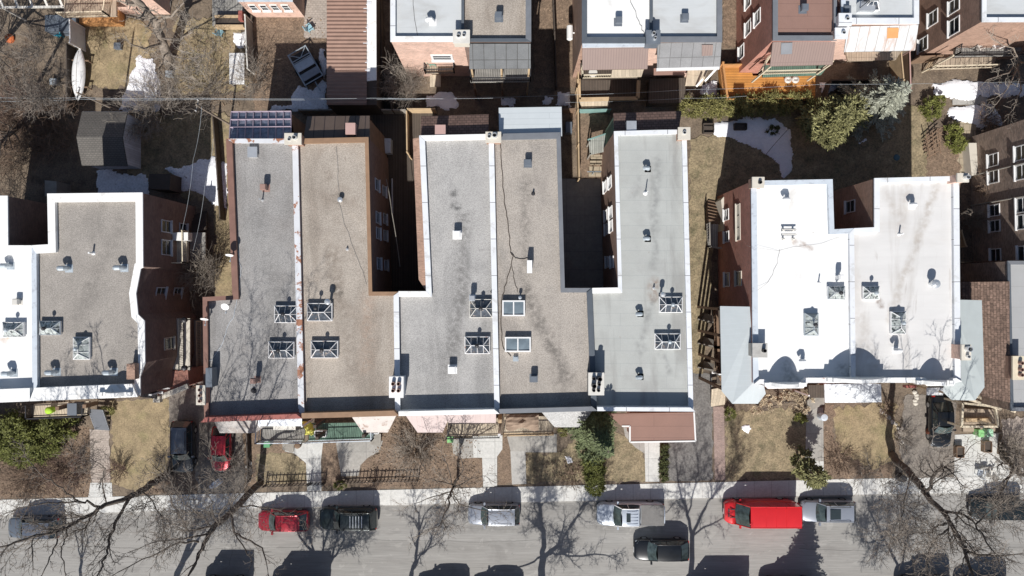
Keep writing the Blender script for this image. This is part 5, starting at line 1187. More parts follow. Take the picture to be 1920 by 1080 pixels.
car('parked_car', 'dark red hatchback under bare twigs, next to the black car with roof bars', 'car', 529, 979, pi, 4.4, 1.78, 1.5, p_dkred, 'hatch', CG, extra=('spoiler',))
car('parked_car', 'black sport utility car with shiny roof bars', 'car', 651, 975, pi, 5.0, 1.95, 1.75, p_dkgreen, 'suv', CG, extra=('bars', 'rack'))
car('parked_car', 'silver blue car parked alone in the middle of the kerb', 'car', 926, 967, pi, 4.5, 1.82, 1.62, p_silver, 'suv', CG, extra=('rack',))
car('pickup_truck', 'white pickup truck with grey bed cover and small sunroof', 'pickup truck', 1184, 967, pi, 5.85, 2.0, 1.85, p_white, 'pickup', CG, extra=('bed', 'sunroof'))
car('delivery_van', 'bright red van parked between the white pickup and the silver car', 'van', 1431, 965, pi, 6.2, 2.08, 2.35, p_red, 'van', CG, extra=('vanribs',))
car('parked_car', 'silver car with large black sunroof right behind the red van', 'car', 1556, 961, pi, 4.7, 1.86, 1.62, p_silver, 'suv', CG, roofm=p_silver, extra=('sunroof', 'rack'))
car('driving_car', 'black car driving in the middle of the road below the pickup', 'car', 1242, 1034, pi, 4.75, 1.85, 1.5, p_black, 'hatch')
car('parked_car', 'dark green black car under the twigs at the east end of the street', 'car', 1876, 957, pi, 4.6, 1.82, 1.6, p_dkgreen, 'suv', CG)
car('driveway_car', 'silver car with black sides on the driveway beside the lawn', 'car', 341, 838, -pi/2, 4.45, 1.85, 1.62, p_black2, 'suv', roofm=p_grey, extra=('rack',))
car('driveway_car', 'red car half under the porch roof on the shared driveway', 'car', 414, 842, -pi/2-.03, 3.9, 1.62, 1.45, p_dkred, 'hatch')
car('driveway_car', 'black car under the green grey porch roof on the eastern driveway', 'car', 1766, 790, -pi/2, 4.5, 1.8, 1.5, p_black, 'sedan')
for px, py, k, Lc, Hc in ((828, 1117, 'suv', 4.5, 1.55), (932, 1120, 'hatch', 4.4, 1.55), (1350, 1127, 'van', 5.4, 2.3), (1484, 1110, 'suv', 4.9, 1.85), (1742, 1108, 'suv', 4.8, 1.9), (1852, 1110, 'suv', 4.6, 1.8), (552, 1118, 'van', 4.9, 2.3), (415, 1110, 'van', 4.0, 2.1)):
    car('parked_car', 'dark car on the far kerb, seen only by its shadow', 'car', px, py, pi, Lc, 1.85, Hc, p_black2, k, 'cars on the far kerb')

# ---------------------------------------------------------------- bare trees
def nrm(v):
    l = sqrt(v[0]*v[0]+v[1]*v[1]+v[2]*v[2]) or 1; return (v[0]/l, v[1]/l, v[2]/l)
class Tree:
    def __init__(s, seed, gn=.28, up=.08, dens=1.0, rmin=.014):
        s.r = random.Random(seed); s.big = MB(); s.fine = MB(); s.gn = gn; s.up = up; s.dens = dens; s.rmin = rmin; s.n = 0; s.maxlv = 3
    def limb(s, pts, r0, r1, sprout=True, first=.25, blen=None):
        """a main limb along given points, then branches off it"""
        q = []
        for i in range(len(pts)-1):
            a, b = pts[i], pts[i+1]
            for k in range(3):
                t = k/3; q.append(tuple(a[j]+(b[j]-a[j])*t+(s.r.gauss(0, .05) if (i or k) else 0) for j in range(3)))
        q.append(pts[-1]); n = len(q); rad = [r0+(r1-r0)*i/(n-1) for i in range(n)]
        s.big.tube(q, rad, 9, True)
        if not sprout: return
        tot = sum(sqrt(sum((pts[i+1][j]-pts[i][j])**2 for j in range(3))) for i in range(len(pts)-1))
        m = max(2, int(tot*1.05*s.dens))
        for k in range(m):
            u = first+(1-first)*(k+s.r.random())/m; i = min(n-2, int(u*(n-1))); p = q[i]
            d = nrm(tuple(q[i+1][j]-q[i][j] for j in range(3)))
            s.branch(p, s.turn(d, s.r.uniform(.6, 1.1)), (blen or max(1.2, tot*.42))*s.r.uniform(.6, 1.15)*(1.15-.4*u), rad[i]*s.r.uniform(.35, .6), 0)
        d = nrm(tuple(q[-1][j]-q[-2][j] for j in range(3)))
        for _ in range(2): s.branch(q[-1], s.turn(d, .3), (blen or max(1.2, tot*.4)), r1*.9, 0)
    def turn(s, d, ang):
        v = (s.r.gauss(0, 1), s.r.gauss(0, 1), s.r.gauss(0, .7)); k = sum(v[j]*d[j] for j in range(3))
        v = nrm(tuple(v[j]-k*d[j] for j in range(3))); c, q = cos(ang), sin(ang)
        return nrm(tuple(d[j]*c+v[j]*q for j in range(3)))
    def branch(s, p, d, L, r, lv):
        if s.n > 14000 or L < .25: return
        s.n += 1
        n = max(3, int(L/.38)+1); st = L/n; pts = [p]; rad = [r]; dirs = [d]
        for i in range(n):
            g = s.gn*(.8+.25*lv)
            d = nrm((d[0]+s.r.gauss(0, g), d[1]+s.r.gauss(0, g), d[2]+s.r.gauss(0, g)*.8+s.up))
            p = (p[0]+d[0]*st, p[1]+d[1]*st, max(.1, p[2]+d[2]*st)); pts.append(p); dirs.append(d); rad.append(max(s.rmin*.7, r*(1-.75*(i+1)/n)))
        (s.big if r > .045 else s.fine).tube(pts, rad, 5 if r > .045 else 3)
        if lv >= s.maxlv: return
        m = int((L*(2.2 if lv < 2 else 2.0)+.8)*s.dens)
        for k in range(m):
            u = .18+.82*(k+s.r.random())/m; i = min(n-1, int(u*n))
            s.branch(pts[i], s.turn(dirs[i], s.r.uniform(.5, 1.05)), L*s.r.uniform(.35, .62)*(1.1-.35*u), max(s.rmin, rad[i]*.62), lv+1)
    def make(s, name, label, cat, loc, group=None, bm=None, tm=None):
        T = thing(name, label, cat, loc, group=group)
        part(s.big, 'trunk', bm or M_bark, T, True)
        if s.fine.f: part(s.fine, 'crown', tm or M_twig, T)
        return T
TG_ = 'bare street trees'
t1 = Tree(11, dens=1.2); P_ = P; ZK = 1.28
def P(px, py, z=0.0): return P_(px, py, z*ZK)
t1.limb([P(319, 884, 0), P(305, 896, 1.6), P(282, 910, 3.4), P(262, 922, 4.8), P(246, 930, 5.9)], .30, .22, False)
t1.limb([P(246, 930, 5.9), P(217, 941, 6.8), P(187, 951, 7.6), P(177, 962, 8.0), P(146, 977, 9.0), P(125, 991, 9.6), P(83, 1003, 10.4), P(40, 1014, 11.0), P(0, 1026, 11.6)], .19, .06)
t1.limb([P(244, 932, 6.0), P(229, 957, 7.2), P(212, 987, 8.2), P(204, 1012, 9.0), P(203, 1032, 9.6), P(194, 1053, 10.2), P(183, 1078, 10.8)], .13, .05)
t1.limb([P(187, 950, 7.6), P(167, 942, 8.4), P(146, 938, 9.0), P(117, 942, 9.8), P(83, 943, 10.6), P(52, 949, 11.2)], .09, .03)
t1.limb([P(146, 938, 9.0), P(125, 924, 9.5), P(100, 903, 10.2), P(83, 895, 10.8), P(60, 870, 11.4)], .06, .025)
t1.limb([P(125, 991, 9.6), P(127, 1003, 9.8), P(117, 1028, 10.4), P(121, 1070, 11.2)], .06, .03)
t1.limb([P(106, 997, 10), P(106, 1020, 10.3), P(94, 1047, 10.8), P(79, 1078, 11.3)], .06, .03)
t1.limb([P(265, 920, 4.7), P(285, 935, 6.5), P(300, 965, 8.5), P(310, 1000, 9.6)], .06, .025)
t1.limb([P(200, 945, 7.2), P(190, 900, 8.6), P(199, 876, 9.6), P(170, 860, 10.8)], .05, .02)
t1.limb([P(310, 890, 1.2), P(295, 880, 3.2), P(302, 850, 4.6)], .05, .02)
P = P_
t1.make('street_tree', 'large bare tree whose dark limb leans over the pavement at the west end', 'tree', P(319, 884), TG_)
t2 = Tree(12, dens=.9); ZK = 1.28
def P(px, py, z=0.0): return P_(px, py, z*ZK)
t2.limb([P(489, 905, 0), P(462, 932, 2.2), P(434, 960, 4.2), P(408, 982, 6), P(392, 1000, 7.2)], .30, .2, False)
t2.limb([P(392, 1000, 7.2), P(378, 1028, 8.4), P(364, 1057, 9.4), P(352, 1082, 10.2)], .17, .08)
t2.limb([P(405, 984, 6.2), P(354, 997, 8), P(338, 968, 9.4), P(323, 947, 10.4), P(318, 928, 11)], .09, .03)
t2.limb([P(392, 1000, 7.2), P(354, 1009, 8.4), P(308, 1013, 9.4), P(268, 1025, 10.2)], .08, .025)
t2.limb([P(372, 1016, 8), P(337, 1016, 9), P(287, 1041, 10), P(219, 1074, 11)], .08, .03)
t2.limb([P(432, 962, 4.4), P(440, 999, 5.2), P(457, 1009, 5.8), P(492, 1028, 6.4), P(500, 1058, 7)], .11, .04)
t2.limb([P(440, 999, 5.2), P(462, 1030, 6), P(472, 1052, 6.6)], .06, .03)
t2.limb([P(440, 955, 3.8), P(470, 948, 4.4), P(520, 955, 5), P(556, 970, 5.4)], .08, .02)
t2.limb([P(432, 960, 4.2), P(440, 935, 5.6), P(462, 908, 6.6), P(480, 892, 7.4)], .07, .02)
t2.limb([P(408, 982, 6), P(400, 965, 8.6), P(396, 945, 11), P(392, 930, 12.6)], .08, .02, True, .3, 2.0)
t2.maxlv = 2; t2.dens = .95
for q in ([(410, 980, 5.8), (412, 962, 8.5), (428, 944, 11), (438, 925, 12.6)], [(400, 992, 6.6), (382, 972, 9.5), (362, 958, 11.8), (345, 945, 13)]): t2.limb([P(*p) for p in q], .07, .025)  # extra limbs, added to throw twig shadow on the grey gravel roof
t2.maxlv = 3; t2.dens = .9
t2.limb([P(352, 1082, 10.2), P(345, 1100, 11)], .08, .03)
P = P_
t2.make('street_tree', 'large bare tree leaning over the road left of the dark red hatchback', 'tree', P(489, 905), TG_)
t3 = Tree(13, dens=1.1, gn=.24)
t3.limb([P(858, 898, 0), P(852, 908, 2), P(846, 925, 4), P(841, 943, 5.5), P(830, 972, 7.6)], .13, .05, True, .3, 3.4)
for q in ([(852, 910, 2.4), (820, 900, 4.4), (790, 895, 6)], [(850, 915, 2.8), (880, 900, 4.6), (905, 892, 5.8)], [(848, 920, 3.2), (862, 945, 5), (900, 955, 6.2), (930, 962, 6.8)], [(848, 922, 3.4), (815, 930, 5.2), (775, 945, 6.6)], [(850, 912, 2.6), (842, 880, 4.6), (828, 850, 6)], [(851, 912, 2.6), (868, 878, 4.6), (862, 850, 6)]):
    t3.limb([P(*p) for p in q], .055, .02, True, .1, 1.9)
t3.make('young_tree', 'slender bare tree at the edge of the pavement above the silver blue car', 'tree', P(858, 898), TG_, tm=M_twig_lt)
t4 = Tree(14, dens=1.15); ZK = 1.3
def P(px, py, z=0.0): return P_(px, py, z*ZK)
t4.limb([P(1672, 852, 0), P(1684, 866, 1.6), P(1706, 887, 3.2), P(1724, 910, 4.4), P(1737, 926, 5.2)], .33, .26, False)
t4.limb([P(1737, 926, 5.2), P(1755, 948, 6.2), P(1774, 967, 7.1), P(1786, 986, 7.9), P(1800, 1010, 8.8), P(1809, 1034, 9.6), P(1818, 1065, 10.4), P(1830, 1095, 11)], .22, .08)
t4.limb([P(1737, 926, 5.2), P(1745, 909, 6.2), P(1753, 889, 7.2), P(1761, 880, 8)], .14, .10, True, .3, 3.0)
t4.limb([P(1755, 948, 6.2), P(1774, 959, 7), P(1809, 966, 8.4), P(1829, 983, 9.2), P(1848, 1014, 10.2), P(1864, 1035, 11)], .11, .04)
t4.limb([P(1774, 981, 7.4), P(1761, 985, 7.8), P(1745, 996, 8.4), P(1726, 1000, 9), P(1697, 1002, 9.8)], .09, .025)
t4.limb([P(1778, 992, 7.9), P(1761, 1004, 8.6), P(1749, 1018, 9.2), P(1741, 1040, 9.8), P(1738, 1070, 10.4)], .08, .03)
t4.limb([P(1809, 1034, 9.6), P(1852, 1042, 10.4), P(1900, 1040, 11.2)], .1, .04)
t4.limb([P(1706, 887, 3.2), P(1700, 930, 7), P(1690, 975, 9), P(1680, 1010, 10.4)], .06, .02)
t4.limb([P(1829, 983, 9.2), P(1870, 950, 10.2), P(1900, 930, 11)], .06, .02); t4.limb([P(1761, 880, 8), P(1740, 850, 9.4), P(1750, 820, 10.6)], .05, .02, True, .2, 1.8); t4.limb([P(1761, 880, 8), P(1800, 860, 9.4), P(1830, 830, 10.6)], .05, .02, True, .2, 1.8)
P = P_
t4.make('street_tree', 'large bare tree with forked dark trunk between driveway and road on the east side', 'tree', P(1672, 852), TG_)
t5 = Tree(15, dens=.9)
t5.limb([P(1880, 858, 0), P(1905, 878, 3), P(1935, 900, 6), P(1960, 930, 9)], .26, .1)
t5.limb([P(1900, 874, 2.6), P(1890, 900, 6), P(1870, 930, 8.4), P(1860, 960, 10)], .1, .03); t5.limb([P(1905, 878, 3), P(1880, 905, 7), P(1840, 930, 9)], .07, .02)
t5.make('street_tree', 'bare tree cut off by the east edge, its twigs over the dark green car', 'tree', P(1880, 858), TG_)

# trees south of the street: their shadows lie on the road
cot = 1/math.tan(radians(SUN_EL)); sa = radians(SUN_AZ-180)
def shl(base, pts, y0=None):
    """limb points in the upright plane through the trunk, found from the pixels of their shadow"""
    bx, by, _ = P(*base); out = []
    for px, py in pts:
        sx, sy, _ = P(px, py); z = max(.2, (sy-by)/(cot*cos(sa))); out.append((sx-z*cot*sin(sa), by, z))
    return out
TS = 'bare trees beyond the road'
s1 = Tree(21, dens=1.6)
B1 = (768, 1150); s1.limb([P(*B1)]+shl(B1, [(769, 1100), (771, 1078)]), .24, .2, False)
s1.limb(shl(B1, [(771, 1078), (780, 1047), (784, 1003), (785, 974), (778, 950)]), .16, .05); s1.limb(shl(B1, [(771, 1078), (788, 1045), (804, 1030), (813, 995), (822, 985), (850, 965)]), .12, .03); s1.limb(shl(B1, [(784, 1003), (795, 970), (815, 945), (822, 915)]), .08, .02)
s1.make('bare_tree', 'bare tree beyond the road, its narrow shadow above the two shadowed cars', 'tree', P(*B1), TS)
s2 = Tree(22, dens=1.9)
B2 = (1018, 1150); s2.limb([P(*B2)]+shl(B2, [(1015, 1100), (1018, 1050)]), .36, .30, False)
s2.limb(shl(B2, [(1018, 1050), (1019, 1016), (1013, 974), (1009, 943), (1009, 912), (1018, 880), (1020, 840)]), .24, .06); s2.limb(shl(B2, [(1020, 1050), (1032, 1040), (1052, 1020), (1077, 978), (1094, 951), (1115, 937), (1130, 915)]), .18, .05)
s2.limb(shl(B2, [(1014, 1048), (1000, 1057), (970, 1068)]), .08, .05, False); s2.limb(shl(B2, [(1030, 1044), (1048, 1043), (1075, 1048), (1136, 1045)]), .09, .04); s2.limb(shl(B2, [(1010, 960), (1030, 930), (1040, 890), (1045, 850)]), .08, .03); s2.limb(shl(B2, [(1094, 951), (1105, 900), (1100, 870)]), .06, .02)
s2.make('bare_tree', 'bare tree beyond the road, its broad forked shadow in the middle of the road', 'tree', P(*B2), TS)
s3 = Tree(23, dens=1.7)
B3 = (1300, 1150); s3.limb([P(*B3)]+shl(B3, [(1296, 1080), (1298, 1006)]), .28, .2, False)
s3.limb(shl(B3, [(1298, 1006), (1290, 967), (1278, 930), (1270, 895), (1268, 860)]), .15, .04); s3.limb(shl(B3, [(1298, 1006), (1323, 952), (1352, 909), (1368, 886), (1380, 850)]), .14, .04); s3.limb(shl(B3, [(1296, 1010), (1320, 992), (1345, 980), (1380, 965)]), .08, .03); s3.limb(shl(B3, [(1290, 967), (1300, 920), (1310, 880), (1305, 840)]), .08, .03); s3.limb(shl(B3, [(1278, 930), (1255, 960), (1240, 970)]), .05, .02)
s3.make('bare_tree', 'bare tree beyond the road, shadow spreading between pickup and red van', 'tree', P(*B3), TS)
s4 = Tree(24, dens=1.8)
B4 = (598, 1150); s4.limb([P(*B4)]+shl(B4, [(597, 1100), (601, 1078)]), .26, .22, False)
for q in ([(601, 1078), (600, 1050), (612, 1000), (625, 960), (640, 900)], [(603, 1078), (625, 1050), (640, 1025), (646, 995), (676, 1000), (690, 960)], [(601, 1070), (590, 1040), (575, 1000), (588, 970), (586, 920)], [(620, 1055), (630, 1020), (650, 985), (660, 940)], [(600, 1055), (560, 1010), (545, 970), (540, 930)]): s4.limb(shl(B4, q), .11, .03)
s4.make('bare_tree', 'bare many stemmed tree beyond the road, shadow fan below the black car', 'tree', P(*B4), TS)
s5 = Tree(25, dens=1.5)
B5 = (322, 1150); s5.limb([P(*B5)]+shl(B5, [(330, 1080)]), .3, .27, False); s5.limb(shl(B5, [(330, 1080), (352, 1026), (371, 960), (385, 880), (392, 800), (400, 740)]), .25, .07); s5.limb(shl(B5, [(340, 1060), (380, 1000), (410, 930), (430, 850), (440, 760)]), .15, .04); s5.limb(shl(B5, [(371, 960), (420, 880), (480, 800), (520, 720)]), .12, .04); s5.limb(shl(B5, [(371, 960), (350, 880), (350, 800)]), .1, .03)
s5.make('bare_tree', 'tall bare tree beyond the road, long shadow over driveway and grey roof', 'tree', P(*B5), TS)
s6 = Tree(26, dens=1.5, gn=.2)
B6 = (148, 1150); s6.limb([P(*B6)]+shl(B6, [(149, 1078), (150, 1050)]), .16, .12, False)
for q in ([(150, 1050), (140, 1010), (136, 985)], [(151, 1050), (152, 1010), (153, 970)], [(152, 1050), (165, 1010), (180, 980)]): s6.limb(shl(B6, q), .06, .02)
s6.make('bare_tree', 'small bare tree beyond the road at the west end', 'tree', P(*B6), TS)
s7 = Tree(27, dens=1.7)
B7 = (1665, 1150); s7.limb([P(*B7)]+shl(B7, [(1690, 1075)]), .2, .15, False); s7.limb(shl(B7, [(1690, 1075), (1667, 1030), (1645, 990), (1630, 960), (1620, 920)]), .11, .03); s7.limb(shl(B7, [(1680, 1050), (1660, 1020), (1618, 1020), (1608, 990)]), .06, .03); s7.limb(shl(B7, [(1690, 1075), (1700, 1020), (1690, 960), (1680, 900)]), .1, .03)
s7.make('bare_tree', 'bare tree beyond the road, thin shadow right of the silver sunroof car', 'tree', P(*B7), TS)

# bare shrubs
def shrub(name, label, px, py, r, h, n, m, seed, cat='shrub', group=None, spread=1.0, rad=.018):
    rnd = random.Random(seed); mb = MB(); x0, y0, _ = P(px, py)
    for k in range(n):
        a = rnd.uniform(0, 2*pi); rr = r*rnd.uniform(0, .55)*spread; x, y = x0+rr*cos(a), y0+rr*sin(a); d = a+rnd.gauss(0, .8); L = h*rnd.uniform(.6, 1.1); lean = rnd.uniform(.1, .9)*r/h; pts = [(x, y, -.03)]; rads = [rad]
        p = [x, y, 0]; m_ = 6
        for i in range(m_):
            d += rnd.gauss(0, .3); t = (i+1)/m_; p[0] += cos(d)*L/m_*lean*(.5+t); p[1] += sin(d)*L/m_*lean*(.5+t); p[2] = max(.05, p[2]+L/m_*(1-.55*t*lean)); pts.append(tuple(p)); rads.append(rad*(1-.6*t))
        mb.tube(pts, rads, 3)
        for i in range(2, m_+1):
            for _ in range(2):
                q = pts[i]; dd = d+rnd.uniform(-1.6, 1.6); l = L*rnd.uniform(.12, .35); q2 = (q[0]+cos(dd)*l*.5, q[1]+sin(dd)*l*.5, q[2]+l*.3); q3 = (q2[0]+cos(dd+.4)*l*.5, q2[1]+sin(dd+.4)*l*.5, q2[2]+l*.1); mb.tube([q, q2, q3], [rad*.6, rad*.5, rad*.35], 3)
    o = mb.build(name, m, origin=(x0, y0, 0)); return tag(o, label, cat, group)
SG = 'bare shrubs in the gardens'
for i, (lb, px, py, r, h, n, m) in enumerate([
    ('brown bramble thicket at the west edge behind the dark shed', 30, 270, 4.2, 2.6, 230, M_twig_brown), ('brown bare thicket left of the dark shed', 105, 250, 3.2, 2.6, 170, M_twig_brown), ('bare thicket north of the thicket at the west edge', 40, 205, 3.6, 2.4, 150, M_twig_red),
    ('pale bare shrub just right of the dark shed', 275, 235, 2.4, 2.8, 90, M_twig_lt), ('bare shrub south of the white garden canopy', 390, 168, 3.2, 3.0, 95, M_twig_lt), ('pale spreading bare shrub left of the metal trailer', 478, 152, 2.4, 2.8, 60, M_twig_lt),
    ('bare shrub below the snow triangle', 300, 190, 2.6, 2.6, 80, M_twig_lt), ('tangled bare shrub squeezed against the west wall of the grey roofed row house', 392, 515, 1.9, 3.4, 120, M_twig_lt),
    ('bare creeper in the dark corner behind the white roof', 30, 400, 1.8, 3, 40, M_twig_red), ('leafless vine at the corner of the creeper covered wall', 760, 165, 2.0, 3.2, 110, M_twig_lt),
    ('bare brown shrub in the fenced garden below the pink porch roofs', 780, 840, 2.3, 2.2, 120, M_twig_lt), ('bare twiggy shrub beside the evergreen at the west front garden', 60, 885, 3.6, 1.8, 190, M_twig_brown), ('low bare shrub left of the paved garden path', 135, 880, 2.4, 1.6, 110, M_twig_red), ('low bare shrub row right of the paved garden path', 225, 880, 1.2, 1.2, 50, M_twig_red),
    ('bare bush with reddish twigs right of the black driveway car', 1890, 842, 1.9, 2.2, 130, M_twig_lt), ('bare shrub beside the stone edged lawn', 1690, 820, 1.1, 1.2, 45, M_twig_lt), ('brown perennial stubble left of the stone edged lawn', 1575, 860, 1.8, .7, 90, M_twig_brown), ('brown perennial stubble in the corner beside the water barrel', 1660, 770, 1.3, .8, 60, M_twig_brown),
    ('dead stems at the foot of the tall conifer', 1070, 890, 1.6, .8, 70, M_twig_brown), ('small bare shrub against the white roofed duplex east wall', 1808, 410, 1.0, 2.4, 60, M_twig_lt), ('bare shrub in front of the apartment block windows', 1830, 350, 1.2, 2.6, 40, M_twig_brown), ('bare shrub beside the red driveway car', 440, 862, 1.3, 1.5, 50, M_twig_lt), ('bare shrub in the snowy garden under the spreading tree', 1850, 225, 1.7, 2.0, 60, M_twig_brown)]):
    shrub('bare_shrub', lb, px, py, r, h, n, m, 100+i, group=SG)
# bigger bare trees in the back gardens
g1 = Tree(31, dens=1.0); 
g1.limb([P(316, 118, 0), P(304, 80, 3), P(290, 42, 5), P(272, 18, 6.5), P(250, -6, 8)], .42, .26, True, .5, 2.6); g1.limb([P(290, 42, 5), P(320, 30, 7), P(345, 5, 9)], .14, .05); g1.limb([P(304, 80, 3), P(270, 92, 5.5), P(240, 80, 7.5)], .10, .03); g1.limb([P(300, 70, 3.6), P(335, 75, 6), P(360, 60, 8)], .1, .03); g1.limb([P(310, 100, 1.5), P(345, 112, 5), P(375, 105, 7)], .07, .02); g1.limb([P(310, 100, 1.5), P(300, 130, 4.5), P(318, 160, 6)], .06, .02)
g1.make('garden_tree', 'bare tree with pale thick trunk leaning to the top edge, beside the snow triangle', 'tree', P(316, 118), 'bare garden trees', bm=M_bark_lt, tm=M_twig_lt)
g2 = Tree(32, dens=1.0, up=.02)
g2.limb([P(1898, 140, 0), P(1905, 130, 2.2), P(1915, 118, 4)], .16, .12, False)
for q in ([(1908, 126, 3), (1880, 140, 5), (1850, 150, 6.4)], [(1910, 122, 3.6), (1890, 165, 5.4), (1868, 195, 6.6)], [(1912, 120, 4), (1900, 90, 5.8), (1872, 80, 7)], [(1908, 126, 3), (1915, 170, 5), (1900, 205, 6)], [(1912, 120, 4), (1940, 110, 6)]): g2.limb([P(*p) for p in q], .07, .025, True, .1, 1.7)
g2.make('garden_tree', 'pale bare spreading tree over the snow at the right edge', 'tree', P(1898, 140), 'bare garden trees', bm=M_bark_lt, tm=M_twig_lt)
g3 = Tree(33, dens=1.2)
g3.limb([P(-30, 120, 0), P(-20, 90, 3), P(0, 60, 6)], .2, .12); g3.limb([P(-20, 90, 3), P(20, 130, 6), P(60, 110, 8)], .08, .03); g3.limb([P(-20, 90, 3), P(20, 160, 6), P(50, 170, 8)], .06, .02)
g3.make('garden_tree', 'bare tree at the top left corner, its shadow lies on the leaves', 'tree', P(-30, 120), 'bare garden trees')
g4 = Tree(34, dens=1.2)
g4.limb([P(40, 240, 0), P(20, 250, 3), P(5, 262, 5.5)], .2, .1, True, .3, 2.2); g4.limb([P(60, 180, 0), P(40, 130, 5), P(45, 90, 8)], .16, .04, True, .3, 2.2)
g4.make('garden_tree', 'bare tree rising from the bramble thicket at the west edge', 'tree', P(40, 240), 'bare garden trees', tm=M_twig_brown)

# ---------------------------------------------------------------- evergreens
def foliage(name_T, label, cat, px, py, blobs, n, size, m, seed, trunk=None, group=None, name='evergreen', up=.5, base=0.0):
    """blobs: (dx,dy,z,rx,ry,rz) in metres about the base; many leaf sprays over and inside them"""
    rnd = random.Random(seed); x0, y0, _ = P(px, py); T = thing(name, label, cat, (x0, y0, 0), group=group)
    mb = MB(); vol = [b[3]*b[4]*b[5] for b in blobs]; tot = sum(vol)
    subs = []
    for b, v in zip(blobs, vol):
        k = max(4, int(n*v/tot/34))
        for _ in range(k):
            a = rnd.uniform(0, 2*pi); c = rnd.uniform(-.35, 1); s_ = sqrt(max(0, 1-c*c)); r = rnd.uniform(.55, 1.02)
            subs.append((b[0]+b[3]*r*s_*cos(a), b[1]+b[4]*r*s_*sin(a), max(.1, b[2]+b[5]*r*c), a, max(.12, min(b[3], b[4], b[5])*.3)))
    per = max(6, int(n*1.35)//len(subs))
    for (x, y, z, a, sr) in subs:
        for _ in range(per):
            px_, py_, pz = x+rnd.gauss(0, sr*.48), y+rnd.gauss(0, sr*.48), max(.05, z+rnd.gauss(0, sr*.4)); aa = a+rnd.gauss(0, .8); l = size*rnd.uniform(.5, 1.35); w_ = l*.30; tz = rnd.uniform(-.3, up)
            dx, dy = cos(aa), sin(aa); nx, ny = -dy*w_/2, dx*w_/2; tl = rnd.uniform(-.6, .6)*w_
            mb.face([(x0+px_-nx*.4, y0+py_-ny*.4, pz), (x0+px_+dx*l*.5-nx, y0+py_+dy*l*.5-ny, pz+tz*l*.5-tl), (x0+px_+dx*l, y0+py_+dy*l, pz+tz*l), (x0+px_+dx*l*.5+nx, y0+py_+dy*l*.5+ny, pz+tz*l*.5+tl)])
    part(mb, 'foliage', m, T)
    t = MB(); h = trunk or 1.0; t.cyl(x0, y0, -.05, h, .12, .06, 8)
    for b in blobs[:10]: t.tube([(x0, y0, min(h*.5, b[2]*.5)), (x0+b[0]*.8, y0+b[1]*.8, b[2])], [.05, .02], 4)
    part(t, 'trunk', M_bark, T)
    return T
def conifer(label, px, py, r, h, m, seed, n=1400, size=.34, droop=-.12, name='spruce_tree', cat='tree', group=None, z0=.6):
    rnd = random.Random(seed); x0, y0, _ = P(px, py); T = thing(name, label, cat, (x0, y0, 0), group=group); mb = MB(); br = MB()
    lev = int(h/.36)
    for k in range(lev):
        z = z0+(h-z0)*k/lev; rr = r*(1-(k/lev)**1.15)*rnd.uniform(.85, 1.1)+.15; nb = max(5, int(11*(1-k/lev)+4)); ph = rnd.uniform(0, 6.28)
        for j in range(nb):
            a = ph+2*pi*j/nb+rnd.gauss(0, .16); L = rr*rnd.uniform(.72, 1.12); dz = droop*L+rnd.gauss(0, .08)
            br.tube([(x0, y0, z), (x0+cos(a)*L*.9, y0+sin(a)*L*.9, z+dz)], [.03, .01], 3)
            m_ = max(4, int(L/size*5.2))
            for i in range(m_):
                t = (i+.6)/m_; cx, cy, cz = x0+cos(a)*L*t, y0+sin(a)*L*t, z+dz*t*t
                for sd in (-1, 1):
                    aa = a+sd*rnd.uniform(.35, 1.0); l = size*(1.25-.55*t)*rnd.uniform(.7, 1.25); w_ = l*.36; dx, dy = cos(aa), sin(aa); nx, ny = -dy*w_/2, dx*w_/2; tz = rnd.uniform(-.25, .25)
                    mb.face([(cx, cy, cz), (cx+dx*l*.55-nx, cy+dy*l*.55-ny, cz+tz*l*.5+rnd.uniform(-.05, .05)), (cx+dx*l, cy+dy*l, cz+tz*l), (cx+dx*l*.55+nx, cy+dy*l*.55+ny, cz+tz*l*.5+rnd.uniform(-.05, .05))])
    part(mb, 'foliage', m, T); br.cyl(x0, y0, -.05, h*.95, .16, .03, 8); part(br, 'trunk', M_bark, T)
    return T
foliage(0, 'large dark green cedar filling the west front garden below the porch', 'shrub', 55, 822, [(-3.2, 0, .9, 2.2, 1.9, 1.3), (-.6, .4, 1.1, 2.2, 1.9, 1.4), (1.9, .3, .9, 2.0, 1.5, 1.2), (3.6, 1.0, .6, 1.1, .9, .9), (.5, -1.2, .7, 2.6, .9, .9)], 15000, .26, M_leaf_cedar, 51, 1.2)
conifer('tall dark conifer with pale green tips beside the brown porch roof', 1106, 788, 1.75, 12.2, M_leaf_juniper, 52, size=.36, name='conifer_tree', z0=1.0)
foliage(0, 'low spreading juniper at the foot of the tall conifer', 'shrub', 1108, 842, [(0, .2, .9, 1.2, 1.2, .9), (.6, .8, 1.1, .8, .8, .8)], 3500, .24, M_leaf_juniper, 152, .8, name='juniper_shrub')
foliage(0, 'dark clipped cedar hedge running from the tall conifer to the pavement', 'hedge', 1112, 888, [(-.1, 1.2, .8, .8, .9, .9), (0, .2, .85, .8, .9, .9), (.05, -.8, .8, .75, .8, .9)], 5200, .18, M_leaf_cedar, 53, .8, name='cedar_hedge')
foliage(0, 'yellow green hedge at the back of the snowy lawn', 'hedge', 1338, 206, [(-2.2, 0, 1.0, 1.2, .8, .9), (-.8, .05, 1.0, 1.1, .85, .9), (.6, 0, 1.0, 1.1, .85, .9), (1.8, .1, 1.0, 1.0, .8, .9)], 7000, .2, M_leaf_hedge, 54, .8, name='garden_hedge')
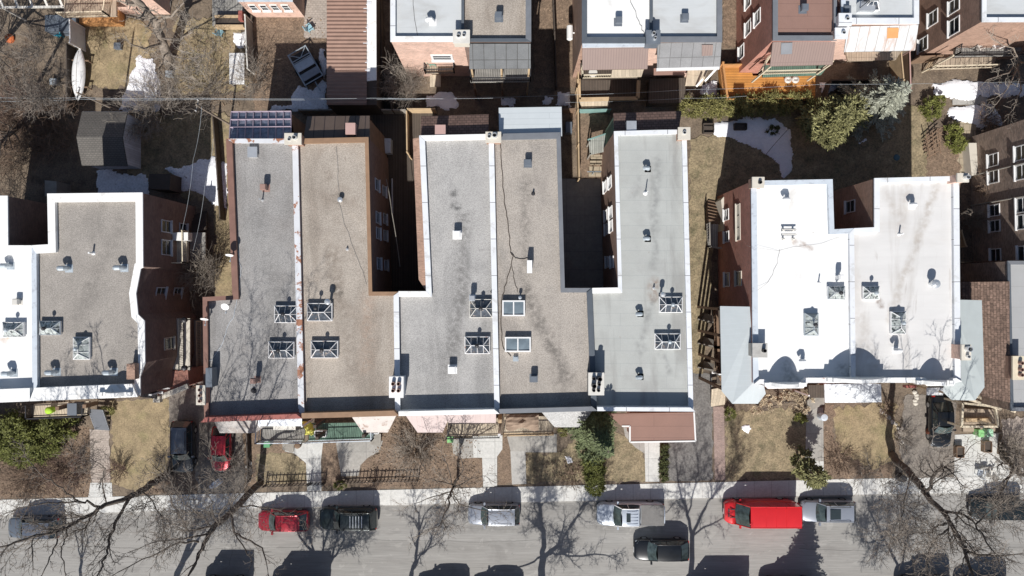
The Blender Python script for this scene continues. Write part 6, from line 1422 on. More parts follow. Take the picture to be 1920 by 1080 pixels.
foliage(0, 'darker hedge below the orange deck, mostly in shade', 'hedge', 1450, 203, [(-2.2, 0, .9, 1.2, .85, .9), (-.8, .2, 1.0, 1.1, .9, .9), (.8, .2, .9, 1.1, .8, .9), (2.2, .4, .9, 1.1, .7, .9)], 7000, .2, M_leaf_hedge, 55, .8, name='garden_hedge')
foliage(0, 'olive green pine with uneven crown left of the blue spruce', 'tree', 1540, 242, [(-.9, .3, 2.2, 1.7, 1.5, 1.4), (.7, .5, 3.2, 1.3, 1.3, 1.4), (-.5, -1.0, 2.4, 1.5, 1.1, 1.2), (1.5, 1.2, 2.0, .9, .8, 1.0), (.2, 1.1, 3.0, 1.2, .9, 1.0), (0, 0, 3.9, 1.1, 1.1, .9)], 10500, .3, M_leaf_pine, 56, 4.0, name='pine_tree')
conifer('silvery blue spruce behind the duplex', 1618, 205, 2.85, 7.0, M_leaf_spruce, 57, size=.40, name='blue_spruce')
foliage(0, 'lime green shrub between spruce and snow', 'shrub', 1740, 208, [(0, 0, .6, .9, .9, .7), (.5, .6, .6, .6, .6, .5)], 1800, .18, M_leaf_lime, 58, .5)
foliage(0, 'lime green shrub beside the flagstone path', 'shrub', 1780, 262, [(0, .5, .5, .75, .7, .6), (.1, -.5, .6, .9, .7, .7)], 2400, .18, M_leaf_lime, 59, .5)
foliage(0, 'open evergreen with drooping sprays at the pavement', 'tree', 1492, 868, [(0, 0, 2.0, .9, .9, 1.2), (.5, -.6, 2.4, .9, .7, .9), (-.2, .8, 1.6, .7, .8, .8), (.2, -.2, 3.6, .6, .6, 1.0), (1.1, -.4, 2.6, .6, .6, .5)], 3000, .3, M_leaf_pine, 60, 4.2, name='young_pine')
foliage(0, 'small green shrub at the foot of the grey porch stairs', 'shrub', 1366, 775, [(0, 0, .4, .4, .6, .4)], 700, .14, M_leaf_cedar, 61, .3)
foliage(0, 'green shrub under the dried flowerheads beside the front walk', 'shrub', 1497, 783, [(0, 0, .4, .6, .35, .4)], 700, .14, M_leaf_lime, 62, .3)
foliage(0, 'dried flower hedge with pale heads below the curved parapet', 'hedge', 1475, 752, [(-1.6, .1, .8, .9, .6, .5), (0, .3, .8, 1.1, .8, .5), (1.3, 0, .8, .8, .9, .5), (-2.9, -.7, .7, .7, .4, .4), (-2, -.5, .6, .8, .4, .4)], 2600, .17, M_leaf_dry, 63, .6, name='flower_shrub')
foliage(0, 'pale green shrub at the top of the dry lawn beside the porch', 'shrub', 206, 768, [(0, 0, .4, .5, .35, .4)], 600, .16, M_leaf_hedge, 64, .3)
foliage(0, 'small yellow green shrub at the end of the beige deck', 'shrub', 1054, 808, [(0, 0, .5, .35, .35, .4)], 500, .16, M_leaf_hedge, 65, .3)
foliage(0, 'small dark shrub by the end of the picket fence', 'shrub', 640, 907, [(0, 0, .35, .45, .3, .4)], 500, .14, M_leaf_cedar, 66, .3)
for i, py in enumerate((837, 851, 865, 879, 892)):
    foliage(0, 'clipped dark shrub in the row beside the front walk', 'shrub', 1243, py, [(0, 0, .45, .33, .33, .45)], 700, .13, M_leaf_dark, 70+i, .4, group='clipped shrubs beside the front walk', name='clipped_shrub')
foliage(0, 'small shrub in the snow shadow behind the pine', 'shrub', 1445, 245, [(0, 0, .4, .6, .35, .35)], 500, .16, M_leaf_dark, 76, .3)
foliage(0, 'creeping plant on the east wall corner', 'shrub', 1560, 250, [(0, 0, .4, .6, .6, .4)], 400, .16, M_leaf_dark, 77, .3)
# conifers south of the road (shadow on the road)
conifer('evergreen beyond the road, its dense shadow lies behind the red van', 1492, 1160, 2.6, 8.4, M_leaf_dark, 78, size=.45, name='evergreen_tree')

# ---------------------------------------------------------------- sheds, fences, garden things
def one(mb, name, m, label, cat, at, group=None, smooth=False):
    return tag(mb.build(name, m, smooth=smooth, origin=at), label, cat, group)
# dark shingled shed with grey east wall
T = thing('garden_shed', 'dark shingled garden shed with low roof and pale grey side wall', 'shed', P(205, 270)[:2]+(0,))
pr = [(-.0, 2.35), (1.15, 2.75), (2.3, 3.1), (3.45, 2.75), (4.6, 2.35)]
x0, y0, _ = P(153, 312, 2.4); x1 = P(232, 312, 2.9)[0]
y0 = P(0, 312, 2.2)[1]; mb = MB()
for i in range(4): a, b = pr[i], pr[i+1]; mb.face([(x0, y0+a[0], a[1]), (x1, y0+a[0], a[1]), (x1, y0+b[0], b[1]), (x0, y0+b[0], b[1])])
for i in range(4): a, b = pr[i], pr[i+1]; mb.face([(x0, y0+a[0], a[1]-.1), (x0, y0+b[0], b[1]-.1), (x1, y0+b[0], b[1]-.1), (x1, y0+a[0], a[1]-.1)])
part(mb, 'roof', M_shingle_dark, T)
mb = MB(); xw = x1-.08
mb.face([(xw, y0+.15, -.05), (xw, y0+4.45, -.05)]+[(xw, y0+min(4.45, max(.15, p[0])), p[1]-.1) for p in pr[::-1]]); mb.face([(x0+.1, y0+.15, -.05), (x0+.1, y0+4.45, -.05)]+[(x0+.1, y0+min(4.45, max(.15, p[0])), p[1]-.1) for p in pr[::-1]][::1])
mb.face([(x0+.1, y0+.15, -.05), (xw, y0+.15, -.05), (xw, y0+.15, 2.2), (x0+.1, y0+.15, 2.2)]); mb.face([(x0+.1, y0+4.45, -.05), (xw, y0+4.45, -.05), (xw, y0+4.45, 2.2), (x0+.1, y0+4.45, 2.2)])
part(mb, 'wall', slats('grey_cladding', (.66, .69, .74), .2, dark=.8), T)
mb = MB(); mb.beam((x0, y0+4.6, 2.24), (x1, y0+4.6, 2.24), .1, .08); part(mb, 'gutter', M_white, T)
# small lean-to sheds by the west pair
mb = MB(); mb.prism([P(a, b, 2.2)[:2] for a, b in ((280, 326), (320, 326), (318, 356), (278, 354))], -.1, 2.2); one(mb, 'tool_shed', M_wood_dark, 'small dark flat shed between the two shaded snow patches', 'shed', P(300, 340))
mb = MB(); mb.prism([P(a, b, 2)[:2] for a, b in ((84, 338), (106, 340), (106, 368), (84, 368))], -.1, 2.0); one(mb, 'tool_shed', M_wood_grey, 'small grey shed in the dark yard behind the west pair', 'shed', P(95, 350))
# canoe upside down on two trestles
T = thing('canoe', 'white upturned canoe lying on trestles in the leafy garden', 'canoe', P(158, 144)[:2]+(0,), radians(90-2))
rows = []; Lc = 4.6; zz = .75
for i in range(17):
    u = -1+2*i/16; hw = .56*max(0, 1-abs(u)**2.3)**.85+.01; sh = .10*abs(u)**3; row = []
    for k in range(9):
        a = pi*k/8; row.append((u*Lc/2, -hw*cos(a), zz-sh*.2+.36*sin(a)**.8*(max(.12, 1-abs(u)**3))))
    rows.append(row)
mb = MB(); mb.grid(rows); mb.build('hull', M_white, T, True)
mb = MB(); mb.tube([(-Lc/2, 0, zz)]+[(r[4][0], 0, r[4][2]+.02) for r in rows[1:-1]]+[(Lc/2, 0, zz)], .02, 4); mb.build('keel', M_offwhite, T)
mb = MB()
for sx in (-1.1, 1.2):
    mb.beam((sx, -.8, zz), (sx, .8, zz), .1, .1)
    for sy in (-.7, .7): mb.box(sx, sy, 0, .08, .08, zz-.08)
mb.build('trestle', M_wood_brown, T)
# open metal trailer
T = thing('utility_trailer', 'open silver framed utility trailer with two light panels, tilted on the leaves', 'trailer', P(578, 129)[:2]+(0,), radians(-60))
L_, W_ = 2.95, 1.75
mb = MB()
for sy in (-1, 1): mb.beam((-L_/2, sy*W_/2, .95), (L_/2, sy*W_/2, .95), .07, .08); mb.beam((-L_/2, sy*W_/2, .5), (L_/2, sy*W_/2, .5), .06, .08)
for sx in (-1, 1):
    mb.beam((sx*L_/2, -W_/2, .95), (sx*L_/2, W_/2, .95), .07, .08)
    for sy in (-1, 1): mb.box(sx*L_/2, sy*W_/2, .2, .07, .07, .78)
mb.beam((-.75, -W_/2, 1.0), (-.75, W_/2, 1.0), .06, .06); mb.beam((-.55, -W_/2, 1.0), (-.55, W_/2, 1.0), .05, .05); mb.beam((-L_/2, -W_/2, .96), (-.75, 0, 1.0), .05, .05); mb.beam((-L_/2, W_/2, .96), (-.75, 0, 1.0), .05, .05)
mb.build('frame', M_grey_metal, T)
mb = MB(); mb.box(0, 0, .4, L_-.1, W_-.1, .06); mb.build('bed', M_plastic, T)
for xc, m_, w_ in ((-.15, M_cope_blue, .75), (.82, mat('worn_panel', (.30, .33, .38), var=.2), .62)):
    mb = MB(); mb.box(xc, 0, .78, w_, W_-.12, .1); mb.build('panel', m_, T)
for sy in (-1, 1):
    mb = MB(); mb.tube([(0, sy*(W_/2+.04), .3), (0, sy*(W_/2+.2), .3)], .3, 14, True); mb.build('wheel', M_tyre, T)
mb = MB(); mb.beam((L_/2, 0, .5), (L_/2+.9, 0, .45), .09, .09); mb.build('drawbar', M_grey_metal, T)
# white sheet table, chairs
def table(label, px, py, sx, sy, h, m, rz=0, name='garden_table', cat='table'):
    T = thing(name, label, cat, P(px, py)[:2]+(.0,), rz); mb = MB(); mb.box(0, 0, h-.05, sx, sy, .05); mb.build('top', m, T)
    for ax in (-1, 1):
        for ay in (-1, 1): mb = MB(); mb.box(ax*(sx/2-.08), ay*(sy/2-.08), 0, .06, .06, h-.05); mb.build('leg', M_grey_metal, T)
    return T
table('long white garden table beside the garden fence', 452, 135, 1.3, 2.7, .95, M_white)
def chair(label, px, py, m, rz=0, z=0, group=None):
    T = thing('garden_chair', label, 'chair', P(px, py, z)[:2]+(z,), rz, group); mb = MB(); mb.box(0, 0, .40, .52, .5, .05); mb.build('seat', m, T)
    mb = MB()
    for k in range(5): mb.beam((-.24, -.2+.1*k, .42), (-.42, -.2+.1*k, .95), .07, .03)
    mb.beam((-.42, -.24, .97), (-.42, .24, .97), .05, .05); mb.build('backrest', m, T)
    for ax in (-1, 1):
        for ay in (-1, 1): mb = MB(); mb.box(ax*.22, ay*.2, 0, .05, .05, .4); mb.build('leg', m, T)
    for ay in (-1, 1): mb = MB(); mb.box(0, ay*.27, .62, .5, .06, .04); mb.build('armrest', m, T)
    return T
p_blue = mat('pale_blue_plastic', (.30, .50, .58), var=.05); p_turq = mat('turquoise_plastic', (.05, .38, .50), var=.05)
chair('pale blue garden chair below the wooden planter', 416, 64, p_blue, 1.0); chair('pale blue garden chair on the paved corner beside the garage', 583, 56, p_blue, .6)
chair('turquoise chair against the tall white fence', 116, 66, p_turq, pi); chair('green seat on the small balcony of the brick wall', 812, 120, mat('green_cushion', (.22, .40, .32), var=.1), 0, 2.8)
chair('grey chair on the sunlit balcony above the white snow', 1830, 92, M_offwhite, .5, 3.0); chair('white chair standing on the gravel garden path end', 1860, 88, M_white, 2, 3.0)
for i, (px, py) in enumerate(((1832, 884), (1842, 880), (1853, 886))): chair(('light plastic chair, leftmost of three on the white concrete pad', 'light plastic chair, middle one of three on the white concrete pad', 'light plastic chair, rightmost of three on the white concrete pad')[i], px, py, M_cope_blue if i == 0 else M_offwhite, 1.3+i*.4, group='chairs on the white concrete pad')
# raised wooden planter box + deck beside the pale brick house
T = thing('garden_deck', 'weathered timber deck with long planter west of the brick house with four windows', 'deck', P(430, 20)[:2]+(0,))
deck(T, [(398, -40), (458, -40), (458, 48), (398, 48)], .7, M_deck_grey, 'deck_floor', .6)
mb = MB()
for q in (((402, 30), (456, 30)), ((402, 48), (456, 48))): a, b = P(*q[0], 1.2), P(*q[1], 1.2); mb.beam(a, b, .18, .7)
part(mb, 'planter', M_wood_light, T); mb = MB(); x, y, _ = P(430, 39, 1.1); mb.box(x, y, .7, 2.5, .6, .3); part(mb, 'planter_soil', M_wood_dark, T)
mb = MB(); x, y, _ = P(452, 30, 1.3); mb.box(x, y, .7, .35, .8, .8); part(mb, 'red_box', M_cope_red, T)
for px, py, z, nm, m_, lb in ((572, 36, 1.9, 'plant_pot', M_wood_orange, 'small orange pot at the foot of the brick wall'),):
    pass
# fences --------------------------------------------------------------
def fence(label, px, h, m, name='garden_fence', th=.07, post=True, group=None, pm=None, z0=0, slat=False):
    """px: ground line in photo pixels at the fence's top height"""
    pts = [P(a, b, h+z0)[:2] for a, b in px]; T = thing(name, label, 'fence', (pts[0][0], pts[0][1], 0), group=group)
    mb = MB()
    for i in range(len(pts)-1):
        a, b = pts[i], pts[i+1]
        if slat:
            l = hypot(b[0]-a[0], b[1]-a[1]); n = int(l/.3); r_ = atan2(b[1]-a[1], b[0]-a[0])
            for k in range(n): t = (k+.5)/n; mb.box(a[0]+(b[0]-a[0])*t, a[1]+(b[1]-a[1])*t, z0-.02, .07, .035, h*(1 if k % 2 else .94), r_)
            for zz in (.25, .8): mb.beam((a[0], a[1], z0+h*zz), (b[0], b[1], z0+h*zz), .05, .06)
        else:
            mb.beam((a[0], a[1], z0+h-.04), (b[0], b[1], z0+h-.04), th*.5, h-.04)
    part(mb, 'panel', m, T)
    if not slat: 
        mb = MB()
        for i in range(len(pts)-1): a, b = pts[i], pts[i+1]; mb.beam((a[0], a[1], z0+h), (b[0], b[1], z0+h), th*1.5, .04)
        part(mb, 'top_rail', pm or m, T)
    if post:
        for i in range(len(pts)-1):
            a, b = pts[i], pts[i+1]; l = hypot(b[0]-a[0], b[1]-a[1]); n = max(1, int(l/2.2))
            for k in range(n+(i == len(pts)-2)):
                t = k/n; mb = MB(); mb.box(a[0]+(b[0]-a[0])*t, a[1]+(b[1]-a[1])*t, z0-.05, .11, .11, h+.12); part(mb, 'post', pm or m, T)
    return T
FG = 'timber fences between the gardens'
fence('pale weathered fence beside the brown leaf garden', [(459, 28), (462, 100), (464, 128)], 1.7, M_wood_grey, pm=M_offwhite, group=FG)
fence('tall white fence left of the white canoe garden', [(130, 36), (131, 80)], 2.2, M_cope_blue, pm=M_white, group=FG); fence('dark fence between shady leaf garden and white canoe', [(124, 82), (124, 205)], 1.3, M_wood_dark, group=FG)
fence('dark fence right of the long brown garage', [(711, -40), (716, 120), (735, 205)], 1.6, M_wood_dark, group=FG)
fence('grey brown fence along the lane north of the tan roofed house', [(560, 206), (700, 205), (762, 206)], 1.5, M_wood_grey, group=FG)
fence('light timber fence with bent end between tan and light grey roofs', [(762, 206), (763, 285), (768, 293)], 1.5, M_wood_light, group=FG)
fence('light timber fence in front of the brown shingled rear roof', [(764, 204), (815, 204)], 1.5, M_wood_light, group=FG)
fence('brown lane fence behind the pale metal rear roof', [(940, 206), (1078, 204)], 1.5, M_wood_brown, group=FG)
fence('light timber fence between the narrow rear deck and the stepping stones', [(1082, 166), (1084, 205), (1086, 335)], 1.7, M_wood_light, group=FG)
fence('light timber fence beside the deck of the brown awning house', [(1083, 100), (1085, 160)], 1.7, M_wood_light, group=FG)
fence('green wire fence with green top rail across the narrow stepping stone yard', [(1088, 206), (1145, 205)], 1.2, M_wood_blue, group=FG)
fence('dark narrow fence in the shaded passage right of the tan gravel roof', [(1036, -40), (1040, 60), (1044, 160)], 1.4, M_wood_dark, group=FG)
fence('tall brown panel fence below the rusty porch roof', [(1706, 96), (1708, 165)], 2.0, M_wood_brown, pm=M_pinkcap, group=FG); fence('brown panel fence at the end of the rusty porch house', [(1690, 98), (1695, 150)], 1.9, M_wood_light, group=FG)
fence('brown board fence at the foot of the apartment block side passage', [(1725, 106), (1768, 104)], 1.9, M_wood_brown, group=FG)
fence('pale fence at the side of the duplex beside the apartment block, upper piece', [(1803, 432), (1812, 462)], 1.6, M_wood_light, group=FG); fence('pale fence closing the side passage above the shingle roof', [(1802, 492), (1882, 492)], 1.7, M_wood_light, group=FG)
fence('dark fence at the north end of the shaded lawn', [(1545, 195), (1560, 150), (1690, 150)], 1.4, M_wood_dark, group=FG)
fence('grey fence in the dark yard between garden shed and grey roofed house', [(398, 215), (405, 300), (412, 410)], 1.2, M_wood_dark, group=FG)
fence('low wooden edge fence right of the red driveway car', [(462, 815), (464, 905)], .7, M_wood_dark, group=FG)
FP = 'dark picket fences along the pavement'
fence('dark picket fence left of the iron gate', [(492, 914), (576, 911)], .95, M_wood_dark, 'picket_fence', slat=True, group=FP); fence('dark picket fence right of the iron gate, below the two pavements', [(632, 908), (700, 905), (782, 903)], .95, M_wood_dark, 'picket_fence', slat=True, group=FP)
fence('narrow dark iron gate across the front walk', [(577, 911), (604, 910)], 1.0, M_dark_metal, 'garden_gate', slat=True)['category'] = 'gate'
# orange deck
T = thing('garden_deck', 'bright orange stained deck with raised rim behind the hedge', 'deck', P(1430, 160)[:2]+(0,))
deck(T, [(1350, 124), (1405, 122), (1412, 142), (1530, 140), (1528, 184), (1356, 186)], .8, M_deck_orange, 'deck_floor', .7)
rail(T, [(1350, 124), (1358, 186)], .8, M_wood_orange, .9, .12, t=.1); mb = MB(); a, b = P(1358, 186, 1.5), P(1528, 184, 1.5); mb.beam(a, b, .08, .7); a, b = P(1352, 121, 1.6), P(1403, 120, 1.6); mb.beam(a, b, .08, .8); part(mb, 'screen', M_wood_orange, T)
for i, (px, py) in enumerate(((1478, 149), (1492, 149))):
    x, y, _ = P(px, py, 1.3); mb = MB(); mb.lathe(x, y, [(.1, .8), (.22, 1.0), (.32, 1.25), (.30, 1.32), (.1, 1.3), (0, 1.28)], 14); one(mb, 'round_bowl', M_offwhite, ('round pale pot on the orange deck, left of the two', 'round pale pot on the orange deck, right of the two')[i], 'pot', (x, y, .8), 'pots on the orange deck', True)
# green trellis and grey platform at house 5
T = thing('rear_stairs', 'weathered grey green platform with steps beside the brown shingled rear addition', 'platform', P(1115, 275)[:2]+(0,))
deck(T, [(1104, 262), (1136, 252), (1134, 284), (1106, 290)], 2.4, M_deck_weathered, 'platform_floor'); mb = MB(); a, b = P(1102, 262, 2.55), P(1138, 250, 2.55); mb.beam(a, b, .1, .1); part(mb, 'edge_board', M_wood_blue, T)
mb = MB()
for i in range(4): x, y, _ = P(1122-i*1.5, 294+i*11, 1.6-i*.35); mb.box(x, y, 1.5-i*.35, 1.3, .36, .06)
part(mb, 'steps', M_flag, T)
posts(T, [(1106, 264), (1107, 288)], 0, 2.4, M_wood_grey)
mb = MB(); x, y, _ = P(1114, 322, 2.0); mb.cyl(x, y, 0, 2.0, .04, .04, 6); mb.beam((x-.6, y, 2.0), (x+.6, y, 2.0), .05, .05); one(mb, 'clothes_post', M_grey_metal, 'T shaped clothes post in the passage left of the pale roof', 'clothes post', (x, y, 0))
# oil tank / white tank on the side of a wall
x, y, _ = P(1069, 58, 2.6); mb = MB(); mb.tube([(x, y-.65, 2.2), (x, y-.55, 2.2), (x, y+.55, 2.2), (x, y+.65, 2.2)], [.12, .26, .26, .12], 12, True); mb.box(x+.25, y, 2.1, .5, .1, .06); one(mb, 'wall_tank', M_white, 'white rounded tank hung on the wall beside the brown awning', 'tank', (x, y, 1.8), smooth=False)
# AC unit
x, y, _ = P(333, 442, 4.9); mb = MB(); mb.box(x, y, 3.42, 1.0, .66, .75); mb.box(x-1.0, y, 3.4, 1.0, .62, .7); one(mb, 'air_conditioner', M_white, 'white air conditioning box on the balcony of the brick side wall', 'air conditioner', (x, y, 3.4))
x, y, _ = P(724, 273, 1); mb = MB(); mb.box(x, y, 0, .8, 1.25, 1.0); mb.box(x, y, 1.0, .6, .9, .04); one(mb, 'heat_pump', M_cope_blue, 'blue grey cabinet in the dark gap right of the tan roof', 'cabinet', (x, y, 0))
x, y, _ = P(1067, 238, 1); mb = MB(); mb.box(x, y, 0, .55, .95, .9); mb.box(x, y, .9, .5, .9, .05); one(mb, 'storage_box', M_slatecap, 'slate blue box on the narrow deck right of the pale metal roof', 'box', (x, y, 0))
# compost bins on lawn
for px, py, lb in ((1329, 240, 'dark square compost frame on the lawn left of the snow'), (1389, 237, 'dark rectangular planter standing in the snow')):
    x, y, _ = P(px, py, .5); mb = MB(); w_, h_ = (.9, .8) if px < 1350 else (1.05, .55)
    for sx in (-1, 1): mb.box(x+sx*w_/2, y, .02, .06, h_, .5)
    for sy in (-1, 1): mb.box(x, y+sy*h_/2, .02, w_-.08, .06, .5)
    mb.box(x, y, .1, w_-.1, h_-.1, .2)
    if px < 1350: mb.box(x, y, .52, w_, .05, .04)
    one(mb, 'planter_box', M_wood_dark, lb, 'planter', (x, y, 0))
# brown canopy over garden seats
T = thing('garden_canopy', 'crumpled brown fabric canopy over the beige porch deck', 'canopy', P(980, 795)[:2]+(0,))
cx0, cx1, cy0, cy1 = 948, 1010, 806, 778; rows = []
rn = random.Random(3)
for i in range(9):
    row = []
    for j in range(7):
        u, v = i/8, j/6; x, y, _ = P(cx0+(cx1-cx0)*u, cy0+(cy1-cy0)*v, 3.2)
        row.append((x, y-(.15*sin(u*9) if j == 0 else 0), 3.0+.45*(1-max(abs(2*u-1), abs(2*v-1)))+rn.uniform(-.10, .10)))
    rows.append(row)
mb = MB(); mb.grid(rows); part(mb, 'canopy_fabric', mat('brown_fabric', (.27, .20, .15), rough=.95, var=.15), T, False)
posts(T, [(950, 804), (1008, 804), (950, 780), (1008, 780)], 1.2, 3.0, M_dark_metal, .05)
# yellow tarp
rows = []; 
for i in range(7):
    row = []
    for j in range(8):
        u, v = i/6, j/7; x, y, _ = P(566+18*u+(3*sin(v*5)), 818-26*v, 1.9); e = 1-max(abs(2*u-1), abs(2*v-1))**2; row.append((x+rn.uniform(-.05, .05), y+rn.uniform(-.05, .05), 1.35+.75*e+rn.uniform(-.1, .1)))
    rows.append(row)
mb = MB(); mb.grid(rows); one(mb, 'tarpaulin', mat('yellow_tarp', (.62, .58, .12), rough=.6, var=.15), 'crumpled yellow tarpaulin between the two porch decks', 'tarpaulin', P(575, 803)[:2]+(1.3,))
# benches on porches
for px, py, z, m_, lb, w_ in ((533, 802, 1.3, M_offwhite, 'pale bench on the grey porch deck', 1.9), (600, 814, 1.3, M_white, 'white framed box at the west end of the green deck', .95), (696, 808, 1.3, M_white, 'white framed box at the east end of the green deck', 1.2)):
    x, y, _ = P(px, py, z+.5); T = thing('porch_bench' if w_ > 1.5 else 'planter_box', lb, 'bench' if w_ > 1.5 else 'planter', (x, y, z)); mb = MB()
    if w_ > 1.5: mb.box(0, 0, .4, w_, .4, .06); mb.build('seat', m_, T); mb = MB(); mb.box(0, .22, .46, w_, .05, .4); mb.build('backrest', m_, T)
    else:
        for s_ in (-1, 1): mb.box(s_*w_/2, 0, .0, .07, .5, .45); mb.box(0, s_*.25, 0, w_-.08, .07, .45)
        mb.build('frame', m_, T); mb = MB(); mb.box(0, 0, .05, w_-.12, .42, .25); mb.build('soil', M_wood_dark, T)
# wheelie bins
def bin_(label, px, py, m, s=1, z=0):
    x, y, _ = P(px, py, 1); T = thing('wheelie_bin', label, 'bin', (x, y, z), 0, 'bins in the front gardens'); mb = MB()
    mb.face([]) if False else mb.prism([(-.22, -.26), (.22, -.26), (.22, .26), (-.22, .26)], .08, .95*s); mb.build('body', m, T)
    mb = MB(); mb.box(0, -.02, .95*s, .52, .62, .06); mb.box(0, .30, .9*s, .4, .06, .08); mb.build('lid', m, T)
    for sx in (-1, 1): mb = MB(); mb.tube([(sx*.2, .24, .1), (sx*.27, .24, .1)], .1, 10, True); mb.build('wheel', M_tyre, T)
    return T
g_ = mat('green_plastic', (.12, .34, .17), var=.08); g2_ = mat('bright_green_plastic', (.25, .55, .22), var=.06)
bin_('green bin beside the porch steps left of the pale front walk', 500, 832, g_); bin_('bright green bin below the pink porch roof', 844, 823, g2_)
bin_('pale green bin, left one of two below the timber pergola', 1842, 813, g2_, .9); bin_('pale green bin, right one of two below the timber pergola', 1858, 812, mat('mint_plastic', (.35, .6, .42), var=.06), .9)
x, y, _ = P(87, 771, 2.2); mb = MB(); mb.lathe(x, y, [(.25, 1.3), (.3, 1.7), (.32, 1.95), (.2, 2.05), (0, 2.06)], 14); one(mb, 'plant_pot', mat('lime_plastic', (.38, .62, .05), var=.05), 'lime green tub on the west porch deck', 'pot', (x, y, 1.3), smooth=True)
def barrel(label, px, py, r, h, m, name='barrel', cat='barrel', z=0):
    x, y, _ = P(px, py, h); mb = MB(); mb.lathe(x, y, [(r*.85, z), (r, z+h*.3), (r, z+h*.7), (r*.9, z+h), (r*.5, z+h+.03), (0, z+h+.04)], 14); return one(mb, name, m, label, cat, (x, y, z))
barrel('pale blue grey rain barrel beside the grey front walk', 1546, 783, .33, .9, M_cope_blue); barrel('black composter at the pavement beside the eastern street tree', 1694, 898, .36, .8, M_plastic)
barrel('brown pot at the foot of the porch steps', 557, 836, .28, .6, M_wood_brown, 'plant_pot', 'pot'); barrel('dark orange tub behind the black driveway car', 1750, 812, .4, .6, mat('rust_tub', (.20, .07, .04), var=.3), 'plant_pot', 'pot'); barrel('blue garden hoop lying on the shaded lawn', 1682, 295, .28, .12, mat('blue_tub', (.06, .13, .17)), 'tub', 'tub')
x, y, _ = P(20, 73); mb = MB(); mb.lathe(x, y, [(.4, 0), (.42, .2), (.2, .3), (0, .3)], 10); one(mb, 'fire_pit', mat('orange_red', (.45, .12, .04), var=.6, scale=4), 'orange red fire pit in the shadow of the corner tree', 'fire pit', (x, y, 0))
for px, py, lb in ((100, 153, 'grey box in the leafy corner left of the canoe'), (317, 138, 'grey box right of the snow triangle'), (220, 86, 'small dark box on the canoe lawn')):
    x, y, _ = P(px, py, .4); mb = MB(); mb.box(x, y, 0, .55, .5, .4); mb.box(x, y, .4, .6, .55, .05); one(mb, 'storage_box', M_grey_metal if px != 220 else M_slatecap, lb, 'box', (x, y, 0))
x, y, _ = P(410, 903); mb = MB(); mb.box(x, y, 0, .9, .5, .3, .6); mb.box(x+.1, y+.1, .3, .6, .35, .3, .6); mb.lathe(x-.5, y-.35, [(.2, 0), (.2, .3), (0, .45)], 10); one(mb, 'garden_cart', M_cope_blue, 'small pale cart below the red driveway car', 'cart', (x, y, 0))
# timber planters on the white pad
for px, py, lb in ((1801, 848, 'brown planter box left on the white concrete pad'), (1853, 838, 'brown planter box right on the white concrete pad')):
    x, y, _ = P(px, py, .5); T = thing('planter_box', lb, 'planter', (x, y, .02)); mb = MB()
    for s_ in (-1, 1): mb.box(s_*.32, 0, 0, .06, .95, .5); mb.box(0, s_*.47, 0, .58, .06, .5)
    mb.build('frame', M_wood_brown, T); mb = MB(); mb.box(0, 0, .1, .56, .86, .25); mb.build('soil', M_wood_dark, T)
# timber pergola at the east duplex garden
T = thing('pergola', 'open pale timber porch frame beside the black driveway car', 'pergola', P(1834, 790)[:2]+(0,))
mb = MB(); q = [P(1806, 756, 3.4), P(1868, 763, 3.4), P(1872, 800, 3.4), P(1804, 800, 3.4)]
for i in range(4): mb.beam(q[i], q[(i+1) % 4], .16, .2)
a, b = P(1815, 748, 3.9), P(1878, 768, 3.9); mb.beam(a, b, .2, .16); a, b = P(1830, 742, 3.9), P(1905, 772, 3.9); mb.beam(a, b, .25, .14); a, b = P(1862, 748, 3.8), P(1900, 765, 3.6); mb.beam(a, b, .3, .1)
part(mb, 'beam', M_cream, T)
for p in q: mb = MB(); mb.box(p[0], p[1], 0, .16, .16, 3.3); part(mb, 'post', M_cream, T)
deck(T, [(1806, 766), (1868, 768), (1866, 796), (1806, 796)], .5, M_deck_tan, 'deck_floor', .5); mb = MB(); x, y, _ = P(1835, 788, .9); mb.box(x, y, .5, 2.2, .3, .4); part(mb, 'bench', M_wood_light, T)
deck(T, [(1806, 800), (1866, 800), (1866, 810), (1806, 810)], .25, M_deck_tan_x, 'step', .25)
# rocks edging the lawn
rn = random.Random(9); mr = mat('pale_rock', (.5, .46, .41), var=.2)
for i in range(16):
    t = i/15; px = 1652+38*min(1, t*1.6)+rn.uniform(-3, 3); py = 768+62*t+rn.uniform(-2, 2); x, y, _ = P(px, py); r = rn.uniform(.11, .24); mb = MB(); n = 7
    mb.lathe(x, y, [(r, -.02), (r*rn.uniform(.9, 1.1), r*.4), (r*.55, r*.8), (0, r*.9)], n); o = one(mb, 'garden_rock', mr, 'pale rock in the curved row edging the stone edged lawn', 'rock', (x, y, 0), 'pale rocks edging the lawn')
for i in range(5):
    x, y, _ = P(1717+rn.uniform(-3, 3), 735+i*5.2); mb = MB(); r = .22; mb.lathe(x, y, [(r, -.02), (r, r*.5), (r*.5, r*.9), (0, r)], 7); one(mb, 'garden_rock', M_ledge, 'pale rock in the short stack under the white parapet', 'rock', (x, y, 0), 'pale rocks under the parapet')
for i in range(6):
    x, y, _ = P(466+rn.uniform(-2, 3), 868+i*6.5); mb = MB(); r = rn.uniform(.12, .22); mb.lathe(x, y, [(r, -.02), (r, r*.5), (r*.5, r*.9), (0, r)], 6); one(mb, 'garden_rock', M_concrete, 'grey rock in the row right of the red driveway car', 'rock', (x, y, 0), 'grey rocks by the driveway')
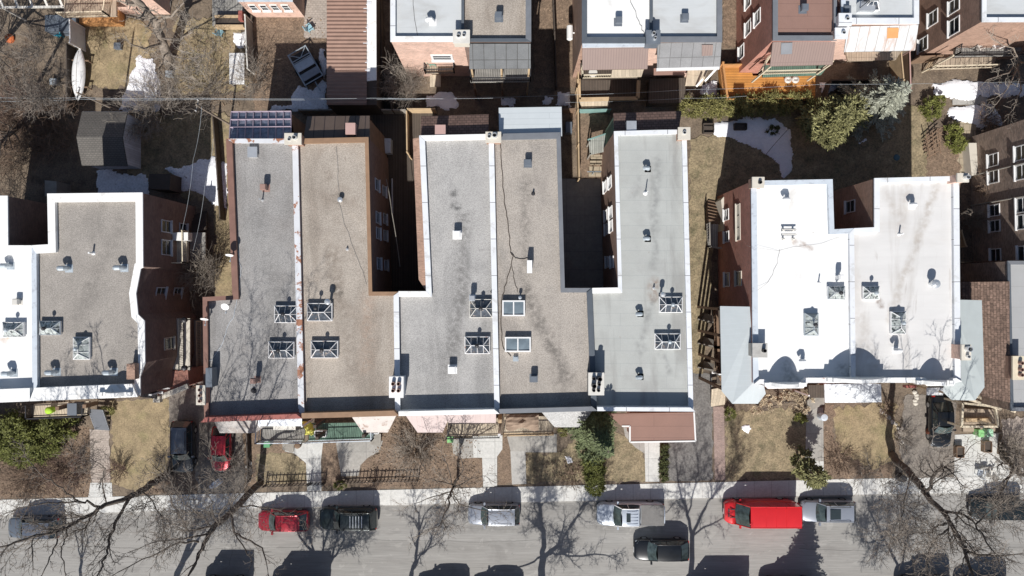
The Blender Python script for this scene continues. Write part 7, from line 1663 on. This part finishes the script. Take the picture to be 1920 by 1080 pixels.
# satellite dishes
def dish(label, px, py, z, az, tilt=.5, r=.29):
    x, y, _ = P(px, py, z+.9); T = thing('satellite_dish', label, 'satellite dish', (x, y, z), az, 'satellite dishes on the roofs'); mb = MB(); rows = []
    for i in range(6):
        rr = r*i/5; rows.append([(.12+rr*cos(a)*sin(tilt)*-1+.35*rr*rr*cos(tilt), rr*sin(a), .9+rr*cos(a)*cos(tilt)+.35*rr*rr*sin(tilt)) for a in [2*pi*k/16 for k in range(17)]])
    mb.grid(rows); mb.build('reflector', M_white, T, True); mb = MB(); mb.tube([(0, 0, 0), (0, 0, .6), (.1, 0, .88)], .035, 6, True); mb.build('mast', M_dark_metal, T)
    mb = MB(); mb.tube([(.1, 0, .62), (.55, 0, .72)], .02, 5); mb.box(.58, 0, .70, .1, .08, .1); mb.build('arm', M_grey_metal, T)
dish('satellite dish on the brown edge above the tangled shrub', 430, 475, HZ-.2, -pi/2, .3); dish('satellite dish lying flat near the roof notch of the grey roof', 422, 572, DK, -pi/2, 1.0); dish('satellite dish on the brown edge above the side porch', 383, 595, HZ-.2, -pi/2, .35)
# cables on roofs
def cable(label, pts, m, r=.03, group=None, name='cable'):
    q = [P(*p) for p in pts]; s_ = []
    for i in range(len(q)-1):
        for k in range(4): t = k/4; s_.append(tuple(q[i][j]+(q[i+1][j]-q[i][j])*t+(R.gauss(0, .03) if j < 2 and (i or k) else 0) for j in range(3)))
    s_.append(q[-1]); mb = MB(); mb.tube(s_, r, 4); return one(mb, name, m, label, 'cable', q[0], group)
D1 = DK+.04
cable('dark cable bundle snaking down the west edge of the taupe roof', [(938, 262, D1), (940, 300, D1), (944, 350, D1), (947, 390, D1), (953, 420, D1), (957, 470, D1), (962, 478, D1), (952, 522, D1), (942, 555, D1), (939, 600, D1), (942, 650, D1), (958, 668, D1)], M_wood_dark, .03)
cable('thin cable looping to the white roof box of the taupe roof', [(958, 476, D1), (966, 484, D1), (978, 486, D1), (990, 484, D1)], M_wood_dark, .025); cable('thin cable from the loop to the upper flat skylight', [(960, 500, D1), (964, 525, D1), (970, 548, D1)], M_wood_dark, .02)
cable('pale cable winding over the grey gravel roof to the dishes', [(446, 470, D1), (452, 500, D1), (450, 530, D1), (445, 560, D1), (438, 590, D1), (428, 610, D1), (418, 640, D1), (400, 672, D1), (388, 682, D1)], M_cope_blue, .017)
cable('thin cable down the tan gravel roof', [(630, 275, D1), (633, 320, D1), (635, 370, D1), (645, 420, D1), (660, 455, D1), (676, 500, D1), (688, 535, D1)], mat('faint_cable', (.3,.29,.28)), .011)
cable('thin dark cable arching over the bright white roof', [(1400, 461, 8.0), (1412, 463, HZ), (1460, 470, D1), (1500, 461, D1), (1540, 457, D1), (1588, 438, D1)], mat('faint_cable', (.3,.29,.28)), .008); cable('faint cable curving down the bright white roof to its west edge', [(1462, 468, D1), (1455, 500, D1), (1440, 530, D1), (1418, 546, HZ), (1405, 547, 8)], M_concrete_gr, .011)
cable('black cable down the white roof of the brown awning house', [(1176, -20, D1), (1184, 5, D1), (1198, 40, D1), (1206, 60, D1), (1210, 74, D1)], M_black, .016); cable('thin crack like cable on the roof above the creeper wall', [(774, -10, D1), (776, 30, D1), (784, 70, D1)], M_wood_dark, .012)
# utility poles and wires
def pole(label, px, py, h, r=.13):
    x, y, _ = P(px, py); T = thing('utility_pole', label, 'utility pole', (x, y, 0), 0, 'utility poles along the lane'); mb = MB(); mb.cyl(x, y, -.1, h, r*.75, r*.55, 8); part(mb, 'post', M_bark_lt, T)
    mb = MB(); mb.beam((x-.1, y-.5, h-.15), (x+.1, y+.5, h-.15), .06, .08); part(mb, 'crossarm', M_wood_grey, T)
    for s_ in (-.42, .42): mb = MB(); mb.cyl(x+s_*.2, y+s_, h-.16, h+.03, .05, .03, 6); part(mb, 'insulator', M_white, T)
pole('pale wooden utility pole beside the canoe', 230, 212, 6.4); pole('wooden utility pole north of the grey roofed house', 432, 234, 6.6)
WG = 'overhead wires'
def wire(label, pts, r=.016, m=None, sag=.25):
    q = [P(*p) for p in pts]; s_ = []
    for i in range(len(q)-1):
        for k in range(8): t = k/8; s_.append(tuple(q[i][j]+(q[i+1][j]-q[i][j])*t-(sag*4*t*(1-t) if j == 2 else 0) for j in range(3)))
    s_.append(q[-1]); mb = MB(); mb.tube(s_, r, 4); return one(mb, 'overhead_wire', m or M_grey_metal, label, 'wire', q[0], WG)
wire('upper lane wire from the west edge past the canoe to the garage', [(-40, 182, 6.4), (152, 183, 6.4), (378, 184, 6.6), (700, 184, 6.4), (960, 183, 6.3)], .011)
wire('lower lane wire along the same poles', [(-40, 190, 6.2), (152, 186, 6.2), (378, 186, 6.4), (730, 186, 6.2), (800, 185, 6.2)], .009)
wire('lane wire crossing in front of the creeper house', [(728, 184, 5.5), (860, 182, 5.5), (1060, 178, 5.5), (1290, 168, 5.5), (1540, 158, 5.5), (1960, 152, 5.5)], .009)
wire('second lane wire above the orange deck', [(1060, 192, 5), (1290, 184, 5), (1400, 180, 5)], .008)
wire('service wire from the pole to the balcony, left of two', [(378, 200, 6.6), (362, 300, 6.4), (341, 432, 6.2)], .013); wire('service wire from the pole to the balcony, right of two', [(400, 260, 5.0), (385, 340, 5.0), (362, 470, 5.0)], .014)
wire('diagonal wire over the snow behind the pine', [(1480, 240, 3.5), (1436, 290, 3.0)], .02, M_dark_metal); wire('wire over the dark gap between tan and light grey roofs', [(724, 335, 5), (735, 400, 5), (750, 500, 5)], .03, M_wood_grey)
# white drainpipe on the ground of the gap, log pile, trellis
mb = MB(); a, b = P(735, 335, .3), P(736, 402, .3); mb.tube([a, b], .07, 6, True); one(mb, 'drain_pipe', M_cope_blue, 'pale pipe lying in the dark gap right of the tan roof', 'pipe', a)
x, y, _ = P(1752, 275, .8); T = thing('trellis', 'leaning dark timber trellis left of the lime shrub by the flagstones', 'trellis', (x, y, 0)); mb = MB()
for k in range(6): a, b = P(1732+k*1, 262+k*7, .6), P(1768-k*1.5, 238+k*9, .9); mb.beam(a, b, .07, .07)
for k in range(3): a, b = P(1736+k*12, 250-k*3, .95), P(1744+k*10, 296-k*4, .65); mb.beam(a, b, .06, .06)
part(mb, 'slat', M_wood_brown, T)
# clutter on the roof of the pale blue house: antenna
x, y, _ = P(1606, 20, DK); mb = MB(); mb.tube([(x, y, DK), (x, y, DK+2.2)], .03, 5)
for k in range(4): mb.beam((x-.6+.08*k, y, DK+2.2-k*.25), (x+.6-.08*k, y, DK+2.2-k*.25), .03, .03)
one(mb, 'antenna', M_dark_metal, 'roof antenna on the cluttered pale blue roof', 'antenna', (x, y, DK))
